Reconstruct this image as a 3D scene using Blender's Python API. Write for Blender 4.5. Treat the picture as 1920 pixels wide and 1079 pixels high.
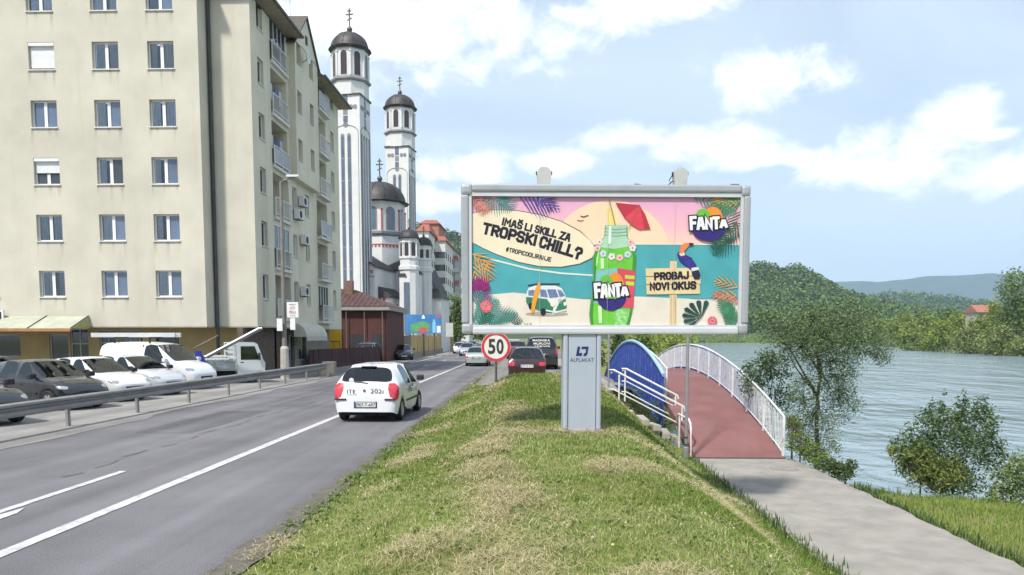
import bpy, bmesh, math, random
import numpy as np
from mathutils import Vector, Matrix
random.seed(7)
rng = np.random.default_rng(7)
R = math.radians
for o in list(bpy.data.objects):
    bpy.data.objects.remove(o)
SC = bpy.context.scene
COL = SC.collection

# ------------------------------------------------------------------ camera
FOC, PW, PH = 1400.0, 1920.0, 1079.0          # focal length and frame, in photo pixels
CAMZ, PITCH, YAW = 2.23, R(4.5), math.atan(38 / FOC)
PCY = 631 + FOC * math.tan(PITCH)              # row of the optical axis (the photo is a crop)
cam = bpy.data.cameras.new('camera')
cam.sensor_fit = 'HORIZONTAL'; cam.sensor_width = 36
cam.lens = 36 * FOC / PW
cam.shift_y = (PCY - PH / 2) / PW
cam.clip_start = 0.1; cam.clip_end = 30000
camo = bpy.data.objects.new('camera', cam); COL.objects.link(camo)
camo.location = (0, 0, CAMZ)
camo.rotation_euler = (R(90) - PITCH, 0, YAW)
SC.camera = camo
_RM = Matrix.Rotation(YAW, 3, 'Z') @ Matrix.Rotation(R(90) - PITCH, 3, 'X')

def at(px, py, Y):
    """world point seen at a photo pixel, at world depth Y"""
    d = _RM @ Vector(((px - 960) / FOC, -(py - PCY) / FOC, -1))
    return Vector((0, 0, CAMZ)) + d * (Y / d.y)

def atz(px, py, z):
    d = _RM @ Vector(((px - 960) / FOC, -(py - PCY) / FOC, -1))
    return Vector((0, 0, CAMZ)) + d * ((z - CAMZ) / d.z)

# ------------------------------------------------------------------ world, sun, exposure
SUN_AZ, SUN_EL = R(212), R(54)
w = bpy.data.worlds.new('World'); SC.world = w; w.use_nodes = True
nt = w.node_tree; nt.nodes.clear()
N = lambda t: nt.nodes.new(t)
L = lambda a, b: nt.links.new(a, b)
def mth(op, a, b=None, c=None, clamp=False):
    n = N('ShaderNodeMath'); n.operation = op; n.use_clamp = clamp
    for i, v in enumerate((a, b, c)):
        if v is None: continue
        if isinstance(v, (int, float)): n.inputs[i].default_value = v
        else: L(v, n.inputs[i])
    return n.outputs[0]
sky = N('ShaderNodeTexSky'); sky.sky_type = 'NISHITA'; sky.sun_disc = False
sky.sun_elevation = SUN_EL; sky.sun_rotation = SUN_AZ
sky.air_density = 1.0; sky.dust_density = 1.2; sky.ozone_density = 1.0
tc = N('ShaderNodeTexCoord'); sp = N('ShaderNodeSeparateXYZ'); L(tc.outputs['Generated'], sp.inputs[0])
az = mth('ARCTAN2', sp.outputs[0], sp.outputs[1])
el = mth('ARCSINE', sp.outputs[2])
def noise_vec(x, y, z, scale, detail, rough, dist=0.0):
    cb = N('ShaderNodeCombineXYZ')
    for i, v in enumerate((x, y, z)):
        if isinstance(v, (int, float)): cb.inputs[i].default_value = v
        else: L(v, cb.inputs[i])
    n = N('ShaderNodeTexNoise'); n.inputs['Scale'].default_value = scale
    n.inputs['Detail'].default_value = detail; n.inputs['Roughness'].default_value = rough
    n.inputs['Distortion'].default_value = dist
    L(cb.outputs[0], n.inputs['Vector']); return n.outputs['Fac']
def pazel(px, py):
    d = at(px, py, 1.0) - Vector((0, 0, CAMZ)); d.normalize()
    return math.atan2(d.x, d.y), math.asin(d.z)
# heaped clouds: where the day's cumulus stands (centre, half width, half height)
field = None
for (px, py, rw, rh) in ((1445, 158, 122, 62), (1805, 222, 66, 48), (1690, 312, 175, 58), (1430, 300, 140, 30),
                         (1180, 262, 100, 32), (1330, 275, 120, 45), (870, 318, 100, 46), (1030, 308, 80, 32), (1900, 318, 150, 46),
                         (840, 372, 90, 34), (740, 50, 330, 130), (1860, 255, 40, 14), (1200, 10, 200, 50)):
    a0, e0 = pazel(px, py)
    dx = mth('MULTIPLY', mth('SUBTRACT', az, a0), FOC / rw)
    dy = mth('MULTIPLY', mth('SUBTRACT', el, e0), FOC / rh)
    dy = mth('MAXIMUM', dy, mth('MULTIPLY', dy, -1.35))
    d = mth('SQRT', mth('ADD', mth('MULTIPLY', dx, dx), mth('MULTIPLY', dy, dy)))
    v = mth('SUBTRACT', 1.0, d)
    field = v if field is None else mth('MAXIMUM', field, v)
gen = noise_vec(mth('MULTIPLY', az, 2.3), mth('MULTIPLY', el, 5.0), 3.3, 1.6, 3, .5)
gen = mth('MULTIPLY', mth('SUBTRACT', gen, .56), 4.5)            # the same kind of cloud all round the sky
aw = mth('GREATER_THAN', mth('ABSOLUTE', mth('ADD', az, .03)), .66)
field = mth('MAXIMUM', field, mth('ADD', gen, mth('MULTIPLY', mth('SUBTRACT', 1.0, aw), -3.0)))
n1 = noise_vec(mth('MULTIPLY', az, 1.0), mth('MULTIPLY', el, 1.35), 0.7, 17.0, 9, .58, .3)
edge = mth('ADD', field, mth('MULTIPLY', mth('SUBTRACT', n1, .5), 2.6))
ms = N('ShaderNodeMapRange'); ms.interpolation_type = 'SMOOTHSTEP'
L(edge, ms.inputs[0]); ms.inputs[1].default_value = -.1; ms.inputs[2].default_value = .76
cum = ms.outputs[0]
# thin veil over everything, denser upwards
zz = mth('ADD', mth('MAXIMUM', sp.outputs[2], 0.0), .22)
n2 = noise_vec(mth('DIVIDE', sp.outputs[0], zz), mth('MULTIPLY', mth('DIVIDE', sp.outputs[1], zz), 1.7), 1.1, 1.0, 7, .55, .6)
mv = N('ShaderNodeMapRange'); L(n2, mv.inputs[0]); mv.inputs[1].default_value = .36; mv.inputs[2].default_value = .66
mv.inputs[3].default_value = .56; mv.inputs[4].default_value = .84
veil = mth('MAXIMUM', mv.outputs[0], mth('SUBTRACT', .98, mth('MULTIPLY', mth('MAXIMUM', sp.outputs[2], 0.0), 2.6)))   # air thickens towards the horizon
SKY_K = 0.098
def rgbmul(col, k):
    m = N('ShaderNodeMix'); m.data_type = 'RGBA'; m.blend_type = 'MULTIPLY'; m.inputs[0].default_value = 1
    L(col, m.inputs[6]); m.inputs[7].default_value = (k, k, k, 1); return m.outputs[2]
mx1 = N('ShaderNodeMix'); mx1.data_type = 'RGBA'
L(veil, mx1.inputs[0]); L(rgbmul(sky.outputs[0], 1.0), mx1.inputs[6]); mx1.inputs[7].default_value = (5.7, 6.7, 7.6, 1)
# cloud body: a little grey at the flat base, white above
n3 = noise_vec(az, el, 4.0, 26.0, 6, .55)
sh = N('ShaderNodeMix'); sh.data_type = 'RGBA'; L(mth('MULTIPLY', n3, 1.0, clamp=True), sh.inputs[0])
sh.inputs[6].default_value = (7.2, 7.6, 8.1, 1); sh.inputs[7].default_value = (11, 11, 11, 1)
mx2 = N('ShaderNodeMix'); mx2.data_type = 'RGBA'
L(mth('MULTIPLY', cum, .95), mx2.inputs[0]); L(mx1.outputs[2], mx2.inputs[6]); L(sh.outputs[2], mx2.inputs[7])
bg = N('ShaderNodeBackground'); bg.inputs['Strength'].default_value = SKY_K
L(mx2.outputs[2], bg.inputs['Color'])
wo = N('ShaderNodeOutputWorld'); L(bg.outputs[0], wo.inputs[0])

sun = bpy.data.lights.new('sun', 'SUN'); sun.energy = 3.6; sun.angle = R(5); sun.color = (1, .95, .87)
suno = bpy.data.objects.new('sun', sun); COL.objects.link(suno)
sd = Vector((math.sin(SUN_AZ) * math.cos(SUN_EL), math.cos(SUN_AZ) * math.cos(SUN_EL), math.sin(SUN_EL)))
suno.rotation_euler = sd.to_track_quat('Z', 'Y').to_euler()
suno.location = (0, 0, 60)
vs = SC.view_settings
vs.view_transform = 'Standard'; vs.look = 'None'; vs.exposure = 0.68; vs.gamma = 1; vs.use_curve_mapping = False
SC.cycles.use_denoising = True
SC.cycles.max_bounces = 6; SC.cycles.transparent_max_bounces = 12
SC.cycles.caustics_reflective = False; SC.cycles.caustics_refractive = False
SC.cycles.use_adaptive_sampling = True; SC.cycles.adaptive_threshold = 0.02

# ------------------------------------------------------------------ materials
_M = {}
def M(name, col=(.5, .5, .5), rough=.6, metal=0.0, var=0.0, scale=3.0, bump=0.0, bscale=None, col2=None, spec=.5, coat=0.0,
      stain=None, stain_scale=.6, stain_amt=.5, zstreak=False, alpha=1.0, emit=None, ecol=None):
    """principled material with procedural colour variation, stains and fine relief"""
    if name in _M: return _M[name]
    m = bpy.data.materials.new(name); m.use_nodes = True; t = m.node_tree
    b = t.nodes['Principled BSDF']
    b.inputs['Roughness'].default_value = rough; b.inputs['Metallic'].default_value = metal
    b.inputs['Specular IOR Level'].default_value = spec
    b.inputs['Base Color'].default_value = (*col, 1)
    if coat: b.inputs['Coat Weight'].default_value = coat; b.inputs['Coat Roughness'].default_value = .04
    if alpha < 1: b.inputs['Alpha'].default_value = alpha
    if emit: b.inputs['Emission Strength'].default_value = emit; b.inputs['Emission Color'].default_value = (*(ecol or col), 1)
    if var or bump or stain:
        tc = t.nodes.new('ShaderNodeTexCoord'); src = tc.outputs['Object']
        def nz(sc, det=6, rgh=.6, vec=None):
            n = t.nodes.new('ShaderNodeTexNoise'); n.inputs['Scale'].default_value = sc
            n.inputs['Detail'].default_value = det; n.inputs['Roughness'].default_value = rgh
            t.links.new(vec or src, n.inputs['Vector']); return n.outputs['Fac']
        cur = None
        if var:
            c2 = col2 or tuple(max(0, c * (1 - var)) for c in col)
            c1 = col if col2 else tuple(min(1, c * (1 + var * .6)) for c in col)
            r = t.nodes.new('ShaderNodeValToRGB'); r.color_ramp.elements[0].position = .3; r.color_ramp.elements[1].position = .7
            r.color_ramp.elements[0].color = (*c2, 1); r.color_ramp.elements[1].color = (*c1, 1)
            t.links.new(nz(scale), r.inputs[0]); cur = r.outputs[0]
        if stain:
            vec = src
            if zstreak:
                mp = t.nodes.new('ShaderNodeMapping'); mp.inputs['Scale'].default_value = (1, 1, .12); t.links.new(src, mp.inputs[0]); vec = mp.outputs[0]
            r = t.nodes.new('ShaderNodeMapRange'); r.inputs[1].default_value = .52; r.inputs[2].default_value = .74; r.inputs[4].default_value = stain_amt
            t.links.new(nz(stain_scale, 8, .65, vec), r.inputs[0])
            mx = t.nodes.new('ShaderNodeMix'); mx.data_type = 'RGBA'; t.links.new(r.outputs[0], mx.inputs[0])
            if cur: t.links.new(cur, mx.inputs[6])
            else: mx.inputs[6].default_value = (*col, 1)
            mx.inputs[7].default_value = (*stain, 1); cur = mx.outputs[2]
        if cur: t.links.new(cur, b.inputs['Base Color'])
        if bump:
            bp = t.nodes.new('ShaderNodeBump'); bp.inputs['Strength'].default_value = min(1, bump); bp.inputs['Distance'].default_value = .02
            t.links.new(nz(bscale or scale * 4, 8, .65), bp.inputs['Height']); t.links.new(bp.outputs[0], b.inputs['Normal'])
    _M[name] = m; return m

def leafmat(name, cols, rough=.55, trans=.25):
    """foliage: each leaf island takes its own tint"""
    if name in _M: return _M[name]
    m = bpy.data.materials.new(name); m.use_nodes = True; t = m.node_tree; b = t.nodes['Principled BSDF']
    g = t.nodes.new('ShaderNodeNewGeometry'); r = t.nodes.new('ShaderNodeValToRGB')
    e = r.color_ramp.elements
    while len(e) < len(cols): e.new(.5)
    for i, c in enumerate(cols): e[i].position = i / (len(cols) - 1); e[i].color = (*c, 1)
    t.links.new(g.outputs['Random Per Island'], r.inputs[0]); t.links.new(r.outputs[0], b.inputs['Base Color'])
    b.inputs['Roughness'].default_value = rough; b.inputs['Specular IOR Level'].default_value = .25
    tr = t.nodes.new('ShaderNodeBsdfTranslucent'); t.links.new(r.outputs[0], tr.inputs[0])
    mx = t.nodes.new('ShaderNodeMixShader'); mx.inputs[0].default_value = trans
    t.links.new(b.outputs[0], mx.inputs[1]); t.links.new(tr.outputs[0], mx.inputs[2])
    t.links.new(mx.outputs[0], t.nodes['Material Output'].inputs[0])
    _M[name] = m; return m

# ------------------------------------------------------------------ mesh helpers
class MB:
    """collects shapes; build() links them as one mesh object. fr = (origin, U, V, W) maps local to parent space"""
    def __init__(s, fr=None):
        s.v = []; s.f = []; s.fr = fr
    def P(s, p):
        if s.fr is None: return tuple(p)
        o, u, v, n = s.fr
        return tuple(o + u * p[0] + v * p[1] + n * p[2])
    def add(s, vs, fs):
        k = len(s.v); s.v += [s.P(p) for p in vs]; s.f += [tuple(i + k for i in f) for f in fs]; return s
    def box(s, a0, a1, b0, b1, c0, c1):
        return s.add([(a0, b0, c0), (a1, b0, c0), (a1, b1, c0), (a0, b1, c0), (a0, b0, c1), (a1, b0, c1), (a1, b1, c1), (a0, b1, c1)],
                     [(0, 3, 2, 1), (4, 5, 6, 7), (0, 1, 5, 4), (1, 2, 6, 5), (2, 3, 7, 6), (3, 0, 4, 7)])
    def bbox(s, a0, a1, b0, b1, c0, c1, r=.02):
        """box with chamfered edges along the first axis pairs (12 edges)"""
        X = (a0, a0 + r, a1 - r, a1); Y = (b0, b0 + r, b1 - r, b1); Z = (c0, c0 + r, c1 - r, c1)
        bm = bmesh.new(); bmesh.ops.create_cube(bm, size=1)
        for v in bm.verts:
            v.co = Vector(((a0 + a1) / 2 + v.co.x * (a1 - a0), (b0 + b1) / 2 + v.co.y * (b1 - b0), (c0 + c1) / 2 + v.co.z * (c1 - c0)))
        bmesh.ops.bevel(bm, geom=bm.edges[:], offset=r, segments=2, affect='EDGES', profile=.6)
        bm.verts.index_update()
        s.add([v.co[:] for v in bm.verts], [tuple(v.index for v in f.verts) for f in bm.faces]); bm.free(); return s
    def prism(s, poly, z0, z1, axis=2):
        """polygon (list of 2-tuples) extruded along an axis"""
        n = len(poly)
        def mk(p, z):
            if axis == 2: return (p[0], p[1], z)
            if axis == 1: return (p[0], z, p[1])
            return (z, p[0], p[1])
        vs = [mk(p, z0) for p in poly] + [mk(p, z1) for p in poly]
        fs = [tuple(range(n))[::-1], tuple(range(n, 2 * n))] + [(i, (i + 1) % n, (i + 1) % n + n, i + n) for i in range(n)]
        return s.add(vs, fs)
    def poly(s, pts):
        return s.add(pts, [tuple(range(len(pts)))])
    def tube(s, path, r, n=8, r1=None, cap=True):
        path = [Vector(p) for p in path]; m = len(path); vs = []; fs = []
        up = None
        for i, p in enumerate(path):
            t = (path[min(i + 1, m - 1)] - path[max(i - 1, 0)])
            if t.length < 1e-9: t = Vector((0, 0, 1))
            t.normalize()
            if up is None: up = Vector((0, 0, 1)) if abs(t.z) < .9 else Vector((1, 0, 0))
            a = t.cross(up)
            if a.length < 1e-6: up = Vector((1, 0, 0)); a = t.cross(up)
            a.normalize(); b = t.cross(a).normalized(); up = -b if False else up
            rr = r if r1 is None else r + (r1 - r) * i / max(1, m - 1)
            for k in range(n):
                q = 2 * math.pi * k / n
                vs.append(tuple(p + a * (rr * math.cos(q)) + b * (rr * math.sin(q))))
        for i in range(m - 1):
            for k in range(n):
                fs.append((i * n + k, i * n + (k + 1) % n, (i + 1) * n + (k + 1) % n, (i + 1) * n + k))
        if cap: fs += [tuple(range(n))[::-1], tuple(range((m - 1) * n, m * n))]
        return s.add(vs, fs)
    def lathe(s, prof, c=(0, 0, 0), n=24, axis=2, a0=0.0, cap=True):
        """profile of (radius, height) turned round an axis"""
        vs = []; fs = []; m = len(prof)
        for (r, h) in prof:
            for k in range(n):
                q = 2 * math.pi * k / n + a0; x, y = r * math.cos(q), r * math.sin(q)
                p = (x, y, h) if axis == 2 else ((x, h, y) if axis == 1 else (h, x, y))
                vs.append((c[0] + p[0], c[1] + p[1], c[2] + p[2]))
        for i in range(m - 1):
            for k in range(n):
                fs.append((i * n + k, i * n + (k + 1) % n, (i + 1) * n + (k + 1) % n, (i + 1) * n + k))
        if cap: fs += [tuple(range(n))[::-1], tuple(range((m - 1) * n, m * n))]
        return s.add(vs, fs)
    def build(s, name, mat, parent=None, smooth=False, loc=None):
        return link(name, s.v, s.f, mat, parent, smooth, loc)

def link(name, v, f, mat, parent=None, smooth=False, loc=None):
    me = bpy.data.meshes.new(name); me.from_pydata([tuple(p) for p in v], [], f); me.validate(); me.update()
    return linkme(name, me, mat, parent, smooth, loc)

def linkme(name, me, mat, parent=None, smooth=False, loc=None):
    if mat is not None:
        me.materials.clear(); me.materials.append(mat)
    if smooth:
        me.shade_smooth()
        if smooth != 'all': me.set_sharp_from_angle(angle=R(smooth if smooth is not True else 40))
    o = bpy.data.objects.new(name, me); COL.objects.link(o)
    if parent: o.parent = parent
    if loc is not None: o.location = loc
    return o

def npmesh(name, verts, faces_flat, nper, mat, parent=None):
    """big meshes from arrays: every face has nper corners"""
    me = bpy.data.meshes.new(name); nv = len(verts); nl = len(faces_flat); nf = nl // nper
    me.vertices.add(nv); me.vertices.foreach_set('co', np.asarray(verts, np.float32).ravel())
    me.loops.add(nl); me.loops.foreach_set('vertex_index', np.asarray(faces_flat, np.int32).ravel())
    me.polygons.add(nf); me.polygons.foreach_set('loop_start', np.arange(0, nl, nper, dtype=np.int32))
    me.update(calc_edges=True)
    return linkme(name, me, mat, parent)

def tag(o, label=None, cat=None, group=None, kind=None):
    if label: o['label'] = label
    if cat: o['category'] = cat
    if group: o['group'] = group
    if kind: o['kind'] = kind
    return o

def thing(name, label, cat, loc=(0, 0, 0), rz=0.0, group=None):
    o = bpy.data.objects.new(name, None); COL.objects.link(o)
    o.location = loc; o.rotation_euler = (0, 0, rz); o.empty_display_size = .2
    return tag(o, label, cat, group)

def copy_tree(o, parent=None):
    c = o.copy(); COL.objects.link(c)
    if parent: c.parent = parent
    for ch in list(o.children): copy_tree(ch, c)
    return c

_TX = {}
def text_geo(body, offset=0.0):
    """flat lettering as filled outlines (unit height, own bounds)"""
    k = (body, offset)
    if k in _TX: return _TX[k]
    cu = bpy.data.curves.new('lettering', 'FONT'); cu.body = body; cu.size = 1; cu.offset = offset; cu.resolution_u = 3
    ob = bpy.data.objects.new('lettering', cu); COL.objects.link(ob)
    bpy.context.view_layer.update()
    dg = bpy.context.evaluated_depsgraph_get()
    me = bpy.data.meshes.new_from_object(ob.evaluated_get(dg))
    vs = [(v.co.x, v.co.y) for v in me.vertices]; fs = [tuple(p.vertices) for p in me.polygons]
    bpy.data.objects.remove(ob); bpy.data.curves.remove(cu); bpy.data.meshes.remove(me)
    _TX[k] = (vs, fs); return vs, fs

def text_into(mb, body, x0, y0, x1, y1, h, z, offset=0.0, shear=0.0, grow=0.0):
    """lettering laid on the baseline (x0,y0)-(x1,y1) of mb's own plane, height h"""
    vs, fs = text_geo(body, offset)
    v0 = text_geo(body, 0.0)[0] if offset else vs
    a0 = min(p[0] for p in v0); a1 = max(p[0] for p in v0); b0 = min(p[1] for p in v0); b1 = max(p[1] for p in v0)
    dx, dy = x1 - x0, y1 - y0; ln = math.hypot(dx, dy); nx, ny = -dy / ln, dx / ln
    out = []
    for (a, b) in vs:
        t = (a - a0) / (a1 - a0); q = (b - b0) / (b1 - b0) * h
        out.append((x0 + dx * t + nx * q + shear * q, y0 + dy * t + ny * q, z))
    return mb.add(out, fs)

# block lettering drawn as brush strokes, as on hand-lettered posters
_O = [(.22, 0), (0, .2), (0, .8), (.22, 1), (.78, 1), (1, .8), (1, .2), (.78, 0), (.22, 0)]
GLY = {'I': [[(.5, 0), (.5, 1)]], 'M': [[(0, 0), (.05, 1), (.5, .42), (.95, 1), (1, 0)]], 'A': [[(0, 0), (.34, 1), (.66, 1), (1, 0)], [(.14, .32), (.86, .32)]],
 'S': [[(1, .84), (.8, 1), (.2, 1), (.02, .84), (.02, .66), (.2, .53), (.8, .47), (.98, .34), (.98, .16), (.8, 0), (.2, 0), (0, .16)]], 'L': [[(.05, 1), (.05, 0), (1, 0)]],
 'K': [[(.05, 0), (.05, 1)], [(1, 1), (.15, .48)], [(.3, .56), (1, 0)]], 'Z': [[(0, 1), (1, 1), (0, 0), (1, 0)]], 'T': [[(0, 1), (1, 1)], [(.5, 1), (.5, 0)]],
 'R': [[(.05, 0), (.05, 1), (.8, 1), (1, .84), (1, .64), (.8, .48), (.05, .48)], [(.5, .48), (1, 0)]], 'O': [_O], 'P': [[(.05, 0), (.05, 1), (.8, 1), (1, .84), (1, .6), (.8, .44), (.05, .44)]],
 'C': [[(1, .78), (.8, 1), (.2, 1), (0, .8), (0, .2), (.2, 0), (.8, 0), (1, .22)]], 'H': [[(.05, 0), (.05, 1)], [(.95, 0), (.95, 1)], [(.05, .5), (.95, .5)]],
 '?': [[(0, .78), (.2, 1), (.8, 1), (1, .8), (1, .6), (.5, .44), (.5, .26)], [(.5, .10), (.5, -.04)]], '#': [[(.3, 0), (.42, 1)], [(.62, 0), (.74, 1)], [(0, .34), (1, .34)], [(0, .68), (1, .68)]],
 'N': [[(.05, 0), (.05, 1), (.95, 0), (.95, 1)]], 'J': [[(.95, 1), (.95, .2), (.75, 0), (.2, 0), (0, .2)]], 'E': [[(1, 1), (.05, 1), (.05, 0), (1, 0)], [(.05, .5), (.85, .5)]],
 'B': [[(.05, 0), (.05, 1), (.78, 1), (.95, .86), (.95, .66), (.78, .53), (.05, .53)], [(.78, .53), (1, .38), (1, .15), (.8, 0), (.05, 0)]], 'V': [[(0, 1), (.5, 0), (1, 1)]],
 'U': [[(.03, 1), (.03, .2), (.22, 0), (.78, 0), (.97, .2), (.97, 1)]], 'F': [[(.05, 0), (.05, 1), (1, 1)], [(.05, .5), (.85, .5)]]}
GLY['\u0160'] = GLY['S'] + [[(.15, 1.36), (.5, 1.16), (.85, 1.36)]]
def strokes_into(mb, word, x0, y0, x1, y1, h, th, z=0.0, gap=.26, dz=.00006):
    """word in block strokes on the baseline (x0,y0)-(x1,y1); th = stroke weight"""
    wid = [(.12 if c == 'I' else (1.25 if c == 'M' else 1.0)) for c in word]
    tot = sum(wid) + gap * 1.9 * (len(word) - 1)
    dx, dy = x1 - x0, y1 - y0; ln = math.hypot(dx, dy); ux, uy = dx / ln, dy / ln; nx, ny = -uy, ux
    unit = ln / tot; cur = 0; cnt = 0
    for c, wd in zip(word, wid):
        for pl in GLY[c]:
            P = [(x0 + ux * (cur + px * wd) * unit + nx * py * (h - th) + nx * th / 2, y0 + uy * (cur + px * wd) * unit + ny * py * (h - th) + ny * th / 2) for px, py in pl]
            if c == 'I': P = [(x0 + ux * (cur + wd / 2) * unit + nx * (py * (h - th) + th / 2), y0 + uy * (cur + wd / 2) * unit + ny * (py * (h - th) + th / 2)) for px, py in pl]
            n = len(P); A = []; B = []; closed = P[0] == P[-1]
            for i in range(n):
                def dr(a, b):
                    q = math.hypot(b[0] - a[0], b[1] - a[1]) or 1; return ((b[0] - a[0]) / q, (b[1] - a[1]) / q)
                d0 = dr(P[i - 1], P[i]) if i else (dr(P[-2], P[-1]) if closed else None)
                d1 = dr(P[i], P[i + 1]) if i < n - 1 else (dr(P[0], P[1]) if closed else None)
                if d0 is None: d0 = d1
                if d1 is None: d1 = d0
                mx_, my_ = -(d0[1] + d1[1]), d0[0] + d1[0]; q = math.hypot(mx_, my_) or 1; mx_, my_ = mx_ / q, my_ / q
                k = th / 2 / max(.42, abs(mx_ * -d1[1] + my_ * d1[0]))
                ex = ey = 0
                if not closed and i == 0: ex, ey = -d1[0] * th / 2, -d1[1] * th / 2
                if not closed and i == n - 1: ex, ey = d0[0] * th / 2, d0[1] * th / 2
                A.append((P[i][0] + mx_ * k + ex, P[i][1] + my_ * k + ey, z + cnt * dz)); B.append((P[i][0] - mx_ * k + ex, P[i][1] - my_ * k + ey, z + cnt * dz))
            for i in range(n - 1): mb.add([A[i], A[i + 1], B[i + 1], B[i]], [(0, 3, 2, 1)])
            cnt += 1
        cur += wd + gap * 1.9
    return mb
# ================================================================== ground, water, roads
WATER_Z = -3.4
RIVER = [(8.6, 18.2), (15, 16.4), (24, 14.5), (40, 8), (70, -20), (110, -60), (150, 0), (143, 100), (152, 225), (186, 380), (290, 830), (420, 1400),
         (800, 3000), (700, 3000), (330, 1500), (230, 1050), (150, 700), (66, 310), (34, 165), (16, 80), (11.5, 58), (9.6, 48), (8.0, 43), (2.5, 41), (2.2, 29), (4.4, 25.6), (8.4, 24)]
_RA = np.array(RIVER, float)
def river_sd(x, y):
    """signed distance to the river outline, negative inside the river"""
    x = np.asarray(x, float); y = np.asarray(y, float)
    d = np.full(x.shape, 1e9); ins = np.zeros(x.shape, bool)
    n = len(_RA)
    for i in range(n):
        ax, ay = _RA[i]; bx, by = _RA[(i + 1) % n]
        ex, ey = bx - ax, by - ay
        t = np.clip(((x - ax) * ex + (y - ay) * ey) / (ex * ex + ey * ey), 0, 1)
        d = np.minimum(d, np.hypot(x - ax - t * ex, y - ay - t * ey))
        c = ((ay > y) != (by > y)) & (x < (bx - ax) * (y - ay) / (by - ay + 1e-12) + ax)
        ins ^= c
    return np.where(ins, -d, d)
def sstep(a, b, x):
    t = np.clip((x - a) / (b - a), 0, 1); return t * t * (3 - 2 * t)
def vnoise(x, y, seed=0):
    """cheap smooth value noise"""
    xi = np.floor(x).astype(int); yi = np.floor(y).astype(int); fx = x - xi; fy = y - yi
    h = lambda i, j: (np.sin(i * 127.1 + j * 311.7 + seed * 74.7) * 43758.5453) % 1.0
    u = fx * fx * (3 - 2 * fx); v = fy * fy * (3 - 2 * fy)
    return (h(xi, yi) * (1 - u) + h(xi + 1, yi) * u) * (1 - v) + (h(xi, yi + 1) * (1 - u) + h(xi + 1, yi + 1) * u) * v
GRASS_L, PATH_L, PATH_R, PATH_Z = -2.88, 4.55, 7.3, -1.2
def ridge(y):
    return .46 + .5 * sstep(13, 22, y) - .56 * sstep(24.5, 29, y)
def gz(x, y):
    """height of the land"""
    x = np.asarray(x, float); y = np.asarray(y, float)
    rz = ridge(y)
    up = sstep(GRASS_L, GRASS_L + 2.6, x) * rz
    right = PATH_L - .2 + 0 * y
    down = sstep(1.4, 4.45, x)
    lowz = np.where(y < 60, PATH_Z, PATH_Z)
    z = up * (1 - down) + lowz * down
    z = z - .05 * sstep(PATH_L - .3, PATH_L, x) * (1 - sstep(PATH_R, PATH_R + .3, x))   # sheet for the path lies above
    z = np.where(x < GRASS_L + .02, -.03, z)
    z = np.where(x > PATH_R, PATH_Z - .06 - .10 * sstep(7.3, 12, x) + .07 * (vnoise(x * 1.3, y * 1.3) - .5), z)
    z = z + np.where((x > GRASS_L + .3) & (x < PATH_L - .1), .07 * (vnoise(x * 1.1, y * 1.1, 3) - .5) + .03 * (vnoise(x * 4, y * 4, 5) - .5), 0)
    # far land
    far = sstep(60, 120, y) * (x > 6)
    z = np.where(far > 0, z * (1 - far) + (-1.6 + .9 * sstep(100, 500, y)) * far, z)
    z = np.where((y > 46) & (x > 3) & (x < 60) & (y < 60), np.minimum(z, -.9), z)
    # across the river
    rb = (x > 100) & (x > 90 + .3 * y * 0)
    sd = river_sd(x, y)
    z = np.where((x > 120) & (sd > 0), -2.4 + 2.2 * sstep(0, 40, sd) + 2.5 * sstep(40, 300, sd), z)
    # bank down to the bed
    bank = np.where(y < 60, 2.6, 9.0)
    k = sstep(0, 1, (sd + bank * .35) / bank)
    z = np.where(sd < bank, (-4.8) * (1 - k) + z * k, z)
    return z
def gz1(x, y): return float(gz(np.array([x]), np.array([y]))[0])
xs = np.concatenate([-np.geomspace(4000, 16, 14), np.arange(-12, -3.2, 2.0), np.arange(-2.95, 14, .28), np.geomspace(14.4, 60, 22), np.geomspace(64, 520, 46), np.geomspace(560, 6000, 12)])
ys = np.concatenate([[-400, -100, -40, -12, -3], np.arange(0, 60, .34), np.geomspace(61, 420, 50), np.geomspace(440, 1700, 24), np.geomspace(2000, 6400, 8)])
gx, gy = np.meshgrid(xs, ys); zz_ = gz(gx, gy)
nx_, ny_ = len(xs), len(ys)
ii = np.arange(nx_ * ny_).reshape(ny_, nx_)
fc = np.stack([ii[:-1, :-1], ii[:-1, 1:], ii[1:, 1:], ii[1:, :-1]], -1).reshape(-1)
soil = M('meadow_soil', (.17, .20, .05), .95, var=.5, scale=.9, bump=.8, bscale=9, col2=(.17, .16, .07), stain=(.24, .21, .11), stain_scale=1.4, stain_amt=.6, spec=.1)
ground = npmesh('ground', np.stack([gx, gy, zz_], -1).reshape(-1, 3), fc, 4, soil); tag(ground, kind='structure')
ground.data.shade_smooth()

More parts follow.
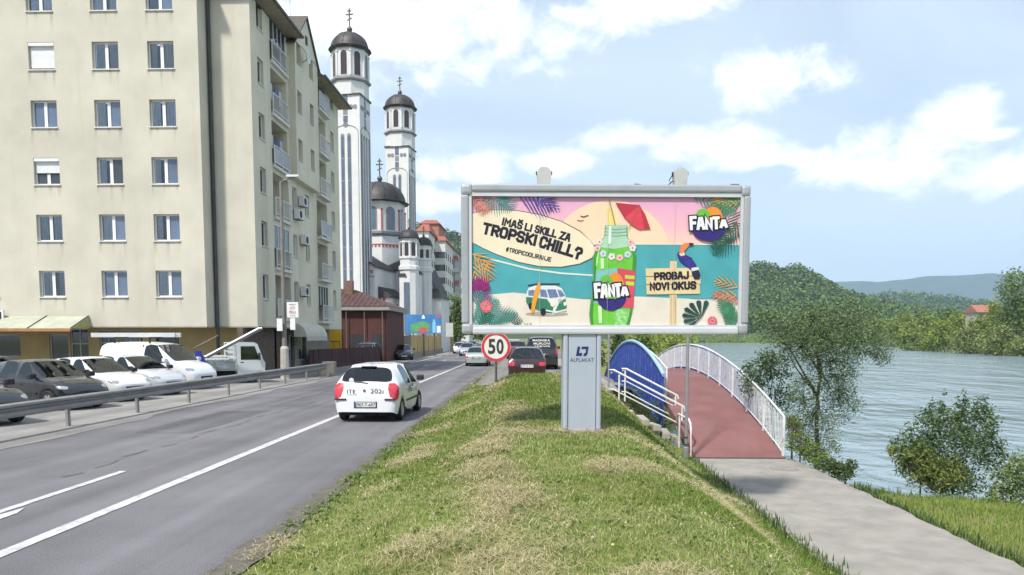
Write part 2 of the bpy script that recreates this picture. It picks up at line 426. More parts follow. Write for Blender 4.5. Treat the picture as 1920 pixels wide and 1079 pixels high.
# water: dark teal body under a reflecting, rippled face
wm = bpy.data.materials.new('river_water'); wm.use_nodes = True; t = wm.node_tree; b = t.nodes['Principled BSDF']
b.inputs['Base Color'].default_value = (.23, .30, .335, 1); b.inputs['Roughness'].default_value = .10; b.inputs['IOR'].default_value = 1.33
tcw = t.nodes.new('ShaderNodeTexCoord')
def wn(sx, sy, sc, det):
    mp = t.nodes.new('ShaderNodeMapping'); mp.inputs['Scale'].default_value = (sx, sy, 1); mp.inputs['Rotation'].default_value = (0, 0, R(14))
    t.links.new(tcw.outputs['Object'], mp.inputs[0])
    n = t.nodes.new('ShaderNodeTexNoise'); n.inputs['Scale'].default_value = sc; n.inputs['Detail'].default_value = det; n.inputs['Roughness'].default_value = .6
    n.inputs['Distortion'].default_value = .5
    t.links.new(mp.outputs[0], n.inputs['Vector']); return n.outputs['Fac']
b1 = t.nodes.new('ShaderNodeBump'); b1.inputs['Strength'].default_value = 1.0; b1.inputs['Distance'].default_value = .42; t.links.new(wn(1, .45, .55, 7), b1.inputs['Height'])
b2 = t.nodes.new('ShaderNodeBump'); b2.inputs['Strength'].default_value = .9; b2.inputs['Distance'].default_value = 2.4; t.links.new(wn(.10, .045, 1, 4), b2.inputs['Height'])
t.links.new(b1.outputs[0], b2.inputs['Normal']); t.links.new(b2.outputs[0], b.inputs['Normal'])
river = link('river', [(x, y, WATER_Z) for x, y in ((-40, -400), (6000, -400), (6000, 6400), (-40, 6400))], [(0, 1, 2, 3)], wm); tag(river, kind='structure')

def asphalt(name, col, patch, sc=.35):
    m = M(name, col, .92, var=.22, scale=sc, bump=.5, bscale=55, stain=patch, stain_scale=.22, stain_amt=.55, spec=.25)
    t = m.node_tree; b = t.nodes['Principled BSDF']
    lk = b.inputs['Base Color'].links[0]; src = lk.from_socket
    tc = t.nodes.new('ShaderNodeTexCoord')
    n = t.nodes.new('ShaderNodeTexNoise'); n.inputs['Scale'].default_value = 60; n.inputs['Detail'].default_value = 3; t.links.new(tc.outputs['Object'], n.inputs['Vector'])
    mp = t.nodes.new('ShaderNodeMapping'); mp.inputs['Scale'].default_value = (1.1, .035, 1); t.links.new(tc.outputs['Object'], mp.inputs[0])
    n2 = t.nodes.new('ShaderNodeTexNoise'); n2.inputs['Scale'].default_value = 1.0; n2.inputs['Detail'].default_value = 5; t.links.new(mp.outputs[0], n2.inputs['Vector'])
    a = t.nodes.new('ShaderNodeMath'); a.operation = 'ADD'; t.links.new(n.outputs['Fac'], a.inputs[0]); t.links.new(n2.outputs['Fac'], a.inputs[1])
    r = t.nodes.new('ShaderNodeMapRange'); r.inputs[1].default_value = .72; r.inputs[2].default_value = 1.28; r.inputs[3].default_value = .62; r.inputs[4].default_value = 1.36
    t.links.new(a.outputs[0], r.inputs[0])
    vm = t.nodes.new('ShaderNodeVectorMath'); vm.operation = 'SCALE'; t.links.new(src, vm.inputs[0]); t.links.new(r.outputs[0], vm.inputs['Scale'])
    t.links.new(vm.outputs[0], b.inputs['Base Color']); return m
ROAD_L = -10.6
def sheet(name, x0, x1, y0, y1, z, mat, jag=0.0, kind='structure', parent=None, ny=None, zf=None):
    n = ny or max(2, int((y1 - y0) / .5)); v = []; f = []
    for i in range(n + 1):
        y = y0 + (y1 - y0) * i / n
        j0 = jag * (random.random() - .5); j1 = jag * (random.random() - .5)
        for x in (x0 + j0, x1 + j1): v.append((x, y, z if zf is None else zf(x, y)))
        if i: k = 2 * i; f.append((k - 2, k - 1, k + 1, k))
    o = link(name, v, f, mat, parent); return tag(o, kind=kind) if kind else o
am = asphalt('road_asphalt', (.152, .146, .160), (.19, .184, .19))
road = sheet('road', ROAD_L - .4, GRASS_L + .06, -12, 420, 0.0, am, .10, ny=700)
lot = sheet('parking_apron', -70, ROAD_L, -20, 420, .008, asphalt('apron_asphalt', (.25, .24, .23), (.18, .175, .17), .6), .5, ny=420)
paint = M('road_paint', (.50, .50, .50), .8, var=.25, scale=6, stain=(.17, .17, .175), stain_scale=5, stain_amt=.8, spec=.2)
mk = sheet('lane_line', -5.53, -5.35, 0, 150, .008, paint, .012, kind=None, parent=road, ny=500)
mk = sheet('lane_dash', -6.83, -6.70, 4.5, 12.05, .008, paint, .012, kind=None, parent=road, ny=60)
MB().poly([(-6.63, 8.0, .009), (-6.47, 8.0, .009), (-6.49, 9.1, .009), (-6.60, 9.4, .009), (-6.66, 9.0, .009)]).build('arrow_mark', paint, road)
for y in (44.5, 56, 68, 80): sheet('lane_dash', -8.2, -8.08, y, y + 2.2, .008, paint, .01, kind=None, parent=road, ny=8)
sheet('edge_line', -10.25, -10.1, 62, 150, .008, paint, .02, kind=None, parent=road, ny=60)
# dark seam where an old trench was patched
seam = M('tar_seam', (.10, .098, .104), .8, var=.3, scale=5)
pts = []
for i in range(60):
    y = 11.5 + 24 * i / 59; pts.append((-7.45 - .012 * (y - 11.5) + .10 * math.sin(i * .8) + .05 * math.sin(i * 2.3), y))
v = []; f = []
for i, (x, y) in enumerate(pts):
    wd = .012 + .035 * random.random() ** 2; v += [(x - wd, y, .006), (x + wd, y, .006)]
    if i and (i * 7) % 11 > 4: f.append((2 * i - 2, 2 * i - 1, 2 * i + 1, 2 * i))
link('tar_seam', v, f, seam, road)
# repair patches in the far lane
pm_ = asphalt('patch_asphalt', (.118, .114, .126), (.14, .136, .145), .5)
for (cx_, cy_, w2, l2) in ((-8.6, 19.5, .75, 2.6), (-7.9, 27.0, .55, 4.0), (-9.3, 33.5, .8, 3.2)):
    pts_ = []
    for (sx_, sy_) in ((-1, -1), (1, -1), (1, 1), (-1, 1)):
        pts_.append((cx_ + sx_ * w2 * random.uniform(.85, 1.1), cy_ + sy_ * l2 * random.uniform(.85, 1.1)))
    out_ = []
    for i in range(4):
        a_, b_ = pts_[i], pts_[(i + 1) % 4]
        for q_ in range(9): t_ = q_ / 9; out_.append((a_[0] + (b_[0] - a_[0]) * t_ + random.uniform(-.05, .05), a_[1] + (b_[1] - a_[1]) * t_ + random.uniform(-.06, .06), .0042))
    MB().poly(out_).build('asphalt_patch', pm_, road)
# gritty edge between asphalt and grass
grit = M('verge_grit', (.15, .135, .115), .95, var=.5, scale=5, bump=.9, bscale=40, col2=(.085, .08, .06))
v = []; f = []
for i in range(240):
    y = 1 + 42 * i / 239; a = .10 + .16 * random.random(); c = .10 + .12 * random.random()
    v += [(GRASS_L - a, y, .005), (GRASS_L + c, y, .022)]
    if i: f.append((2 * i - 2, 2 * i - 1, 2 * i + 1, 2 * i))
tag(link('verge', v, f, grit), kind='structure')
nst = 900
sx = GRASS_L + rng.normal(-.02, .13, nst); sy = rng.uniform(2, 36, nst); ss = rng.uniform(.005, .016, nst)
vv = np.repeat(np.stack([sx, sy, .02 + ss * .4], -1)[:, None, :], 6, 1) + np.array([(1, 0, 0), (-1, 0, 0), (0, 1, 0), (0, -1, 0), (0, 0, .5), (0, 0, -.5)])[None] * ss[:, None, None] * rng.uniform(.6, 1.2, (nst, 6, 1))
oc = np.array([(0, 2, 4), (2, 1, 4), (1, 3, 4), (3, 0, 4), (2, 0, 5), (1, 2, 5), (3, 1, 5), (0, 3, 5)])
ff = (oc[None] + 6 * np.arange(nst)[:, None, None]).reshape(-1)
tag(npmesh('gravel', vv.reshape(-1, 3), ff, 3, M('gravel_stone', (.26, .24, .21), .9, var=.4, scale=30)), 'small stones along the grass edge of the road', 'gravel', kind='stuff')
# footpath, and the paved strip behind the mound
conc = M('path_concrete', (.295, .275, .25), .9, var=.2, scale=1.6, bump=.5, bscale=70, stain=(.205, .195, .19), stain_scale=1.1, stain_amt=.75, spec=.2)
path = sheet('footpath', PATH_L - .1, PATH_R + .02, -6, 21.02, PATH_Z, conc, .10, ny=90)
pave = sheet('sidewalk', 1.55, 3.05, 26, 60, 0, conc, .05, ny=60, zf=lambda x, y: .42 if y > 29.5 else gz1(2.2, 29.6) * 0 + .42 - .02 * (29.5 - y))
yard = sheet('parking_strip', -2.2, 3.4, 28.2, 100, .39, asphalt('yard_asphalt', (.20, .19, .18), (.14, .135, .13), .8), .2, ny=60)
# manhole on the path
mh = thing('manhole_cover', 'round iron manhole cover set in the footpath before the bridge', 'manhole', (6.55, 19.4, PATH_Z))
MB().lathe([(.36, 0), (.36, .012), (.31, .014), (.0, .014)], n=28, cap=False).build('cover_plate', M('rust_iron', (.25, .225, .20), .8, var=.3, scale=8), mh)
MB().lathe([(.43, 0), (.43, .006), (.37, .006), (.37, 0)], n=28, cap=False).build('rim', M('iron_rim', (.28, .265, .245), .85), mh)
# ================================================================== apartment building
ZF = 2.72                                      # storey height
FY, SY, SX, JX = 36.5, 37.6, -13.9, -16.02     # front plane, set-back front, road-side plane, joint between them
Z0, ZT = at(200, 612, FY).z, 19.25
BL = -33.0; BE = at(639, 631, 54.3).y
stucco = M('cream_stucco', (.535, .508, .43), .92, var=.14, scale=.45, bump=.35, bscale=30, stain=(.42, .39, .32), stain_scale=.9, stain_amt=.6, zstreak=True, spec=.15)
stucco2 = M('grey_cream_stucco', (.64, .60, .48), .92, var=.12, scale=.5, bump=.35, bscale=30, stain=(.42, .39, .33), stain_scale=.9, stain_amt=.6, zstreak=True, spec=.15)
ochre = M('ochre_stucco', (.44, .34, .155), .9, var=.2, scale=.9, bump=.25, stain=(.33, .25, .12), stain_scale=.8, stain_amt=.5, zstreak=True)
white_pvc = M('white_window_frame', (.72, .73, .74), .45, var=.06, scale=4)
glass = M('window_glass', (.035, .045, .06), .06, spec=.9, var=.3, scale=.8)
glass_b = M('window_glass_blue', (.11, .15, .23), .07, spec=.9, var=.3, scale=.9)
curt = M('net_curtain', (.84, .86, .90), .9, var=.12, scale=6)
curt2 = M('linen_curtain', (.62, .60, .57), .9, var=.12, scale=6)
shut = M('roller_shutter', (.66, .67, .69), .6, var=.08, scale=4)
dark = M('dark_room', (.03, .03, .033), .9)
sillm = M('sill_stone', (.60, .59, .55), .8, var=.15, scale=4)
rooft = M('dark_roof_tiles', (.10, .085, .08), .85, var=.3, scale=4, bump=.5)
eavem = M('eave_boards', (.30, .26, .19), .85, var=.25, scale=3)

apt = thing('apartment_building', 'tall cream apartment block with rows of square windows and loggias beside the road', 'building', (SX, SY, 0))
_inv = -Vector(apt.location)
X3, Y3, Z3 = Vector((1, 0, 0)), Vector((0, 1, 0)), Vector((0, 0, 1))
FR_F = (Vector((0, FY, 0)) + _inv, X3, Z3, -Y3)       # local u = world X, v = Z, n = towards the camera
FR_R = (Vector((0, SY, 0)) + _inv, X3, Z3, -Y3)
FR_S = (Vector((SX, 0, 0)) + _inv, Y3, Z3, X3)        # local u = world Y, v = Z, n = towards the river
FR_J = (Vector((JX, 0, 0)) + _inv, Y3, Z3, X3)

def wall(name, fr, u0, u1, v0, v1, holes, mat, parent, depth=.2, n=0.0):
    """wall face with real openings and their reveals"""
    us = sorted({u0, u1, *[h[0] for h in holes], *[h[1] for h in holes]})
    vs_ = sorted({v0, v1, *[h[2] for h in holes], *[h[3] for h in holes]})
    mb = MB(fr)
    for a, b in zip(us, us[1:]):
        for c, d in zip(vs_, vs_[1:]):
            m, q = (a + b) / 2, (c + d) / 2
            if any(h[0] < m < h[1] and h[2] < q < h[3] for h in holes): continue
            mb.add([(a, c, n), (b, c, n), (b, d, n), (a, d, n)], [(0, 1, 2, 3)])
    for h in holes:
        a, b, c, d = h[:4]; e = n - (h[4] if len(h) > 4 else depth)
        mb.add([(a, c, n), (b, c, n), (b, d, n), (a, d, n), (a, c, e), (b, c, e), (b, d, e), (a, d, e)],
               [(0, 1, 5, 4), (1, 2, 6, 5), (2, 3, 7, 6), (3, 0, 4, 7)])
    return mb.build(name, mat, parent)

def window(parent, fr, u0, u1, v0, v1, style='curtain', depth=.2, n=0.0, sill=True, gl=None, leaves=2):
    """casement window: frame, panes, what hangs behind them, sill"""
    e = n - depth; fw = .065; mid = [u0 + (u1 - u0) * i / leaves for i in range(1, leaves)]
    mb = MB(fr); z0, z1 = e - .03, e + .045
    mb.box(u0, u1, v0, v0 + fw, z0, z1); mb.box(u0, u1, v1 - fw, v1, z0, z1)
    mb.box(u0, u0 + fw, v0 + fw, v1 - fw, z0, z1 - .001); mb.box(u1 - fw, u1, v0 + fw, v1 - fw, z0, z1 - .001)
    for m in mid: mb.box(m - .075, m + .075, v0 + fw, v1 - fw, z0, z1 + .004)
    wdw = mb.build('window', white_pvc, parent)
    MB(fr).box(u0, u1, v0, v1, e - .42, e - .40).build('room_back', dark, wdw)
    edges = [u0 + fw] + [x for m in mid for x in (m - .075, m + .075)] + [u1 - fw]
    for i in range(leaves):
        a, b = edges[2 * i], edges[2 * i + 1]
        top = v1 - fw
        if style == 'shutter': break
        bot = v0 + fw
        cs = style
        if style == 'mixed': cs = 'curtain' if i == 0 else 'blue'
        if style == 'mixed2': cs = 'curtain' if i == 0 else 'open'
        if style == 'halfshutter': top = v0 + (v1 - v0) * .45; cs = 'open'
        MB(fr).box(a, b, bot, top, e - .004, e + .008).build('pane', {'curtain': pane_clear, 'linen': pane_clear, 'blue': glass_b}.get(cs, glass), wdw)
        if cs in ('curtain', 'linen'):
            k = 22; vv = []; ff = []
            ph = random.random() * 6
            ca, cb_ = (a, b) if random.random() < .6 else ((a, a + (b - a) * random.uniform(.45, .8)) if i == 0 else (b - (b - a) * random.uniform(.45, .8), b))
            for j in range(k + 1):
                x = ca + (cb_ - ca) * j / k; dz = .03 * math.sin(ph + j * 2.1) + .012 * math.sin(ph * 2 + j * 3.3)
                vv += [(x, bot, e - .05 + dz), (x, top, e - .05 + dz * .7)]
                if j: ff.append((2 * j - 2, 2 * j, 2 * j + 1, 2 * j - 1))
            MB(fr).add(vv, ff).build('curtain', random.choice((curt, curt, M('grey_curtain', (.55, .56, .60), .9, var=.2, scale=5))) if cs == 'curtain' else curt2, wdw)
    if style in ('shutter', 'halfshutter'):
        lo = v0 + .10 if style == 'shutter' else v0 + (v1 - v0) * .45
        MB(fr).box(u0 + .02, u1 - .02, v1 - .16, v1 - .01, e + .05, e + .19).build('shutter_box', shut, wdw)
        mb = MB(fr); k = int((v1 - .16 - lo) / .055)
        for j in range(k):
            y0 = lo + (v1 - .16 - lo) * j / k; y1 = lo + (v1 - .16 - lo) * (j + 1) / k
            mb.box(u0 + .04, u1 - .04, y0 + .003, y1, e + .06, e + .075)
        mb.build('shutter', shut, wdw)
        MB(fr).box(u0 + .04, u1 - .04, lo - .035, lo, e + .055, e + .09).build('shutter_bar', dark, wdw)
    if sill and fr is FR_F:
        for q_ in (u0 + .02, u1 - .06, u0 + random.uniform(.3, .9)):
            l_ = random.uniform(.35, 1.1); w2 = random.uniform(.03, .09)
            MB(fr).add([(q_ - w2, v0 - .05 - l_, n + .003), (q_ + w2, v0 - .05 - l_, n + .003), (q_ + w2, v0 - .045, n + .003), (q_ - w2, v0 - .045, n + .003)], [(0, 1, 2, 3)]).build('rain_streak', streak_m, wdw)
    if sill: MB(fr).box(u0 - .03, u1 + .03, v0 - .05, v0 + .001, e + .05, n + .06).build('sill', sillm, wdw)
    return wdw
# grime washed down below the sills
streak_m = bpy.data.materials.new('rain_streak'); streak_m.use_nodes = True; t = streak_m.node_tree; b = t.nodes['Principled BSDF']
b.inputs['Base Color'].default_value = (.20, .18, .14, 1); b.inputs['Roughness'].default_value = .95
tc2 = t.nodes.new('ShaderNodeTexCoord'); s2 = t.nodes.new('ShaderNodeSeparateXYZ'); t.links.new(tc2.outputs['Generated'], s2.inputs[0])
n2_ = t.nodes.new('ShaderNodeTexNoise'); n2_.inputs['Scale'].default_value = 9; n2_.inputs['Detail'].default_value = 5; t.links.new(tc2.outputs['Object'], n2_.inputs['Vector'])
q1 = t.nodes.new('ShaderNodeMath'); q1.operation = 'POWER'; q1.inputs[1].default_value = 1.6; t.links.new(s2.outputs[2], q1.inputs[0])
q2 = t.nodes.new('ShaderNodeMath'); q2.operation = 'MULTIPLY'; t.links.new(q1.outputs[0], q2.inputs[0]); t.links.new(n2_.outputs['Fac'], q2.inputs[1])
q3 = t.nodes.new('ShaderNodeMath'); q3.operation = 'MULTIPLY'; q3.inputs[1].default_value = .42; t.links.new(q2.outputs[0], q3.inputs[0]); t.links.new(q3.outputs[0], b.inputs['Alpha'])
# clear panes let the curtains show
_pm = bpy.data.materials.new('window_glass_clear'); _pm.use_nodes = True; t = _pm.node_tree
g = t.nodes.new('ShaderNodeBsdfGlossy'); g.inputs['Roughness'].default_value = .05; g.inputs[0].default_value = (.75, .82, .9, 1)
tr = t.nodes.new('ShaderNodeBsdfTransparent'); tr.inputs[0].default_value = (.88, .91, .94, 1)
mx = t.nodes.new('ShaderNodeMixShader'); fr_ = t.nodes.new('ShaderNodeFresnel'); fr_.inputs[0].default_value = 1.6
t.links.new(fr_.outputs[0], mx.inputs[0]); t.links.new(tr.outputs[0], mx.inputs[1]); t.links.new(g.outputs[0], mx.inputs[2])
t.links.new(mx.outputs[0], t.nodes['Material Output'].inputs[0]); pane_clear = _pm

cols = [at(p, 631, FY).x for p in (-20, 102.5, 219, 320)]
rowz = [at(219, 557, FY).z + ZF * i for i in range(6)]       # window sill heights
WH = 1.28
holes = [(c - .64, c + .64, z, z + WH) for c in cols for z in rowz]
wall('wall', FR_F, BL, JX, Z0, ZT, holes, stucco, apt)
styles = {1: ['curtain', 'curtain', 'halfshutter', 'blue', 'shutter', 'linen'],
          2: ['blue', 'mixed', 'mixed2', 'mixed', 'curtain', 'curtain'],
          3: ['mixed', 'mixed', 'mixed', 'curtain', 'linen', 'mixed'], 0: ['curtain', 'linen', 'shutter', 'curtain', 'blue', 'curtain']}
for ci, c in enumerate(cols):
    for ri, z in enumerate(rowz):
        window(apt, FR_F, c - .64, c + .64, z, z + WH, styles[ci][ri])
wall('return_wall', FR_J, FY, SY, Z0, ZT, [], stucco, apt)
wall('set_back_wall', FR_R, JX, SX, Z0 + .02, ZT, [], stucco, apt)
# downpipe in the corner
MB((_inv, X3, Y3, Z3)).tube([(JX + .12, SY - .13, .2), (JX + .12, SY - .13, ZT)], .085, 10).build('downpipe', M('dark_zinc', (.07, .07, .07), .6, .3, var=.3), apt)

# road-side wall
ux = lambda px: SX / ((px - 998) / FOC) * 1.0
sw_c = [37.6 + .95]                                                   # window columns (world Y)
gap = lambda px: abs(SX) * FOC / (998 - px)
wc = [gap(498), gap(556), gap(579), gap(628)]
LG = [(gap(516), gap(545)), (gap(597), gap(616))]
sh_ = []; wins = []
for ri, z in enumerate(rowz):
    for ci, c in enumerate(wc):
        hw = (.42, .40, .40, .42)[ci]
        wins.append((c - hw, c + hw, z, z + WH, ci, ri)); sh_.append((c - hw, c + hw, z, z + WH))
    for (a, b) in LG: sh_.append((a, b, z - .93, z + WH + .12, 1.25))
wall('road_side_wall', FR_S, SY, BE, Z0 + .02, ZT - .1, sh_, stucco2, apt)
for (a, b, c, d, ci, ri) in wins:
    window(apt, FR_S, a, b, c, d, random.choice(['curtain', 'linen', 'blue', 'open', 'curtain']), leaves=2 if ci in (1, 2) else 1)
railm = M('white_railing', (.62, .63, .63), .5, var=.1, scale=3)
greyrail = M('grey_railing_panel', (.38, .40, .42), .6, var=.2, scale=2)
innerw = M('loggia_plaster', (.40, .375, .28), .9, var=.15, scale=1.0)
for li, (a, b) in enumerate(LG):
    for ri, z in enumerate(rowz):
        f0, f1 = z - .93, z + WH + .12
        fr = FR_S
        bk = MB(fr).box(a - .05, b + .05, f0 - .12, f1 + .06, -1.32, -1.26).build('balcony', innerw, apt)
        MB(fr).box(a - .03, b + .03, f0 - .16, f0 + .004, -1.25, .16 if li == 0 else .34).build('slab', sillm, bk)
        da = a + .25; db = a + (b - a) * .55
        MB(fr).box(da, db, f0 + .01, f0 + 2.1, -1.255, -1.20).build('door', white_pvc, bk)
        MB(fr).box(da + .12, db - .12, f0 + .35, f0 + 2.0, -1.20, -1.19).build('door_pane', glass, bk)
        MB(fr).box(db + .15, b - .15, f0 + .9, f0 + 2.0, -1.255, -1.21).build('inner_window', glass_b if ri % 2 else curt, bk)
        o_ = .12 if li == 0 else .30
        glazed = (li == 0 and ri in (5, 1)) or (li == 1 and ri == 0)
        mb = MB(fr)
        for zz in (f0 + .12, f0 + .98): mb.box(a, b, zz, zz + .05, o_ - .02, o_ + .03)
        for s in (a + .02, (a + b) / 2, b - .02): mb.box(s - .025, s + .025, f0, f0 + .98, o_ - .019, o_ + .029)
        mb.box(b - .03, b + .02, f0 + .98, f0 + 1.03, -.02, o_ - .02)
        rl = mb.build('railing', railm, bk)
        mb = MB(fr)
        nb = 15
        if (ri + li) % 3 == 0: mb.box(a + .06, b - .06, f0 + .18, f0 + .95, o_ - .005, o_ + .008); mb.build('railing_panel', greyrail, rl)
        else:
            for k in range(nb): x = a + .08 + (b - a - .16) * k / (nb - 1); mb.box(x - .011, x + .011, f0 + .17, f0 + .98, o_ - .006, o_ + .012)
            mb.build('balusters', railm, rl)
        if glazed:
            mb = MB(fr); k = 4
            for j in range(k + 1): x = a + .03 + (b - a - .06) * j / k; mb.box(x - .03, x + .03, f0 + 1.03, f1, -.06, -.01)
            mb.box(a, b, f1 - .06, f1, -.06, -.011); mb.build('glazing_frame', white_pvc, bk)
            MB(fr).box(a + .03, b - .03, f0 + 1.03, f1 - .06, -.045, -.035).build('glazing_pane', glass, bk)
        elif li == 0 and ri in (3, 4):
            for j in range(5):
                x = a + .3 + j * (b - a - .6) / 4; hh = .5 + .3 * random.random()
                k = 6; vv = []; ff = []
                for q in range(k + 1):
                    xx = x - .17 + .34 * q / k; dz = .02 * math.sin(q * 1.9 + j)
                    vv += [(xx, f0 + 1.75 - hh - .05, -.25 + dz), (xx, f0 + 1.75, -.25 + dz)]
                    if q: ff.append((2 * q - 2, 2 * q, 2 * q + 1, 2 * q - 1))
                MB(fr).add(vv, ff).build('laundry', M('laundry_%d' % (j % 3), ((.1, .16, .34), (.5, .52, .56), (.12, .12, .16))[j % 3], .9, var=.2), bk)
# jettied middle bay with its gable
g0, g1 = gap(547) + .15, gap(592) - .1
jz = rowz[3] - 1.05; gp = .42
hl = [(w_[0], w_[1], w_[2], w_[3], gp + .2) for w_ in wins if w_[4] in (1, 2) and w_[5] >= 3]
gmid = (g0 + g1) / 2; PK = at(567, 30, gmid).z; GE = ZT - .25
wall('bay_wall', FR_S, g0, g1, jz, GE, hl, stucco2, apt, n=gp)
mb = MB(FR_S); mb.add([(g0, jz, 0), (g1, jz, 0), (g1, jz, gp), (g0, jz, gp)], [(0, 1, 2, 3)])
mb.add([(g0, jz, .0), (g0, jz, gp), (g0, GE, gp), (g0, GE, .0)], [(0, 1, 2, 3)]); mb.add([(g1, jz, .0), (g1, jz, gp), (g1, GE, gp), (g1, GE, .0)], [(3, 2, 1, 0)])
mb.add([(g0, GE, gp), (g1, GE, gp), (gmid, PK - .12, gp)], [(0, 1, 2)])
mb.build('bay_sides', stucco2, apt)
mb = MB(FR_S); mb.box(gmid - .18, gmid + .18, GE + .5, GE + 1.0, gp, gp + .03); mb.build('attic_window', dark, apt)
RW = JX - 4
rf = MB(FR_S)
for sgn, e in ((-1, g0 - .25), (1, g1 + .25)):
    pts = [(e, GE - .22, gp + .12), (gmid, PK, gp + .12), (gmid, PK, -4), (e, GE - .22, -4)]
    rf.add(pts + [(p[0], p[1] - .1, p[2]) for p in pts], [(0, 1, 2, 3), (7, 6, 5, 4), (0, 4, 5, 1), (1, 5, 6, 2), (0, 3, 7, 4)])
gr = rf.build('gable_roof', rooft, apt)
MB(FR_S).tube([(gmid, PK, -.5), (gmid, PK + .9, -.5)], .012, 5).build('aerial', M('dark_zinc'), gr)
# eaves and roof slopes on both sides of the gable
for (a, b, z, nm) in ((SY - .3, g0 + .1, ZT - .15, 1), (g1 - .05, BE + .35, ZT - .75, 2)):
    mb = MB(FR_S)
    mb.add([(a, z, .85), (b, z, .85), (b, z + 3.2, -4.5), (a, z + 3.2, -4.5), (a, z - .06, .85), (b, z - .06, .85), (b, z - .06, -.1), (a, z - .06, -.1), (b, z + 3.1, -4.5), (a, z + 3.1, -4.5)],
           [(0, 1, 2, 3), (4, 0, 3, 9, 7), (5, 6, 8, 2, 1), (0, 4, 5, 1)])
    rfo = mb.build('roof', rooft, apt)
    MB(FR_S).add([(a, z - .07, .84), (b, z - .07, .84), (b, z - .07, -.1), (a, z - .07, -.1)], [(3, 2, 1, 0)]).build('eave_soffit', eavem, rfo)
    MB((_inv, X3, Y3, Z3)).tube([(SX + .90, a, z), (SX + .90, b, z)], .07, 8).build('gutter', M('zinc_gutter', (.16, .15, .13), .6, .3, var=.2), rfo)
mb = MB((_inv, X3, Y3, Z3)); mb.box(BL, JX + .3, FY - .3, FY + 8, ZT, ZT + .25); mb.box(JX + .3, SX + .001, SY - .3, BE - .2, ZT - .3, ZT - .05); mb.build('roof_slab', rooft, apt)
mb = MB((_inv, X3, Y3, Z3)); mb.box(BL, SX - 1.4, BE - .3, BE, .0, ZT - .3); mb.build('rear_wall', stucco2, apt)
mb = MB((_inv, X3, Y3, Z3)); mb.box(SX - 1.4, SX - .02, BE - .06, BE, Z0, ZT - .3); mb.build('end_wall', stucco2, apt)
# ground floor: soffit, ochre shop front, openings
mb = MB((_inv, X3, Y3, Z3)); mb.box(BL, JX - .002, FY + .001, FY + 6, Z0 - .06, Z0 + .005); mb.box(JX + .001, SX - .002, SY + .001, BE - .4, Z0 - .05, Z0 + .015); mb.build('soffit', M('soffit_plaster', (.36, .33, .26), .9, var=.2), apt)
FR_G = (Vector((0, FY + 1.7, 0)) + _inv, X3, Z3, -Y3)
xg = lambda px: at(px, 631, FY + 1.7).x
gh = [(xg(-60), xg(38), 1.15, 2.35), (xg(92), xg(128), .35, 2.35), (xg(131), xg(166), .12, 2.62), (xg(186), xg(218), .4, 2.55), (xg(224), xg(262), .4, 2.55), (xg(292), xg(335), .12, 2.3)]
wall('shop_wall', FR_G, BL, JX + 1.2, 0, Z0 - .06, gh, ochre, apt, depth=.15)
greyfr = M('grey_shop_frame', (.42, .43, .44), .5, var=.1)
for i, (a, b, c, d) in enumerate(gh):
    mb = MB(FR_G); e = -.13; f_ = .07
    mb.box(a, b, c, c + f_, e - .03, e + .05); mb.box(a, b, d - f_, d, e - .03, e + .05)
    mb.box(a, a + f_, c + f_, d - f_, e - .03, e + .049); mb.box(b - f_, b, c + f_, d - f_, e - .03, e + .049)
    if i in (2, 3, 4): mb.box((a + b) / 2 - .03, (a + b) / 2 + .03, c + f_, d - f_, e - .029, e + .045); mb.box(a + f_, b - f_, c + (d - c) * .68, c + (d - c) * .68 + .06, e - .028, e + .046)
    wd = mb.build('shop_window', greyfr if i != 5 else dark, apt)
    MB(FR_G).box(a + f_, b - f_, c + f_, d - f_, e - .01, e + .005).build('pane', M('teal_glass', (.10, .17, .19), .08, spec=.9, var=.3) if i == 4 else glass, wd)
# passage under the set-back part, its shade put into the walls' dark brown
mb = MB((_inv, X3, Y3, Z3)); mb.box(JX + 1.2, JX + 1.5, FY + .7, SY + 6.5, 0, Z0 - .06); mb.build('passage_wall', M('passage_shade_plaster', (.12, .09, .065), .9, var=.3), apt)
mb = MB((_inv, X3, Y3, Z3)); mb.box(JX + 1.5, SX - .9, SY + 4.2, SY + 4.5, 0, Z0 - .05); mb.build('passage_back', M('passage_shade_plaster', (.12, .09, .065), .9, var=.3), apt)
FR_SG = (Vector((SX - .9, 0, 0)) + _inv, Y3, Z3, X3)
hs = [(SY + 5.2, SY + 7.0, .7, 2.3), (SY + 7.4, SY + 8.6, .1, 2.3), (SY + 9.2, SY + 11.0, .7, 2.3)]
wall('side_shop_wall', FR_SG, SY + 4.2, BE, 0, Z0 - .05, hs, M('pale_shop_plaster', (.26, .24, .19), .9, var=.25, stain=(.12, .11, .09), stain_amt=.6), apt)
for (a, b, c, d) in hs:
    wd = MB(FR_SG).box(a, b, c, d, -.2, -.14).build('shop_window', white_pvc, apt)
    for k in range(3): MB(FR_SG).box(a + .06 + (b - a) * k / 3, a - .06 + (b - a) * (k + 1) / 3, c + .08, d - .08, -.14, -.12).build('pane', glass, wd)
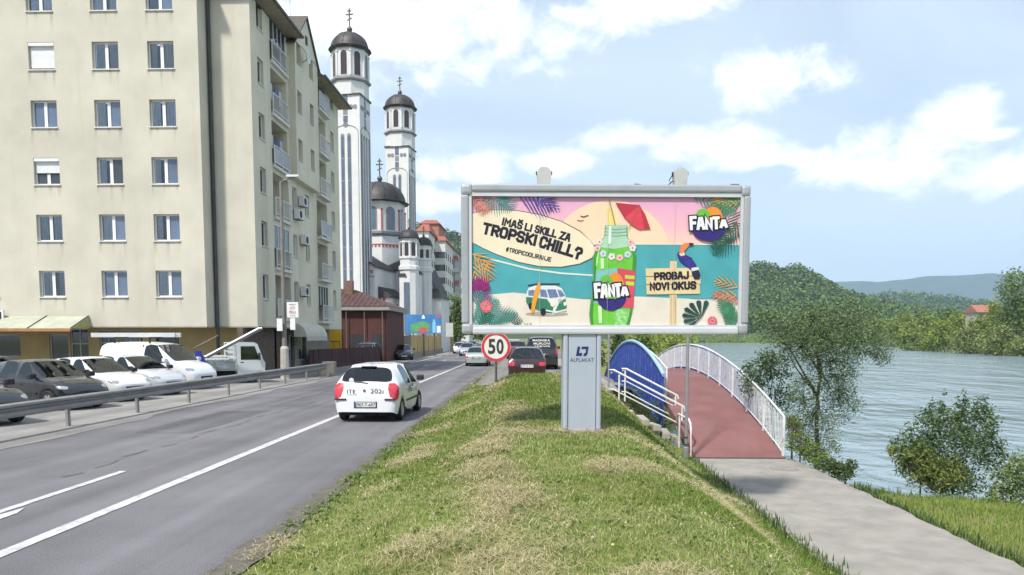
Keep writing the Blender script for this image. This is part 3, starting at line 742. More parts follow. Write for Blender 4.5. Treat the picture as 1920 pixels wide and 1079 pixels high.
# polycarbonate canopy over the shop door
cx0, cx1 = BL + 1, at(157, 600, FY - .5).x
can = thing('arched_canopy', 'pale green arched polycarbonate canopy over the shop front at the far left', 'canopy', (cx1 - 3, FY - .6, Z0 - .2))
prof = [(-1.5 + 1.48 * math.sin(k / 10 * math.pi / 2), .02 + .62 * (1 - math.cos(k / 10 * math.pi / 2)) * 0 + .62 * math.sin(k / 10 * math.pi / 2)) for k in range(11)]
cfr = (Vector((0, FY, at(60, 617, FY - 1.4).z)) - can.location, X3, Y3, Z3)
poly = M('polycarbonate', (.40, .41, .32), .5, var=.2, scale=2)
v = []; f = []
for k, (y, z) in enumerate(prof):
    v += [(cx0, y, z), (cx1, y, z)]
    if k: f.append((2 * k - 2, 2 * k - 1, 2 * k + 1, 2 * k))
MB(cfr).add(v, f).build('roof_sheet', poly, can, smooth='all')
MB(cfr).poly([(cx1, y, z) for y, z in prof] + [(cx1, 0, .02)]).build('end_panel', M('green_polycarbonate', (.36, .36, .16), .5, var=.2), can)
copper = M('copper_gutter', (.42, .21, .09), .5, .3, var=.25, scale=2)
MB(cfr).box(cx0, cx1 - .02, -1.6, -1.47, -.12, .01).build('gutter', copper, can)
for k in range(5):
    x = cx1 - .04 - k * 2.1
    MB(cfr).tube([(x, y, z + .02) for y, z in prof], .025, 6).build('rib', M('dark_zinc'), can)
# framed sign beside the canopy
sg = thing('wall_sign', 'small framed white sign with black lettering at the far left edge', 'sign', at(-8, 598, FY - .25))
MB().box(-.42, .42, -.06, .06, -.42, .42).build('frame', white_pvc, sg)
MB().box(-.34, .34, -.066, -.062, -.34, .34).build('panel', M('sign_black', (.03, .03, .03), .5), sg)
mb = MB((Vector((0, -.075, 0)), X3, Z3, -Y3)); text_into(mb, 'M', -.2, -.24, .24, -.24, .48, 0, .02); mb.build('lettering', white_pvc, sg)
MB().box(.42, .62, -.02, .02, .1, .14).box(.42, .62, -.02, .02, -.3, -.26).build('bracket', M('dark_zinc'), sg)
# awning on the road side
aw_ = thing('awning', 'rounded off-white awning with scalloped edge over the side shop', 'awning', (SX, gap(575), 2.55))
a0, a1 = gap(549) - aw_.location.y, gap(590) - aw_.location.y
prof = [(.75 * math.sin(k / 8 * math.pi / 2), .8 * math.cos(k / 8 * math.pi / 2)) for k in range(9)]
v = []; f = []
for k, (x, z) in enumerate(prof):
    v += [(x, a0, z - .35), (x, a1, z - .35)]
    if k: f.append((2 * k - 2, 2 * k - 1, 2 * k + 1, 2 * k))
awm = M('awning_cloth', (.52, .49, .42), .85, var=.15, scale=2)
MB().add(v, f).build('cover', awm, aw_, smooth='all')
for y in (a0, a1): MB().poly([(x, y, z - .35) for x, z in prof] + [(0, y, -.35)]).build('side_flap', awm, aw_)
v = []; f = []
for k in range(41):
    y = a0 + (a1 - a0) * k / 40; v += [(.755, y, -.33), (.765, y, -.55 - .05 * abs(math.sin(k * math.pi / 4)))]
    if k: f.append((2 * k - 2, 2 * k - 1, 2 * k + 1, 2 * k))
MB().add(v, f).build('valance', M('awning_band', (.56, .55, .52), .85, var=.2, scale=9, col2=(.30, .27, .22)), aw_)
# air conditioners and a dish on the road-side wall
acm = M('ac_casing', (.60, .61, .60), .5, var=.08)
def aircon(px, py, label):
    u = gap(px); p = at(px, py, u); o = thing('air_conditioner', label, 'air conditioner', (SX, u, p.z), group='air conditioners on the apartment wall')
    MB().bbox(.06, .38, -.38, .38, 0, .56, .02).build('casing', acm, o)
    MB().lathe([(.22, 0), (.22, .012), (.0, .012)], (.381, -.08, .28), 20, axis=0, cap=False).build('fan_grille', dark, o)
    MB().box(0, .4, -.3, -.27, -.04, 0).box(0, .4, .27, .3, -.04, 0).build('bracket', M('dark_zinc'), o)
aircon(565, 388, 'topmost air conditioner on the side wall, under the jettied bay')
aircon(556, 412, 'air conditioner mounted lower left of the topmost unit on the side wall')
aircon(567, 460, 'air conditioner at mid height of the side wall between windows')
aircon(565, 556, 'lowest air conditioner on the side wall above the awning')
ds = thing('satellite_dish', 'white satellite dish on the upper side wall below the gable', 'satellite dish', (SX + gp, gap(562), at(562, 118, gap(562)).z))
MB().lathe([(.0, 0), (.2, .02), (.4, .09), (.41, .09), (.2, .0), (.0, -.02)], (.35, -.1, .3), 20, axis=0, cap=False).build('reflector', acm, ds, smooth='all')
MB().tube([(0, 0, 0), (.3, -.1, .1), (.35, -.1, .28)], .02, 6).build('mount', M('dark_zinc'), ds)
# ================================================================== church
CY1, CY2, CYD = 95.0, 118.0, 107.0
chw = M('church_plaster', (.63, .63, .625), .9, var=.09, scale=.5, bump=.2, stain=(.5, .5, .5), stain_scale=.5, stain_amt=.5, zstreak=True, spec=.15)
domem = M('lead_dome', (.055, .05, .05), .55, .25, var=.4, scale=1.5, bump=.3)
slate = M('dark_church_roof', (.05, .047, .047), .7, var=.35, scale=2.0, bump=.4)
cglass = M('church_glass', (.10, .13, .18), .12, spec=.8, var=.3, scale=.6)
cdark = M('church_window_dark', (.05, .035, .035), .3, var=.3)
redst = M('church_red', (.42, .09, .09), .8, var=.2)
greyst = M('church_grey_trim', (.22, .225, .24), .8, var=.2)
gold = M('cross_metal', (.10, .095, .085), .45, .5)
CR = -R(8)

def arch_panel(mb, cx, w, z0, z1, n0, n1, k=8):
    """arched panel in the plane of mb (u, v, n)"""
    zs = z1 - w / 2
    pts = [(cx - w / 2, z0), (cx + w / 2, z0)] + [(cx + w / 2 * math.cos(a), zs + w / 2 * math.sin(a)) for a in [math.pi * i / k for i in range(k + 1)]]
    n = len(pts)
    mb.add([(p[0], p[1], n0) for p in pts] + [(p[0], p[1], n1) for p in pts],
           [tuple(range(n, 2 * n))] + [(i, (i + 1) % n, (i + 1) % n + n, i + n) for i in range(n)])
    return mb

def dome(parent, c, r, z0, h, name='dome', mat=None, n=24):
    prof = [(r * 1.10, z0 - .10), (r * 1.13, z0)] + [(r * math.cos(a) * (1.0 if i else 1.02), z0 + .06 + h * math.sin(a)) for i, a in enumerate([math.pi / 2 * i / 9 for i in range(10)])]
    d = MB().lathe(prof, (c[0], c[1], 0), n).build(name, mat or domem, parent, smooth=50)
    mb = MB()
    for k in range(12):                                   # standing seams
        q = 2 * math.pi * k / 12
        mb.tube([(c[0] + r * 1.012 * math.cos(a) * math.cos(q), c[1] + r * 1.012 * math.cos(a) * math.sin(q), z0 + .06 + h * 1.012 * math.sin(a)) for a in [math.pi / 2 * i / 8 for i in range(9)]], .03, 4)
    mb.build('dome_seam', mat or domem, d)
    return d

def cross(parent, x, y, z, h):
    c = MB().lathe([(.0, 0), (.05 * h, .02 * h), (.11 * h, .16 * h), (.11 * h, .22 * h), (.03 * h, .32 * h), (.03 * h, .4 * h)], (x, y, z), 12).build('cross', gold, parent, smooth=True)
    mb = MB(); s = h * .022
    mb.box(x - s, x + s, y - s, y + s, z + .38 * h, z + h); mb.box(x - .15 * h, x + .15 * h, y - s * .9, y + s * .9, z + .74 * h, z + .74 * h + 2 * s)
    mb.box(x - .08 * h, x + .08 * h, y - s * .9, y + s * .9, z + .88 * h, z + .88 * h + 2 * s)
    mb.tube([(x - .1 * h, y, z + .54 * h), (x + .1 * h, y, z + .62 * h)], s, 6)
    mb.build('cross_arm', gold, c)

def octdrum(parent, cx, cy, r, z0, z1, zw0, zw1, ww, red=False, name='belfry', nface=8, colm=True):
    d = MB().lathe([(r, z0), (r, z1)], (cx, cy, 0), nface, a0=math.pi / nface).build(name, chw, parent)
    ap = r * math.cos(math.pi / nface)
    for k in range(nface):
        q = 2 * math.pi * k / nface
        nrm = Vector((math.cos(q), math.sin(q), 0)); u = Vector((-nrm.y, nrm.x, 0))
        if nrm.y > .5: continue                          # faces turned from the street
        fr = (Vector((cx, cy, 0)) + nrm * ap, u, Z3, nrm)
        arch_panel(MB(fr), 0, ww * 1.45, zw0 - .05, zw1 + ww * .35, -.02, .03).build('arch_trim', chw if not red else greyst, d)
        arch_panel(MB(fr), 0, ww, zw0, zw1, .0, .045).build('arched_window', cdark if not red else cglass, d)
        if colm:
            q2 = q + math.pi / nface; c2 = Vector((cx + r * math.cos(q2), cy + r * math.sin(q2), 0))
            MB().lathe([(.13, zw0 - .1), (.11, zw0), (.11, zw1 - ww * .3), (.19, zw1 - ww * .15), (.19, zw1)], c2, 10).build('column', redst if red else chw, d)
    return d

def tower(cx, Yc, label, detail):
    c = at(cx, 631, Yc); z = lambda py: at(cx, py, Yc).z
    f = 1 if detail else 0
    rows = dict(dome=64, eave=97, w0=150, w1=106, corn=160, top=183) if detail else dict(dome=180, eave=205, w0=245, w1=213, corn=255, top=278)
    o = thing('church_tower', label, 'tower', (c.x, c.y, 0), CR, group='twin church bell towers')
    hw = 1.83; zt = z(rows['top']); zc = z(rows['corn']); ze = z(rows['eave'])
    body = MB().box(-hw, hw, -hw, hw, 0, zt).build('shaft', chw, o)
    rd = 2.27
    octdrum(o, 0, 0, rd * .99, zt - .2, ze, z(rows['w0']), z(rows['w1']), .78)
    MB().lathe([(rd * 1.0, zc - .06), (rd * 1.05, zc), (rd * 1.12, zc + .12), (rd * 1.12, zc + .3), (rd * 1.04, zc + .42), (rd * 1.0, zc + .5)], n=8, a0=math.pi / 8, cap=False).build('cornice', greyst, o)
    MB().lathe([(rd * 1.06, ze - .25), (rd * 1.16, ze - .05), (rd * 1.16, ze + .02), (rd * .9, ze + .05)], n=8, a0=math.pi / 8, cap=False).build('eave', domem, o)
    dome(o, (0, 0), rd * 1.02, ze + .05, z(rows['dome']) - ze)
    cross(o, 0, 0, z(rows['dome']) - .05, z(15 if detail else 143) - z(rows['dome']))
    # corner hoods on the shaft
    for sx in (-1, 1):
        for sy in (-1, 1):
            MB().add([(sx * hw * 1.08, sy * hw * 1.08, zt - .12), (sx * .55, sy * hw * 1.08, zt - .12), (sx * .55, sy * .55, zt + .45), (sx * hw * 1.08, sy * .55, zt - .12),
                      (sx * hw * 1.08, sy * hw * 1.08, zt - .3), (sx * .55, sy * hw * 1.08, zt - .3), (sx * hw * 1.08, sy * .55, zt - .3)],
                     [(0, 1, 2), (0, 2, 3), (0, 4, 5, 1), (0, 3, 6, 4), (1, 5, 2), (3, 2, 6)]).build('corner_hood', slate, o)
    for (nrm, nm) in ((Vector((0, -1, 0)), 'front'), (Vector((1, 0, 0)), 'side')):
        u = Vector((-nrm.y, nrm.x, 0)); fr = (nrm * hw, u, Z3, nrm)
        s0 = (560 if detail else 420); s1 = (258 if detail else 332)
        zb, ztop = (2.5, z(s1))
        for dx in (-.42, .42):
            sl = arch_panel(MB(fr), dx, .46, zb, ztop, -.02, .05).build('slot_window', greyst, body)
            n = 9
            for k in range(n):
                a = zb + (ztop - zb - .3) * k / n; MB(fr).box(dx - .17, dx + .17, a + .06, zb + (ztop - zb - .3) * (k + 1) / n - .06, .04, .06).build('pane', cglass, body)
        if nm == 'side':
            MB(fr).box(-1.55, -1.1, zb, ztop, 0, .05).box(1.1, 1.55, zb, ztop, 0, .05).build('side_strip', greyst, body)
        # cross of dark panels with roundels
        zc2 = z(210 if detail else 297)
        for dz in (-1.35, -.45, .45, 1.2): MB(fr).box(-.28, .28, zc2 + dz - .36, zc2 + dz + .36, 0, .05).build('cross_panel', cglass if dz != -.45 else greyst, body)
        for dx in (-1.25, -.72, .72, 1.25): MB(fr).lathe([(.27, 0), (.27, .05), (0, .05)], (dx, zc2 + .05, 0), 12, cap=False).build('roundel', greyst, body)
        for zz in (zc2 + 2.1, zc2 - 2.05):
            MB(fr).lathe([(.32, 0), (.32, .05), (.2, .05), (.2, .03), (0, .03)], (0, zz, 0), 16, cap=False).build('roundel', greyst, body)
        arc = MB(fr).tube([(1.6 * math.cos(a), ztop + .1 + .9 * math.sin(a), .03) for a in [math.pi * k / 14 for k in range(15)]], .035, 5).build('arch_line', greyst, body)
        MB(fr).box(-1.63, -1.57, zb, ztop + .1, 0, .035).box(1.57, 1.63, zb, ztop + .1, 0, .035).build('edge_line', greyst, body)
    return o
tower(665, CY1, 'nearer and taller-looking white church tower with dark dome behind the apartment block', True)
tower(755, CY2, 'farther white church tower with dark dome and cross, right of the nearer one', False)

# main body
cc = at(716, 631, CYD)
ch = thing('church', 'white church with large dark dome, red trim and small turrets between its towers', 'church', (cc.x, cc.y, 0), CR)
zd = lambda py: at(716, py, CYD).z
rD = 3.55
octdrum(ch, 0, 0, rD * .98, zd(442), zd(383), zd(436), zd(398), .95, red=True, name='drum')
MB().lathe([(rD, zd(444) - .3), (rD * 1.08, zd(444)), (rD * 1.08, zd(440)), (rD * .97, zd(438))], n=8, a0=math.pi / 8, cap=False).build('cornice', greyst, ch)
dome(ch, (0, 0), rD * 1.02, zd(383), zd(343) - zd(383), n=32)
cross(ch, 0, 0, zd(344), zd(298) - zd(344))
zb0 = zd(500)
MB().lathe([(rD * .99, zb0 - 3), (rD * .99, zd(444))], n=8, a0=math.pi / 8).build('octagon_base', chw, ch)
def teeth(fr, u0, u1, z, n, parent):
    mb = MB(fr); mb.box(u0, u1, z, z + .10, 0, .05)
    for k in range(n): a = u0 + (u1 - u0) * k / n; mb.box(a, a + (u1 - u0) / n * .55, z - .32, z, 0, .045)
    mb.build('red_trim', redst, parent)
apx = rD * .99 * math.cos(math.pi / 8)
for k in (4, 5, 6, 7, 8):
    q = 2 * math.pi * k / 8; nrm = Vector((math.cos(q), math.sin(q), 0)); u = Vector((-nrm.y, nrm.x, 0))
    if nrm.y > .3: continue
    hwid = rD * .99 * math.sin(math.pi / 8); teeth((nrm * apx, u, Z3, nrm), -hwid, hwid, zd(464), 5, ch)
def gable_block(x0, x1, y0, y1, ze, zr, axis, parent, nm='nave'):
    """gabled block: ridge along x or y"""
    b = MB()
    if axis == 'x':
        b.prism([(y0, 0), (y1, 0), (y1, ze), ((y0 + y1) / 2, zr), (y0, ze)], x0, x1, axis=0)
    else:
        b.prism([(x0, 0), (x1, 0), (x1, ze), ((x0 + x1) / 2, zr), (x0, ze)], y0, y1, axis=1)
    o = b.build(nm, chw, parent)
    r = MB(); ov = .25; th = .22
    if axis == 'x':
        ym = (y0 + y1) / 2
        for (ya, s) in ((y0 - ov, -1), (y1 + ov, 1)):
            zz = ze - ov * (zr - ze) / (ym - y0)
            r.add([(x0 - ov, ya, zz + .05), (x1 + ov, ya, zz + .05), (x1 + ov, ym, zr + .05), (x0 - ov, ym, zr + .05), (x0 - ov, ya, zz + th), (x1 + ov, ya, zz + th), (x1 + ov, ym, zr + th), (x0 - ov, ym, zr + th)],
                  [(0, 1, 2, 3), (4, 5, 6, 7), (0, 1, 5, 4), (1, 2, 6, 5), (0, 3, 7, 4)])
    else:
        xm = (x0 + x1) / 2
        for (xa, s) in ((x0 - ov, -1), (x1 + ov, 1)):
            zz = ze - ov * (zr - ze) / (xm - x0)
            r.add([(xa, y0 - ov, zz + .05), (xa, y1 + ov, zz + .05), (xm, y1 + ov, zr + .05), (xm, y0 - ov, zr + .05), (xa, y0 - ov, zz + th), (xa, y1 + ov, zz + th), (xm, y1 + ov, zr + th), (xm, y0 - ov, zr + th)],
                  [(0, 1, 2, 3), (4, 5, 6, 7), (0, 1, 5, 4), (0, 3, 7, 4)])
    r.build('roof', slate, o)
    return o
# cross arm towards the road (gable faces the river) and the long nave
arm = gable_block(-4.2, 4.6, -3.6, 3.6, zd(512), zd(483), 'x', ch, 'cross_arm')
nav = gable_block(-3.2, 3.2, -11.5, 11.5, zd(515), zd(488), 'y', ch, 'nave')
ais = MB().box(-4.4, 4.4, -10, 10, 0, zd(560)).build('aisle', chw, ch)
mb = MB()
for sx in (-1, 1): mb.add([(sx * 4.7, -10.3, zd(562)), (sx * 4.7, 10.3, zd(562)), (sx * 3.15, 10.3, zd(546)), (sx * 3.15, -10.3, zd(546)), (sx * 4.7, -10.3, zd(562) - .25), (sx * 4.7, 10.3, zd(562) - .25), (sx * 3.15, -10.3, zd(562) - .25)], [(0, 1, 2, 3), (0, 4, 5, 1), (0, 3, 6, 4)])
mb.build('roof', slate, ais)
# front gable of the nave (towards the camera)
frn = (Vector((0, -11.5, 0)), X3, Z3, -Y3)
arch_panel(MB(frn), -.8, 1.6, zd(548), zd(515), .0, .06).build('arched_window', cglass, nav)
teeth(frn, .2, 3.1, zd(522), 7, nav)
MB(frn).box(-3.2, 3.2, zd(531) - .06, zd(531) + .06, 0, .06).build('string_course', greyst, nav)
fra = (Vector((0, -10, 0)), X3, Z3, -Y3)
teeth(fra, -1.5, 4.3, zd(566), 10, ais)
for x in (1.2, 3.2): MB(fra).box(x - .3, x + .3, 1.5, zd(575), .0, .06).build('slot_window', cglass, ais)
frr = (Vector((4.4, 0, 0)), Y3, Z3, X3)
for y in (-8.5, -6.3, 6.3, 8.5): arch_panel(MB(frr), y, .9, 2.5, zd(575), 0, .06).build('arched_window', cglass, ais)
frm = (Vector((4.6, 0, 0)), Y3, Z3, X3)
for y in (-1.8, 0, 1.8): arch_panel(MB(frm), y, 1.0, zd(580), zd(515), 0, .06).build('arched_window', cglass, arm)
teeth(frm, -3.6, 3.6, zd(520), 12, arm)
def turret(px, Yt, dtop, eave, wb, low, rpx, base, nm, slot=True):
    p = at(px, 631, Yt) - Vector((cc.x, cc.y, 0)); q = Matrix.Rotation(-CR, 3, 'Z') @ Vector((p.x, p.y, 0))
    z = lambda py: at(px, py, Yt).z; r = rpx * Yt / FOC
    o = MB().lathe([(r * 1.02, base), (r * 1.02, z(low + 22)), (r * 1.15, z(low + 20)), (r * 1.15, z(low + 14)), (r, z(low + 12)), (r, z(low)), (r * 1.1, z(low) + .05), (r * 1.1, z(low) + .3), (r * .98, z(low) + .35)], (q.x, q.y, 0), 10, cap=False).build('turret', chw, ch)
    d = octdrum(ch, q.x, q.y, r * .97, z(low), z(eave), z(wb), z(eave + 9), r * .42, name='lantern')
    dome(ch, (q.x, q.y), r * 1.02, z(eave), z(dtop) - z(eave), 'turret_dome')
    cross(ch, q.x, q.y, z(dtop) - .03, z(dtop - 22) - z(dtop))
    if slot:
        fr = (Vector((q.x, q.y - r * .97, 0)), X3, Z3, -Y3)
        MB(fr).box(-r * .28, r * .28, 2.5, z(low + 44), 0, .14).build('slot_window', cglass, o)
    return o
turret(769, 99, 432, 447, 482, 487, 18, 0, 'a')
turret(796, 106, 446, 460, 486, 490, 15, 0, 'b', False)
# pilasters and porch on the road side
for (px, Yt, top) in ((757, 98.2, 512), (784, 99.5, 508)):
    p = at(px, 631, Yt) - Vector((cc.x, cc.y, 0)); q = Matrix.Rotation(-CR, 3, 'Z') @ Vector((p.x, p.y, 0))
    zt = at(px, top, Yt).z
    pl = MB().box(q.x - .38, q.x + .38, q.y - .38, q.y + .6, 0, zt - .5).build('pilaster', chw, ch)
    MB().prism([(q.x - .6, zt - .5), (q.x + .6, zt - .5), (q.x + .42, zt - .1), (q.x - .42, zt - .1)], q.y - .5, q.y + .7, axis=1).build('capital', slate, pl)
p = at(806, 631, 112) - Vector((cc.x, cc.y, 0)); q = Matrix.Rotation(-CR, 3, 'Z') @ Vector((p.x, p.y, 0))
por = gable_block(q.x - 1.4, q.x + 1.7, q.y - 2, q.y + 3, at(806, 548, 112).z, at(806, 508, 112).z, 'y', ch, 'porch')
frp = (Vector((q.x + .15, q.y - 2, 0)), X3, Z3, -Y3)
arch_panel(MB(frp), 0, .7, at(806, 570, 112).z, at(806, 530, 112).z, 0, .06).build('arched_window', cglass, por)
p = at(815, 631, 108) - Vector((cc.x, cc.y, 0)); q = Matrix.Rotation(-CR, 3, 'Z') @ Vector((p.x, p.y, 0))
low = MB().box(q.x - 1.2, q.x + 1.4, q.y - 1.5, q.y + 3, 0, at(815, 560, 108).z).build('vestibule', chw, ch)
MB().add([(q.x - 1.5, q.y - 1.8, at(815, 561, 108).z), (q.x + 1.7, q.y - 1.8, at(815, 561, 108).z), (q.x + 1.7, q.y + 3.2, at(815, 561, 108).z), (q.x - 1.5, q.y + 3.2, at(815, 561, 108).z), (q.x - .3, q.y + .2, at(815, 541, 108).z), (q.x + .3, q.y + 1.2, at(815, 541, 108).z)],
         [(0, 1, 5, 4), (1, 2, 5), (2, 3, 4, 5), (3, 0, 4), (3, 2, 1, 0)]).build('hip_roof', slate, low)
MB((Vector((q.x, q.y - 1.5, 0)), X3, Z3, -Y3)).box(-.35, .35, .1, 2.3, 0, .06).build('door', cdark, low)

# ================================================================== red shop behind the apartments
redw = M('red_brown_plaster', (.085, .027, .022), .85, var=.3, scale=1.2, stain=(.07, .03, .026), stain_amt=.5)
redroof = M('red_metal_roof', (.075, .03, .027), .6, var=.25, scale=1.5, stain=(.19, .10, .085), stain_scale=1.2, stain_amt=.5)
p0 = at(640, 631, 66); p1 = at(725, 631, 66)
shp = thing('red_kiosk_building', 'low dark red shop with hipped red roof in front of the church', 'shop', (p1.x, 66, 0))
ze = at(690, 577, 66).z; x0 = -9.0
MB().box(x0, 0, 0, 9, 0, ze - .25).build('wall', redw, shp)
MB().box(x0 - .2, .35, -.45, 9.3, ze - .25, ze + .12).build('fascia', M('fascia_grey', (.30, .28, .26), .8, var=.2), shp)
zr = at(690, 549, 69).z
rfk = MB().add([(x0 - .25, -.5, ze + .12), (.4, -.5, ze + .12), (.4, 9.4, ze + .12), (x0 - .25, 9.4, ze + .12), (x0 + 2, 4.2, zr + .6), (-3.6, 4.2, zr + .3)], [(0, 1, 5, 4), (1, 2, 5), (2, 3, 4, 5), (3, 0, 4)]).build('roof', redroof, shp)
mb = MB()
for k in range(22):
    a = k / 21; xb = (x0 - .25) + (.65 - x0) * a; xt = min(max(xb, x0 + 2), -3.6); tt = 1.0
    if xb > -3.6: tt = (0.4 - xb) / 4.0
    mb.tube([(xb, -.5, ze + .14), (xb + (xt - xb) * tt if xb <= -3.6 else xb, -.5 + 4.7 * tt, ze + .14 + (zr + .3 - ze - .12) * tt)], .025, 4)
mb.build('roof_seam', redroof, rfk)
MB().box(x0 + 4.6, x0 + 5.3, 3.0, 3.6, ze + .4, zr + 1.1).build('chimney', M('brick_brown', (.2, .12, .09), .9, var=.3), rfk)
for (a, b, c, d, m) in ((-5.6, -3.9, .1, 2.5, redst), (-3.3, -1.9, .1, 2.4, dark), (-1.4, -.4, .9, 2.4, glass)):
    MB().box(a, b, -.06, .0, c, d).build('door' if c < .5 else 'window', m, shp)
for k in range(3): MB().tube([(-.3 - k * 1.6, -.3, 0), (-.3 - k * 1.6, -.3, ze - .25)], .05, 8).build('post', M('brown_timber', (.17, .11, .07), .8, var=.3), shp)
# yellow panel wall at the end of the apartment block
pa, pb = at(600, 631, 55.5), at(641, 631, 55.5)
yw = thing('yellow_hoarding', 'bright yellow panel wall at the end of the apartment block', 'hoarding', (pb.x, 55.5, 0))
zt_, zb_ = at(620, 611, 55.5).z, at(620, 655, 55.5).z
for k in range(3): wdt = (pb.x - pa.x + 2) / 3; MB().box(-(k + 1) * wdt + .02, -k * wdt - .02, -.03, .03, zb_, zt_).build('panel', M('yellow_sheet', (.80, .48, .02), .6, var=.12), yw)
for k in range(4): MB().box(-k * wdt - .05, -k * wdt + .05, .03, .12, 0, zt_).build('post', M('dark_zinc'), yw)
mb = MB()
for zz in (zb_ - .1, zb_ + .55): mb.box(-wdt * 3, 0, -.55, -.5, zz, zz + .05)
for k in range(9): mb.box(-wdt * 3 * k / 8 - .03, -wdt * 3 * k / 8 + .0, -.548, -.502, 0, zb_ + .6)
mb.build('railing', M('dark_zinc'), yw)
# dark red board fence along the yard
fw0, fw1 = Vector((-14.3, 47.5, 0)), Vector((-13.2, 64.5, 0))
fn = thing('board_fence', 'dark burgundy board fence along the yard beyond the guardrail', 'fence', fw0, 0)
bm_ = M('burgundy_boards', (.055, .013, .017), .75, var=.35, scale=4)
me = MB().box(-.025, .025, -.0, .33, .05, 1.35).build('board', bm_, fn)
nb = 48
for k in range(nb):
    o = me if k == 0 else me.copy()
    if k: COL.objects.link(o)
    o.parent = fn; o.location = (fw1 - fw0) * (k / nb) + Vector((0, 0, .03 * random.random())); o.rotation_euler = (R(random.uniform(-1, 1)), R(random.uniform(-1.5, 1.5)), -math.atan2(1.1, 17))
# yellow boundary wall with stone base and the poster board above it
y0_, y1_ = 76.0, 150.0
bw = thing('yellow_boundary_wall', 'ochre yellow panelled wall on a low stone base along the far roadside', 'wall', (-12.4, y0_, 0))
ywm = M('ochre_panel', (.46, .33, .14), .85, var=.18, scale=1, stain=(.3, .2, .1), stain_amt=.4)
prev = None
for k in range(14):
    a = k * 4.6; xa = -.0014 * a * a * .4; xb = -.0014 * (a + 4.6) ** 2 * .4
    fr = (Vector((xa, a, 0)), Vector((xb - xa, 4.6, 0)).normalized(), Z3, Vector((1, 0, 0)))
    MB(fr).box(.1, 4.5, .55, 2.35, -.1, 0).build('panel', ywm, bw)
    MB(fr).box(-.1, .1, .0, 2.45, -.15, .06).build('post', ywm, bw)
    MB(fr).box(0, 4.6, 0, .55, -.18, .1).build('stone_base', M('rubble_base', (.26, .23, .17), .9, var=.3, scale=2, bump=.6), bw)
bwf = (Vector((0, -.1, 0)), X3, Z3, -Y3)
for k in range(3): MB(bwf).box(-4.2 + k * 1.4, -2.85 + k * 1.4, .5, 2.3, -.05, .05).build('front_panel', M('pale_gate', (.38, .36, .33), .8, var=.2), bw)
pa, pb = at(760, 591, 84), at(828, 591, 84)
pb2 = thing('poster_board', 'distant blue and green poster board standing over the yellow wall', 'poster', (0.5 * (pa.x + pb.x), 84, 0), R(-4))
wd = (pb.x - pa.x) / 2; za, zb = at(795, 626, 84).z, at(795, 590, 84).z
bp = MB().box(-wd, wd, -.06, .06, za, zb).build('panel', M('poster_blue', (.07, .25, .50), .5, var=.3, scale=.4, col2=(.03, .12, .36)), pb2)
fp = (Vector((0, -.064, za)), X3, Z3, -Y3); hh = zb - za
MB(fp).poly([(-wd * .7, .08 * hh, .002), (wd * .3, .08 * hh, .002), (wd * .4, .5 * hh, .002), (wd * .05, .66 * hh, .002), (-wd * .4, .6 * hh, .002), (-wd * .75, .45 * hh, .002)]).build('green_print', M('poster_green', (.10, .34, .14), .5, var=.3, scale=1), bp)
MB(fp).poly([(-wd * .3, .05 * hh, .005), (wd * .25, .05 * hh, .005), (wd * .2, .3 * hh, .005), (-wd * .2, .34 * hh, .005)]).build('red_print', M('poster_red', (.5, .1, .12), .5, var=.3, scale=2), bp)
MB(fp).poly([(wd * .5, .05 * hh, .005), (wd * .68, .05 * hh, .005), (wd * .68, .55 * hh, .005), (wd * .62, .75 * hh, .005), (wd * .56, .75 * hh, .005), (wd * .5, .55 * hh, .005)]).build('bottle_print', M('poster_lightblue', (.2, .5, .7), .5), bp)
MB(fp).box(wd * .74, wd * .96, .05 * hh, .4 * hh, .0, .004).build('white_print', white_pvc, bp)
MB(fp).box(wd * .7, wd * .98, .85 * hh, .97 * hh, .0, .004).build('red_band', M('poster_red'), bp)
MB(fp).poly([(-.2, .78 * hh, .005), (.2, .78 * hh, .005), (.12, .93 * hh, .005), (0, 1.0 * hh - .03, .005), (-.12, .93 * hh, .005)]).build('white_emblem', white_pvc, bp)
for x in (-wd * .6, 0, wd * .6): MB().box(x - .05, x + .05, .07, .17, 0, zb).build('leg', M('dark_zinc'), pb2)
# back of a road sign beyond
p = at(843, 631, 92)
rs = thing('road_sign_back', 'pale back of a square road sign on a post beyond the yellow wall', 'road sign', (p.x, 92, 0))
MB().tube([(0, 0, 0), (0, 0, at(843, 606, 92).z)], .05, 8).build('post', M('zinc_post', (.35, .36, .36), .5, .5, var=.15), rs)
MB().bbox(-.45, .45, -.08, -.05, at(843, 632, 92).z, at(843, 606, 92).z, .01).build('plate', M('sign_back_grey', (.46, .46, .44), .6, var=.1), rs)
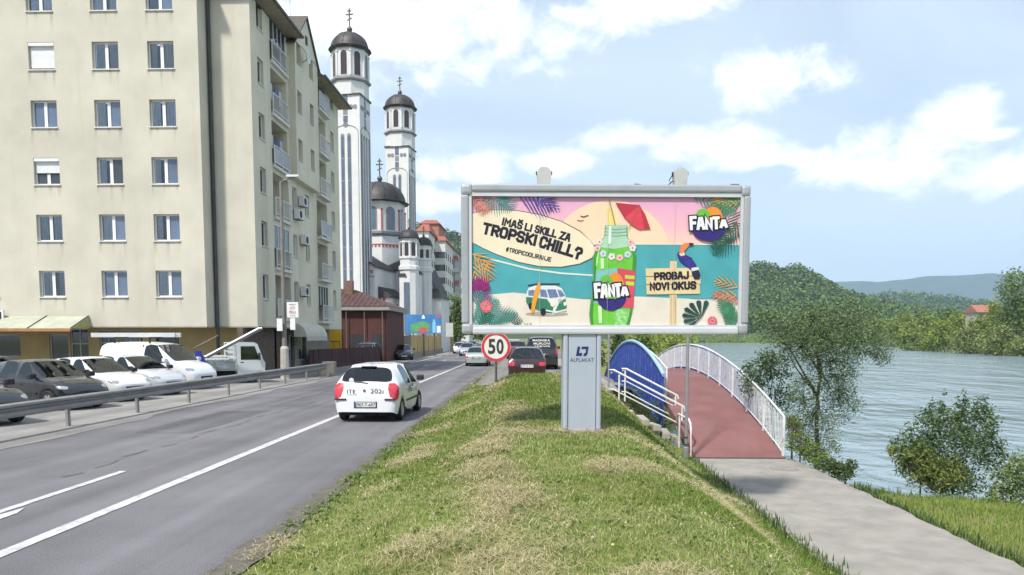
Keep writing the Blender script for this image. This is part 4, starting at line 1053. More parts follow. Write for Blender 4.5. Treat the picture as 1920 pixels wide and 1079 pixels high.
# far street
def far_block(px0, px1, py, Y, depth, wall_m, roof_m, nwx, nst, label, rd=.8, front=True):
    a, b = at(px0, 631, Y), at(px1, 631, Y); zt = at((px0 + px1) / 2, py, Y).z
    o = thing('distant_building', label, 'building', (a.x, Y, 0)); W = b.x - a.x
    MB().box(0, W, 0, depth, 0, zt).build('wall', wall_m, o)
    rf = MB().add([(-.4, -.4, zt), (W + .4, -.4, zt), (W + .4, depth + .4, zt), (-.4, depth + .4, zt), (W * .2, depth * .3, zt + rd), (W * .8, depth * .3, zt + rd), (W * .8, depth * .7, zt + rd), (W * .2, depth * .7, zt + rd)], [(0, 1, 5, 4), (1, 2, 6, 5), (2, 3, 7, 6), (3, 0, 4, 7), (4, 5, 6, 7), (3, 2, 1, 0)]).build('roof', roof_m, o)
    for i in range(nst):
        z = 2.6 + (zt - 3.5) * i / max(1, nst)
        for k in range(nwx):
            x = W * (k + .5) / nwx; MB().box(x - .55, x + .55, -.06, .0, z, z + 1.3).build('window', glass, o)
        for k in range(4):
            y = depth * (k + .5) / 4; MB().box(W, W + .06, y - .6, y + .6, z, z + 1.3).build('window', glass, o)
    return o, W, zt
redr = M('far_red_roof', (.30, .09, .06), .8, var=.2, scale=.6)
brick = M('far_brick', (.36, .17, .12), .9, var=.2, scale=.5)
fwl = M('far_white_wall', (.62, .61, .58), .9, var=.1, scale=.4)
far_block(784, 805, 434, 150, 14, fwl, redr, 2, 7, 'far white block with orange-red attic just right of the second tower', 2)
far_block(789, 824, 420, 172, 12, brick, redr, 3, 8, 'far reddish brick top storey building behind the white block', 1.4)
far_block(806, 836, 452, 160, 16, fwl, redr, 3, 7, 'far pale slab block with red roof edge left of the billboard', 1.6)
fb, W_, zt_ = far_block(838, 853, 468, 178, 16, M('far_concrete', (.33, .33, .33), .9, var=.2), M('far_concrete'), 1, 1, 'far concrete frame block with open balconies beside the billboard edge', .3)
for k in range(9):
    z = 2.5 + k * 2.9
    if z < zt_: MB().box(-1.0, W_ + 1.2, -1.5, 0, z, z + .25).build('balcony_slab', M('far_concrete'), fb); MB().box(-1.0, W_ + 1.2, -1.5, -1.42, z + .25, z + 1.2).build('balcony_front', fwl if k % 2 else brick, fb)
far_block(850, 880, 505, 200, 16, fwl, M('far_concrete'), 4, 6, 'far white block mostly hidden behind the billboard', .3)
# ================================================================== guardrail, lamp post, signs
galv = M('galvanised_rail', (.30, .30, .30), .5, .5, var=.22, scale=2.0, stain=(.26, .23, .19), stain_scale=1.5, stain_amt=.6)
gr_ = thing('guardrail', 'long galvanised steel guardrail between the road and the parked cars', 'guardrail', (-11.5, 8.3, 0))
RP = [(0, .44), (.0, .47), (.085, .51), (.085, .56), (0, .60), (0, .645), (.085, .685), (.085, .735), (0, .765), (-.02, .765)]
def rail_seg(y0, y1, k):
    v = []; f = []
    for j, y in enumerate((y0, y1)):
        for (n_, z) in RP: v.append((.06 + n_ + (.006 if k % 2 else 0), y, z))
    m = len(RP)
    for i in range(m - 1): f.append((i, i + 1, m + i + 1, m + i))
    return MB().add(v, f)
pm = None
for k in range(11):
    y = k * 3.28
    if y + 3.28 < 35: rail_seg(y - .12, y + 3.3, k).build('rail', galv, gr_, smooth=30)
    if pm is None:
        pm = MB().box(-.06, .0, -.055, .055, -.1, .76).box(-.0, .06, -.04, .04, .5, .72).build('post', galv, gr_); pm.location = (0, y, 0)
    else: o = pm.copy(); COL.objects.link(o); o.location = (random.uniform(-.01, .01), y, random.uniform(-.02, .01)); o.rotation_euler = (R(random.uniform(-1.5, 1.5)), R(random.uniform(-1, 1)), 0)
    MB().lathe([(.022, 0), (.022, .02), (0, .02)], (.12, y, .625), 8, axis=0, cap=False).build('bolt', galv, gr_)
cb = thing('concrete_block', 'weathered concrete block at the far end of the guardrail', 'concrete block', (-11.45, 41.6, 0))
MB().bbox(-.35, .35, -.1, .5, 0, .82, .05).build('block', M('old_concrete', (.30, .27, .22), .9, var=.3, scale=2, bump=.6), cb)
MB().bbox(-.55, -.2, -.3, 2.6, 0, .3, .03).build('kerb', M('old_concrete'), cb)
# lamp post with shop signs
lp = at(533, 631, 38.6)
lam = thing('street_lamp', 'tall steel street lamp post with pale concrete foot beside the apartment corner', 'street lamp', (lp.x, 38.6, 0))
zt = at(530, 340, 38.6).z
MB().tube([(0, 0, 1.5), (0, 0, zt)], .13, 12, .07).build('post', M('weathered_pole', (.22, .20, .18), .7, .2, var=.3, scale=2), lam)
MB().lathe([(.26, 0), (.24, .1), (.22, 1.6), (.15, 1.72)], n=12).build('foot', M('pole_foot', (.42, .40, .36), .9, var=.2, scale=3), lam)
ap = at(557, 331, 38.6) - Vector((lp.x, 38.6, 0))
MB().tube([(0, 0, zt - .1), (.12, 0, zt + .02), (ap.x, 0, ap.z)], .04, 8).build('arm', M('weathered_pole'), lam)
MB().bbox(ap.x - .55, ap.x + .1, -.1, .1, ap.z - .05, ap.z + .07, .03).build('lamp_head', acm, lam)
def board(name, px0, py0, px1, py1, Y, label, lines=(), col=(.70, .69, .68), lm=None):
    a, b = at(px0, py0, Y), at(px1, py1, Y); o = thing(name, label, 'sign', ((a.x + b.x) / 2, Y, (a.z + b.z) / 2))
    w2, h2 = (b.x - a.x) / 2, (a.z - b.z) / 2
    MB().bbox(-w2, w2, -.03, .03, -h2, h2, .008).build('board', M('sign_white_%d' % int(col[0] * 100), col, .55, var=.06, scale=5), o)
    MB().box(-.03, .03, .03, .16, -h2 * .6, h2 * .6).build('clamp', M('dark_zinc'), o)
    mb = MB((Vector((0, -.034, 0)), X3, Z3, -Y3))
    for (tx, x0, x1, y, h) in lines: text_into(mb, tx, x0 * w2, y * h2, x1 * w2, y * h2, h * h2, 0, .01)
    if lines: mb.build('lettering', lm or M('sign_red_print', (.25, .05, .06), .6), o)
    return o
board('shop_sign', 538, 567, 560, 596, 38.3, 'square white sign with dark red lettering on the lamp post', (('HEMIJSKA', -.6, .6, .55, .22), ('AUTO', -.45, .45, .05, .38), ('PERLA', -.6, .6, -.5, .4), ('ciscenje', -.5, .5, -.85, .2)))
board('shop_sign', 519, 598, 530, 621, 38.3, 'small white two-panel board left of the lamp post')
board('shop_sign', 544, 597, 554, 619, 38.3, 'small white two-panel board right of the lamp post, below the square sign')
# speed limit sign
sp_ = at(930, 631, 23.0)
ss = thing('speed_limit_sign', 'round red-rimmed speed limit sign reading 50 on a post in the grass', 'road sign', (sp_.x, 23.0, gz1(sp_.x, 23.0) - .05))
zc = at(930, 651, 23).z - ss.location.z
red = M('sign_red', (.52, .03, .055), .45, var=.12, scale=3); wht = M('sign_face_white', (.66, .64, .60), .5, var=.05); blk = M('sign_black', (.012, .012, .012), .5)
fs = (Vector((0, -.05, zc)), X3, Z3, -Y3)
MB(fs).lathe([(.455, -.02), (.455, .0), (.45, .004), (0, .004)], n=48, cap=False).build('plate', wht, ss)
MB(fs).lathe([(.445, .006), (.445, .008), (.36, .008), (.36, .006)], n=48, cap=False).build('red_ring', red, ss)
mb = MB(fs); text_into(mb, '5', -.225, -.20, -.03, -.20, .43, .010, .03); text_into(mb, '0', .03, -.20, .225, -.20, .43, .010, .03); mb.build('number', blk, ss)
MB().tube([(0, 0, -.3), (0, 0, zc + .4)], .038, 10).build('post', M('sign_post', (.10, .10, .10), .6, .3, var=.3), ss)
MB().box(-.06, .06, -.03, .05, zc + .18, zc + .24).box(-.06, .06, -.03, .05, zc - .24, zc - .18).build('clamp', galv, ss)

# ================================================================== vehicles
def paintm(name, c, rough=.28, metal=0.0): return M(name, c, rough, metal, var=.05, scale=.8, coat=.7, spec=.5)
tyre_m = M('tyre_rubber', (.02, .02, .021), .85, var=.3, scale=8)
rim_m = M('wheel_rim', (.42, .43, .44), .35, .6, var=.1, scale=6)
cglass_m = bpy.data.materials.new('car_glass'); cglass_m.use_nodes = True; t = cglass_m.node_tree
g = t.nodes.new('ShaderNodeBsdfGlossy'); g.inputs['Roughness'].default_value = .03; g.inputs[0].default_value = (.85, .9, .95, 1)
tr = t.nodes.new('ShaderNodeBsdfTransparent'); tr.inputs[0].default_value = (.40, .46, .46, 1)
mx = t.nodes.new('ShaderNodeMixShader'); fr_ = t.nodes.new('ShaderNodeFresnel'); fr_.inputs[0].default_value = 1.75
t.links.new(fr_.outputs[0], mx.inputs[0]); t.links.new(tr.outputs[0], mx.inputs[1]); t.links.new(g.outputs[0], mx.inputs[2])
t.links.new(mx.outputs[0], t.nodes['Material Output'].inputs[0])
seat_m = M('seat_cloth', (.05, .052, .058), .9, var=.3, scale=6)
blackp = M('black_plastic', (.018, .018, .02), .55)
under_m = M('underbody', (.012, .012, .012), .9)
lampw = M('headlamp_lens', (.36, .38, .40), .10, .3, spec=.8)
lampr = M('tail_lamp_red', (.50, .03, .05), .18, spec=.7, var=.35, scale=9)
lampo = M('lamp_orange', (.7, .25, .03), .2)
platem = M('plate_white', (.66, .66, .64), .5)
platb = M('plate_blue', (.03, .07, .35), .5)
# keys: xl, xt, zbelt, ztop, wbelt, wt, tag
KINDS_ = {
 'hatch': dict(L=3.99, W=1.71, H=1.49, wb=2.575, r=.305, tail=(.86, .66), keys=[
   (-1.985, -1.985, .60, .66, .66, .58, ''), (-1.95, -1.94, .74, .82, .78, .68, ''), (-1.88, -1.85, .94, 1.02, .83, .72, 'R0'), (-1.66, -1.50, .96, 1.40, .85, .60, 'R1'), (-1.02, -.98, .95, 1.455, .855, .60, 'S0'),
   (-.20, -.24, .93, 1.485, .855, .61, 'S1'), (-.11, -.15, .93, 1.485, .855, .61, 'S2'), (.78, .14, .90, 1.43, .85, .59, 'F0'), (.98, .98, .90, .955, .83, .72, 'F1'),
   (1.5, 1.5, .82, .885, .80, .66, ''), (1.84, 1.84, .68, .74, .74, .6, ''), (1.98, 1.98, .50, .56, .62, .5, '')]),
 'sedan': dict(L=4.5, W=1.75, H=1.44, wb=2.62, r=.31, tail=(.80, .62), keys=[
   (-2.24, -2.24, .60, .66, .78, .68, ''), (-2.16, -2.15, .90, .955, .82, .70, ''), (-1.66, -1.60, .95, 1.0, .85, .73, 'R0'), (-1.30, -.98, .95, 1.385, .86, .59, 'R1'), (-.95, -.80, .95, 1.42, .865, .60, 'S0'),
   (-.10, -.14, .93, 1.44, .865, .61, 'S1'), (-.02, -.06, .93, 1.44, .865, .61, 'S2'), (.86, .28, .90, 1.39, .86, .59, 'F0'), (1.08, 1.08, .90, .95, .84, .72, 'F1'),
   (1.65, 1.65, .82, .88, .82, .68, ''), (2.08, 2.08, .68, .74, .76, .62, ''), (2.24, 2.24, .50, .56, .64, .52, '')]),
 'van': dict(L=4.3, W=1.80, H=1.82, wb=2.70, r=.315, tail=(1.25, .95), keys=[
   (-2.14, -2.12, 1.0, 1.66, .85, .74, ''), (-2.05, -2.0, 1.02, 1.78, .87, .76, ''), (-1.0, -1.0, 1.03, 1.82, .895, .77, ''), (-.0, -.0, 1.03, 1.82, .895, .77, 'S2'),
   (1.02, .52, 1.02, 1.72, .885, .72, 'F0'), (1.28, 1.28, 1.02, 1.08, .86, .74, 'F1'), (1.72, 1.72, .92, .98, .82, .68, ''), (2.02, 2.02, .74, .80, .76, .62, ''), (2.14, 2.14, .52, .58, .64, .52, '')]),
 'suv': dict(L=4.6, W=1.86, H=1.80, wb=2.75, r=.36, tail=(.95, .8), keys=[
   (-2.28, -2.28, .72, .80, .86, .80, ''), (-2.24, -2.23, 1.05, 1.10, .88, .80, 'R0'), (-2.12, -2.04, 1.08, 1.74, .885, .72, 'R1'), (-1.75, -1.7, 1.08, 1.78, .90, .73, 'S0'), (-.2, -.22, 1.06, 1.80, .905, .74, 'S1'),
   (-.1, -.12, 1.06, 1.80, .905, .74, 'S2'), (.85, .42, 1.04, 1.73, .895, .71, 'F0'), (1.06, 1.06, 1.04, 1.10, .88, .78, 'F1'), (1.7, 1.7, .98, 1.04, .86, .74, ''), (2.15, 2.15, .80, .86, .80, .68, ''), (2.28, 2.28, .56, .62, .70, .58, '')]),
 'oldhatch': dict(L=3.75, W=1.60, H=1.38, wb=2.45, r=.28, tail=(.72, .58), keys=[
   (-1.86, -1.86, .55, .60, .76, .70, ''), (-1.83, -1.80, .80, .85, .785, .72, 'R0'), (-1.55, -1.34, .86, 1.32, .79, .57, 'R1'), (-1.05, -.98, .86, 1.355, .795, .575, 'S0'), (-.15, -.18, .85, 1.38, .80, .58, 'S1'),
   (-.08, -.11, .85, 1.38, .80, .58, 'S2'), (.70, .26, .83, 1.34, .795, .565, 'F0'), (.88, .88, .83, .875, .78, .70, 'F1'), (1.4, 1.4, .78, .83, .77, .66, ''), (1.75, 1.75, .68, .73, .74, .62, ''), (1.87, 1.87, .50, .55, .68, .56, '')]),
}
_CB = {}
def car_shell(kind):
    """lofted body: returns {'body','windscreen','rear','side_l0'...: (verts, faces)}"""
    if kind in _CB: return _CB[kind]
    K = KINDS_[kind]; keys = K['keys']; A = np.array([k[:6] for k in keys]); tags = {k[6]: k[0] for k in keys if k[6]}
    xw = (-K['wb'] / 2, K['wb'] / 2); Rw = K['r'] * 1.17
    xs_ = set(A[:, 0])
    for c in xw:
        for q in (-1, -.82, -.45, 0, .45, .82, 1):
            x = c + q * Rw
            if min(abs(x - y) for y in xs_) > .045: xs_.add(x)
    xs_ = sorted(xs_)
    rows = []
    for x in xs_:
        xt, zb, zt, wb_, wt = [np.interp(x, A[:, 0], A[:, j]) for j in (1, 2, 3, 4, 5)]
        zs = .20 if A[1, 0] < x < A[-2, 0] else .27
        zm = .52 if zb > .62 else zs + (zb - zs) * .6
        for c in xw:
            if abs(x - c) < Rw: zs = max(zs, K['r'] * .95 + math.sqrt(max(0, Rw ** 2 - (x - c) ** 2)) * .98)
        zm = max(zm, zs + .06); zb = max(zb, zm + .05)
        wm = wb_ + .012
        end = x < A[0, 0] + .01 or x > A[-1, 0] - .01
        wlow = wb_ - (.05 if not end else .08)
        inset = [(0, 0)] * 6
        half = [(x, wlow, zs), (x, wm, zm), (x, wb_, zb), (xt, wt, zt), (xt + 0, wt * .55, zt + .022), (xt, 0, zt + .03)]
        rows.append((x, half))
    bm = bmesh.new(); cl = bm.edges.layers.float.new('crease_edge'); V = []
    for x, h in rows:
        loop = [bm.verts.new((p[0], p[1], p[2])) for p in h] + [bm.verts.new((p[0], -p[1], p[2])) for p in h[-2::-1]]
        V.append(loop)
    S = tags; mats = ['body', 'windscreen', 'rear_window', 'side_l0', 'side_l1', 'side_r0', 'side_r1']
    def mat_for(xa, xb, j):
        m = (xa + xb) / 2
        if j in (3, 4, 5, 6):
            if 'F0' in S and S['F0'] < m < S['F1']: return 1
            if 'R0' in S and S['R0'] < m < S['R1']: return 2
        if j in (2, 7):
            sd = 3 if j == 2 else 5
            if 'S2' in S and S['S2'] < m < S['F0']: return sd
            if 'S0' in S and S['S0'] < m < S['S1']: return sd + 1
        return 0
    for i in range(len(V) - 1):
        for j in range(10):
            f = bm.faces.new((V[i][j], V[i][j + 1], V[i + 1][j + 1], V[i + 1][j])); f.material_index = mat_for(rows[i][0], rows[i + 1][0], j)
    for lp_, rev in ((V[0], False), (V[-1], True)):
        for j in range(5):
            a = (lp_[j], lp_[j + 1], lp_[9 - j], lp_[10 - j]) if j < 4 else (lp_[4], lp_[5], lp_[6])
            bm.faces.new(a if not rev else a[::-1])
    bm.normal_update()
    for e in bm.edges:
        fs_ = e.link_faces
        if len(fs_) == 2 and fs_[0].material_index != fs_[1].material_index: e[cl] = .75
        elif len(fs_) == 1: e[cl] = .3
    for i in range(len(V)):                      # belt line and end edges stay fairly crisp
        for j in (2, 8):
            for e in V[i][j].link_edges:
                if i + 1 < len(V) and e.other_vert(V[i][j]) is V[i + 1][j]: e[cl] = max(e[cl], .45)
    for lp_ in (V[0], V[-1]):
        for a, b_ in zip(lp_, lp_[1:]):
            e = bm.edges.get((a, b_))
            if e: e[cl] = .35
    bmesh.ops.recalc_face_normals(bm, faces=bm.faces[:])
    me = bpy.data.meshes.new('tmp'); bm.to_mesh(me); bm.free()
    ob = bpy.data.objects.new('tmp', me); COL.objects.link(ob)
    md = ob.modifiers.new('s', 'SUBSURF'); md.levels = 2; md.render_levels = 2
    bpy.context.view_layer.update()
    ev = bpy.data.meshes.new_from_object(ob.evaluated_get(bpy.context.evaluated_depsgraph_get()))
    vs_ = [v.co[:] for v in ev.vertices]; out = {}
    for k, nm in enumerate(mats):
        fs_ = [tuple(p.vertices) for p in ev.polygons if p.material_index == k]
        if not fs_: continue
        used = sorted({i for f in fs_ for i in f}); mp = {i: q for q, i in enumerate(used)}
        m = bpy.data.meshes.new(nm); m.from_pydata([vs_[i] for i in used], [], [tuple(mp[i] for i in f) for f in fs_]); m.update(); m.shade_smooth()
        out[nm] = m
    bpy.data.objects.remove(ob); bpy.data.meshes.remove(me)
    _CB[kind] = out; return out
from mathutils.bvhtree import BVHTree
_BV = {}
def body_bvh(kind):
    if kind not in _BV:
        me = car_shell(kind)['body']; _BV[kind] = BVHTree.FromPolygons([v.co[:] for v in me.vertices], [tuple(p.vertices) for p in me.polygons])
    return _BV[kind]
def lamp_patch(name, bvh, org, d, outline, s, mat, parent, bulge):
    """lens laid on the bodywork: outline (outward, up) projected along d"""
    d = d.normalized(); hz_ = Vector((d.y, -d.x, 0)).normalized()
    if hz_.y * s < 0: hz_ = -hz_
    n = len(outline); V = []; F = []; K = 5
    dense = []
    for i in range(n):
        a, b = outline[i], outline[(i + 1) % n]
        for q in range(3): dense.append((a[0] + (b[0] - a[0]) * q / 3, a[1] + (b[1] - a[1]) * q / 3))
    n = len(dense)
    def hit(h, v):
        p, nr, _, _ = bvh.ray_cast(org + hz_ * h + Vector((0, 0, v)), d)
        if p is None: return None
        return p - d * .010
    c = hit(0, 0)
    if c is None: return
    V.append(c)
    for k in range(1, K + 1):
        for (h, v) in dense:
            p = hit(h * k / K, v * k / K); V.append(p if p else V[-1])
    V += [p + d * .03 for p in V[-n:]]
    for i in range(n): F.append((0, 1 + i, 1 + (i + 1) % n))
    for k in range(K):
        for i in range(n): a = 1 + k * n + i; b = 1 + k * n + (i + 1) % n; F.append((a, a + n, b + n, b))
    MB().add(V, F).build(name, mat, parent, smooth=50)
_WH = {}
def wheel_meshes(r):
    if r in _WH: return _WH[r]
    t = MB().lathe([(r * .62, -.085), (r * .9, -.098), (r * .985, -.08), (r, -.03), (r, .03), (r * .985, .08), (r * .9, .098), (r * .62, .085)], n=28, axis=1, cap=False)
    d = MB().lathe([(r * .63, .07), (r * .60, .085), (r * .54, .06), (r * .50, .045), (0, .045)], n=28, axis=1, cap=False)
    for k in range(6):
        q = 2 * math.pi * k / 6; c, s = math.cos(q), math.sin(q); p = Vector((-s, 0, c)); u = Vector((c, 0, s))
        fr = (Vector((0, 0, 0)), u, p, Vector((0, 1, 0))); m = MB(fr); m.box(.05, r * .55, -.032, .032, .045, .078); d.v, d.f = d.v, d.f
        k0 = len(d.v); d.v += m.v; d.f += [tuple(i + k0 for i in f) for f in m.f]
    d.lathe([(.055, .045), (.05, .085), (0, .088)], n=12, axis=1, cap=False)
    b = MB().lathe([(r * .62, -.06), (r * .3, -.05), (0, -.05)], n=20, axis=1, cap=False)
    me = []
    for q, nm, mt in ((t, 'wheel', tyre_m), (d, 'rim', rim_m)):
        m = bpy.data.meshes.new(nm); m.from_pydata(q.v, [], q.f); m.update(); m.materials.append(mt); m.shade_smooth(); m.set_sharp_from_angle(angle=R(35)); me.append(m)
    _WH[r] = me; return me
def car(kind, pm_, loc, head, label, name='parked_car', cat='car', group=None, plate='A12-K-345', full=True, steer=0, scale=1.0, tails=lampr, glassm=None, darkrear=False):
    K = KINDS_[kind]; o = thing(name, label, cat, loc, head, group); sh = car_shell(kind)
    o.scale = (scale,) * 3
    for nm, me in sh.items():
        pn = {'body': 'body', 'windscreen': 'windscreen', 'rear_window': 'rear_window'}.get(nm, 'side_window')
        m2 = me.copy(); linkme(pn, m2, pm_ if nm == 'body' else (glassm or cglass_m), o)
    l, w_, wb_, r = K['L'] / 2, K['W'] / 2, K['wb'] / 2, K['r']
    MB().box(-l + .16, l - .16, -w_ + .22, w_ - .22, .17, .62).build('underbody', under_m, o)
    F0_ = [k for k in K['keys'] if k[6] == 'F0'][0]
    MB().box(-l + .25, F0_[0] + .12, -w_ + .10, w_ - .10, .60, .63).build('cabin_floor', under_m, o)
    MB().bbox(F0_[0] - .12, F0_[0] + .16, -w_ + .14, w_ - .14, .63, F0_[2] + .02, .05).build('dashboard', blackp, o)
    if kind != 'van':
        rows_ = (F0_[0] - .95, F0_[0] - 1.85)
    else:
        rows_ = (F0_[0] - .95,)
        MB().box(F0_[0] - 1.12, F0_[0] - 1.08, -w_ + .12, w_ - .12, .63, K['H'] - .1).build('bulkhead', blackp, o)
    for xr_ in rows_:
        for sy in (-1, 1):
            st_ = MB().bbox(xr_ - .10, xr_ + .06, sy * .38 - .24, sy * .38 + .24, .62, F0_[2] + .20, .05).build('seat', seat_m, o)
            MB().bbox(xr_ - .09, xr_ + .03, sy * .38 - .12, sy * .38 + .12, F0_[2] + .23, F0_[2] + .40, .04).build('head_rest', seat_m, st_)
    MB().lathe([(.17, -.012), (.185, 0), (.17, .012), (.155, 0), (.17, -.012)], (F0_[0] - .22, .36, F0_[2] + .03), 18, axis=0, cap=False).build('steering_wheel', blackp, o)
    wm = wheel_meshes(r)
    for sx in (-1, 1):
        for sy in (-1, 1):
            wo = bpy.data.objects.new('wheel', wm[0]); COL.objects.link(wo); wo.parent = o; wo.location = (sx * wb_, sy * (w_ - .115), r)
            wo.rotation_euler = (0, 0, (0 if sy > 0 else math.pi) + (steer if sx > 0 else 0))
            ro = bpy.data.objects.new('rim', wm[1]); COL.objects.link(ro); ro.parent = wo
    zb = {'hatch': .62, 'sedan': .62, 'van': .78, 'suv': .8, 'oldhatch': .58}[kind]
    # lamps follow the body surface
    bvh = body_bvh(kind)
    TL = {'hatch': [(-.13, .21), (.02, .22), (.12, .12), (.14, -.05), (.07, -.21), (-.06, -.19), (-.15, -.12), (-.17, .06)], 'sedan': [(-.2, .09), (.14, .1), (.16, -.04), (.1, -.1), (-.2, -.09)],
          'van': [(-.08, .27), (.09, .27), (.1, -.27), (-.06, -.27)], 'suv': [(-.08, .27), (.1, .27), (.11, -.25), (-.05, -.25)], 'oldhatch': [(-.2, .075), (.15, .075), (.15, -.08), (-.2, -.08)]}[kind]
    TZ = {'hatch': .80, 'sedan': .74, 'van': 1.05, 'suv': 1.0, 'oldhatch': .68}[kind]
    HZ = {'hatch': .70, 'sedan': .68, 'van': .80, 'suv': .84, 'oldhatch': .66}[kind]
    HL = [(-.14, .035), (-.02, .06), (.12, .075), (.18, .04), (.11, -.04), (-.08, -.06), (-.14, -.035)]
    for s in (-1, 1):
        lamp_patch('tail_lamp', bvh, Vector((-l - .5, s * (w_ - .02) + s * .30, TZ)), Vector((1, -s * .62, 0)), TL, s, tails, o, -.02)
        lamp_patch('headlamp', bvh, Vector((l + .4, s * (w_ - .08) + s * .22, HZ + .12)), Vector((-1, -s * .55, -.22)), HL, s, lampw, o, 0)
        # mirror
        F0 = [k for k in K['keys'] if k[6] == 'F0'][0]
        mxx = F0[0] + .02; mz = F0[2] + .12
        MB().bbox(mxx - .07, mxx + .08, min(s * (w_ - .02), s * (w_ + .19)), max(s * (w_ - .02), s * (w_ + .19)), mz - .07, mz + .085, .035).build('mirror', blackp if kind != 'van' else pm_, o)
    # grille, bumper inserts, plates
    MB().bbox(l - .06, l - .005, -.36, .36, .40, .52, .015).build('grille', blackp, o)
    for sgn in (-1, 1):
        pl = MB().bbox(min(sgn * (l - .02), sgn * (l + .012)), max(sgn * (l - .02), sgn * (l + .012)), -.27, .27, .34 if sgn > 0 else (.40 if kind == 'hatch' else zb - .05), .45 if sgn > 0 else (.52 if kind == 'hatch' else zb + .07), .006).build('number_plate', platem, o)
        if full:
            zc_ = .40 if sgn > 0 else (.46 if kind == 'hatch' else zb + .01)
            fr = (Vector((sgn * (l + .015), 0, zc_)), Vector((0, sgn, 0)), Z3, Vector((sgn, 0, 0)))
            m = MB(fr); text_into(m, plate, -.21, -.042, .255, -.042, .085, 0, .02); m.build('plate_number', blackp, pl)
            MB(fr).box(-.265, -.225, -.055, .055, -.002, .001).build('plate_band', platb, pl)
            MB(fr).box(-.30, .30, -.08, .08, -.03, -.012).build('plate_frame', blackp, pl)
    for sy in (-1, 1):
        for x in ((-.75,) if kind == 'hatch' and full else (-.65, .05)):
            pass
        F0 = [k for k in K['keys'] if k[6] == 'F0'][0]
        hx = (-.05 if 'S1' in {k[6] for k in K['keys']} else .12)
        MB().bbox(hx, hx + .19, min(sy * (F0[4] - .01), sy * (F0[4] + .035)), max(sy * (F0[4] - .01), sy * (F0[4] + .035)), F0[2] - .15, F0[2] - .115, .01).build('door_handle', pm_, o)
        MB().box(-wb_ + r + .15, wb_ - r - .15, min(sy * (F0[4] - .01), sy * (F0[4] + .022)), max(sy * (F0[4] - .01), sy * (F0[4] + .022)), .47, .52).build('side_strip', blackp, o)
    return o
wpaint = paintm('white_paint', (.70, .71, .73))
# white hatchback driving away
cy = 21.1
pc = at(691, 631, 19.1)
clio = car('hatch', wpaint, (pc.x - .06, cy, .004), R(90) + R(-1.5), 'white hatchback driving away with red tail lamps and black lettering on its tailgate', 'white_hatchback', 'car', plate='907-T-697')
l = 1.995
def rearframe(z, x=0): return (Vector((-l - .004, 0, z)), Vector((0, -1, 0)), Z3, Vector((-1, 0, 0)))
for s in (-1, 1):
    MB().bbox(-l - .012, -l + .08, min(s * .50, s * .80), max(s * .50, s * .80), .575, .62, .012).build('bumper_insert', blackp, clio)
MB().bbox(-1.56, -1.46, -.2, .2, 1.415, 1.44, .01).build('brake_light', blackp, clio)
MB().tube([(-1.2, 0, 1.47), (-1.32, 0, 1.70)], .006, 5).build('aerial', blackp, clio)
MB().tube([(-1.885, -.05, 1.02), (-1.87, .33, 1.06)], .014, 6).build('rear_wiper', blackp, clio)
fr = (Vector((-1.948, 0, .77)), Vector((0, -1, 0)), (Vector((.1, 0, .33))).normalized(), Vector((-1, 0, .3)).normalized())
lt = M('lettering_dark_green', (.03, .05, .045), .5)
m = MB(fr); text_into(m, 'ITE', -.48, -.02, -.26, -.02, .10, .030, .01); text_into(m, '202i', .13, -.02, .47, -.02, .11, .030, .01)
m.box(-.48, -.2, -.06, -.05, .030, .032); m.box(.13, .35, .11, .12, .030, .032); m.lathe([(.04, .030), (.04, .036), (0, .036)], (-.03, .05, 0), 12, cap=False); m.build('tailgate_lettering', lt, clio)
MB().lathe([(.065, 0), (.065, .006), (0, .006)], (-1.835, .40, 1.09), 16, axis=0, cap=False).build('sticker', platem, clio)
fr = (Vector((0, -.871, .70)), Vector((1, 0, 0)), Z3, Vector((0, -1, 0)))
m = MB(fr); text_into(m, 'ITE', -.62, 0, -.18, 0, .16, .001, .01); m.lathe([(.05, .001), (.05, .004), (0, .004)], (-.05, .17, 0), 12, cap=False); m.build('door_lettering', lt, clio)

G1 = 'cars parked nose-out behind the guardrail'
def nose(px, py, z=0): return atz(px, py, z)
def park(kind, color, X, Y, deg, label, L_, **kw):
    """park with the middle of the nose at (X, Y), heading in degrees from +X"""
    a = R(deg); h = KINDS_[kind]['L'] / 2 * kw.get('scale', 1.0)
    return car(kind, color, (X - h * math.cos(a), Y - h * math.sin(a), .01), a, label, group=G1, **kw)
dk = paintm('dark_grey_paint', (.022, .024, .028), .25, .2)
park('hatch', paintm('anthracite_paint', (.03, .034, .042), .25, .2), -13.05, 18.0, -22, 'dark grey car cut off by the left picture edge behind the guardrail', 0, full=False)
park('hatch', dk, -13.5, 22.3, -24, 'dark grey hatchback with bonnet above the guardrail, between the cut-off car and the white cars', 0, plate='E41-A-220')
park('hatch', wpaint, -13.6, 25.2, -22, 'white hatchback parked directly behind the dark grey hatchback', 0, plate='T30-M-118')
park('hatch', paintm('silver_white_paint', (.56, .58, .62), .25, .15), -13.55, 27.9, -20, 'silvery white hatchback parked between the white hatchback and the white van', 0)
van = park('van', wpaint, -13.75, 31.2, -12, 'white panel van with a roof rack parked before the ochre shop wall', 0, name='panel_van', cat='van', scale=1.08)
park('sedan', paintm('burgundy_paint', (.12, .02, .03), .25, .1), -19.2, 28.6, -10, 'burgundy car behind the dark hatchback near the shop windows', 0, full=False)
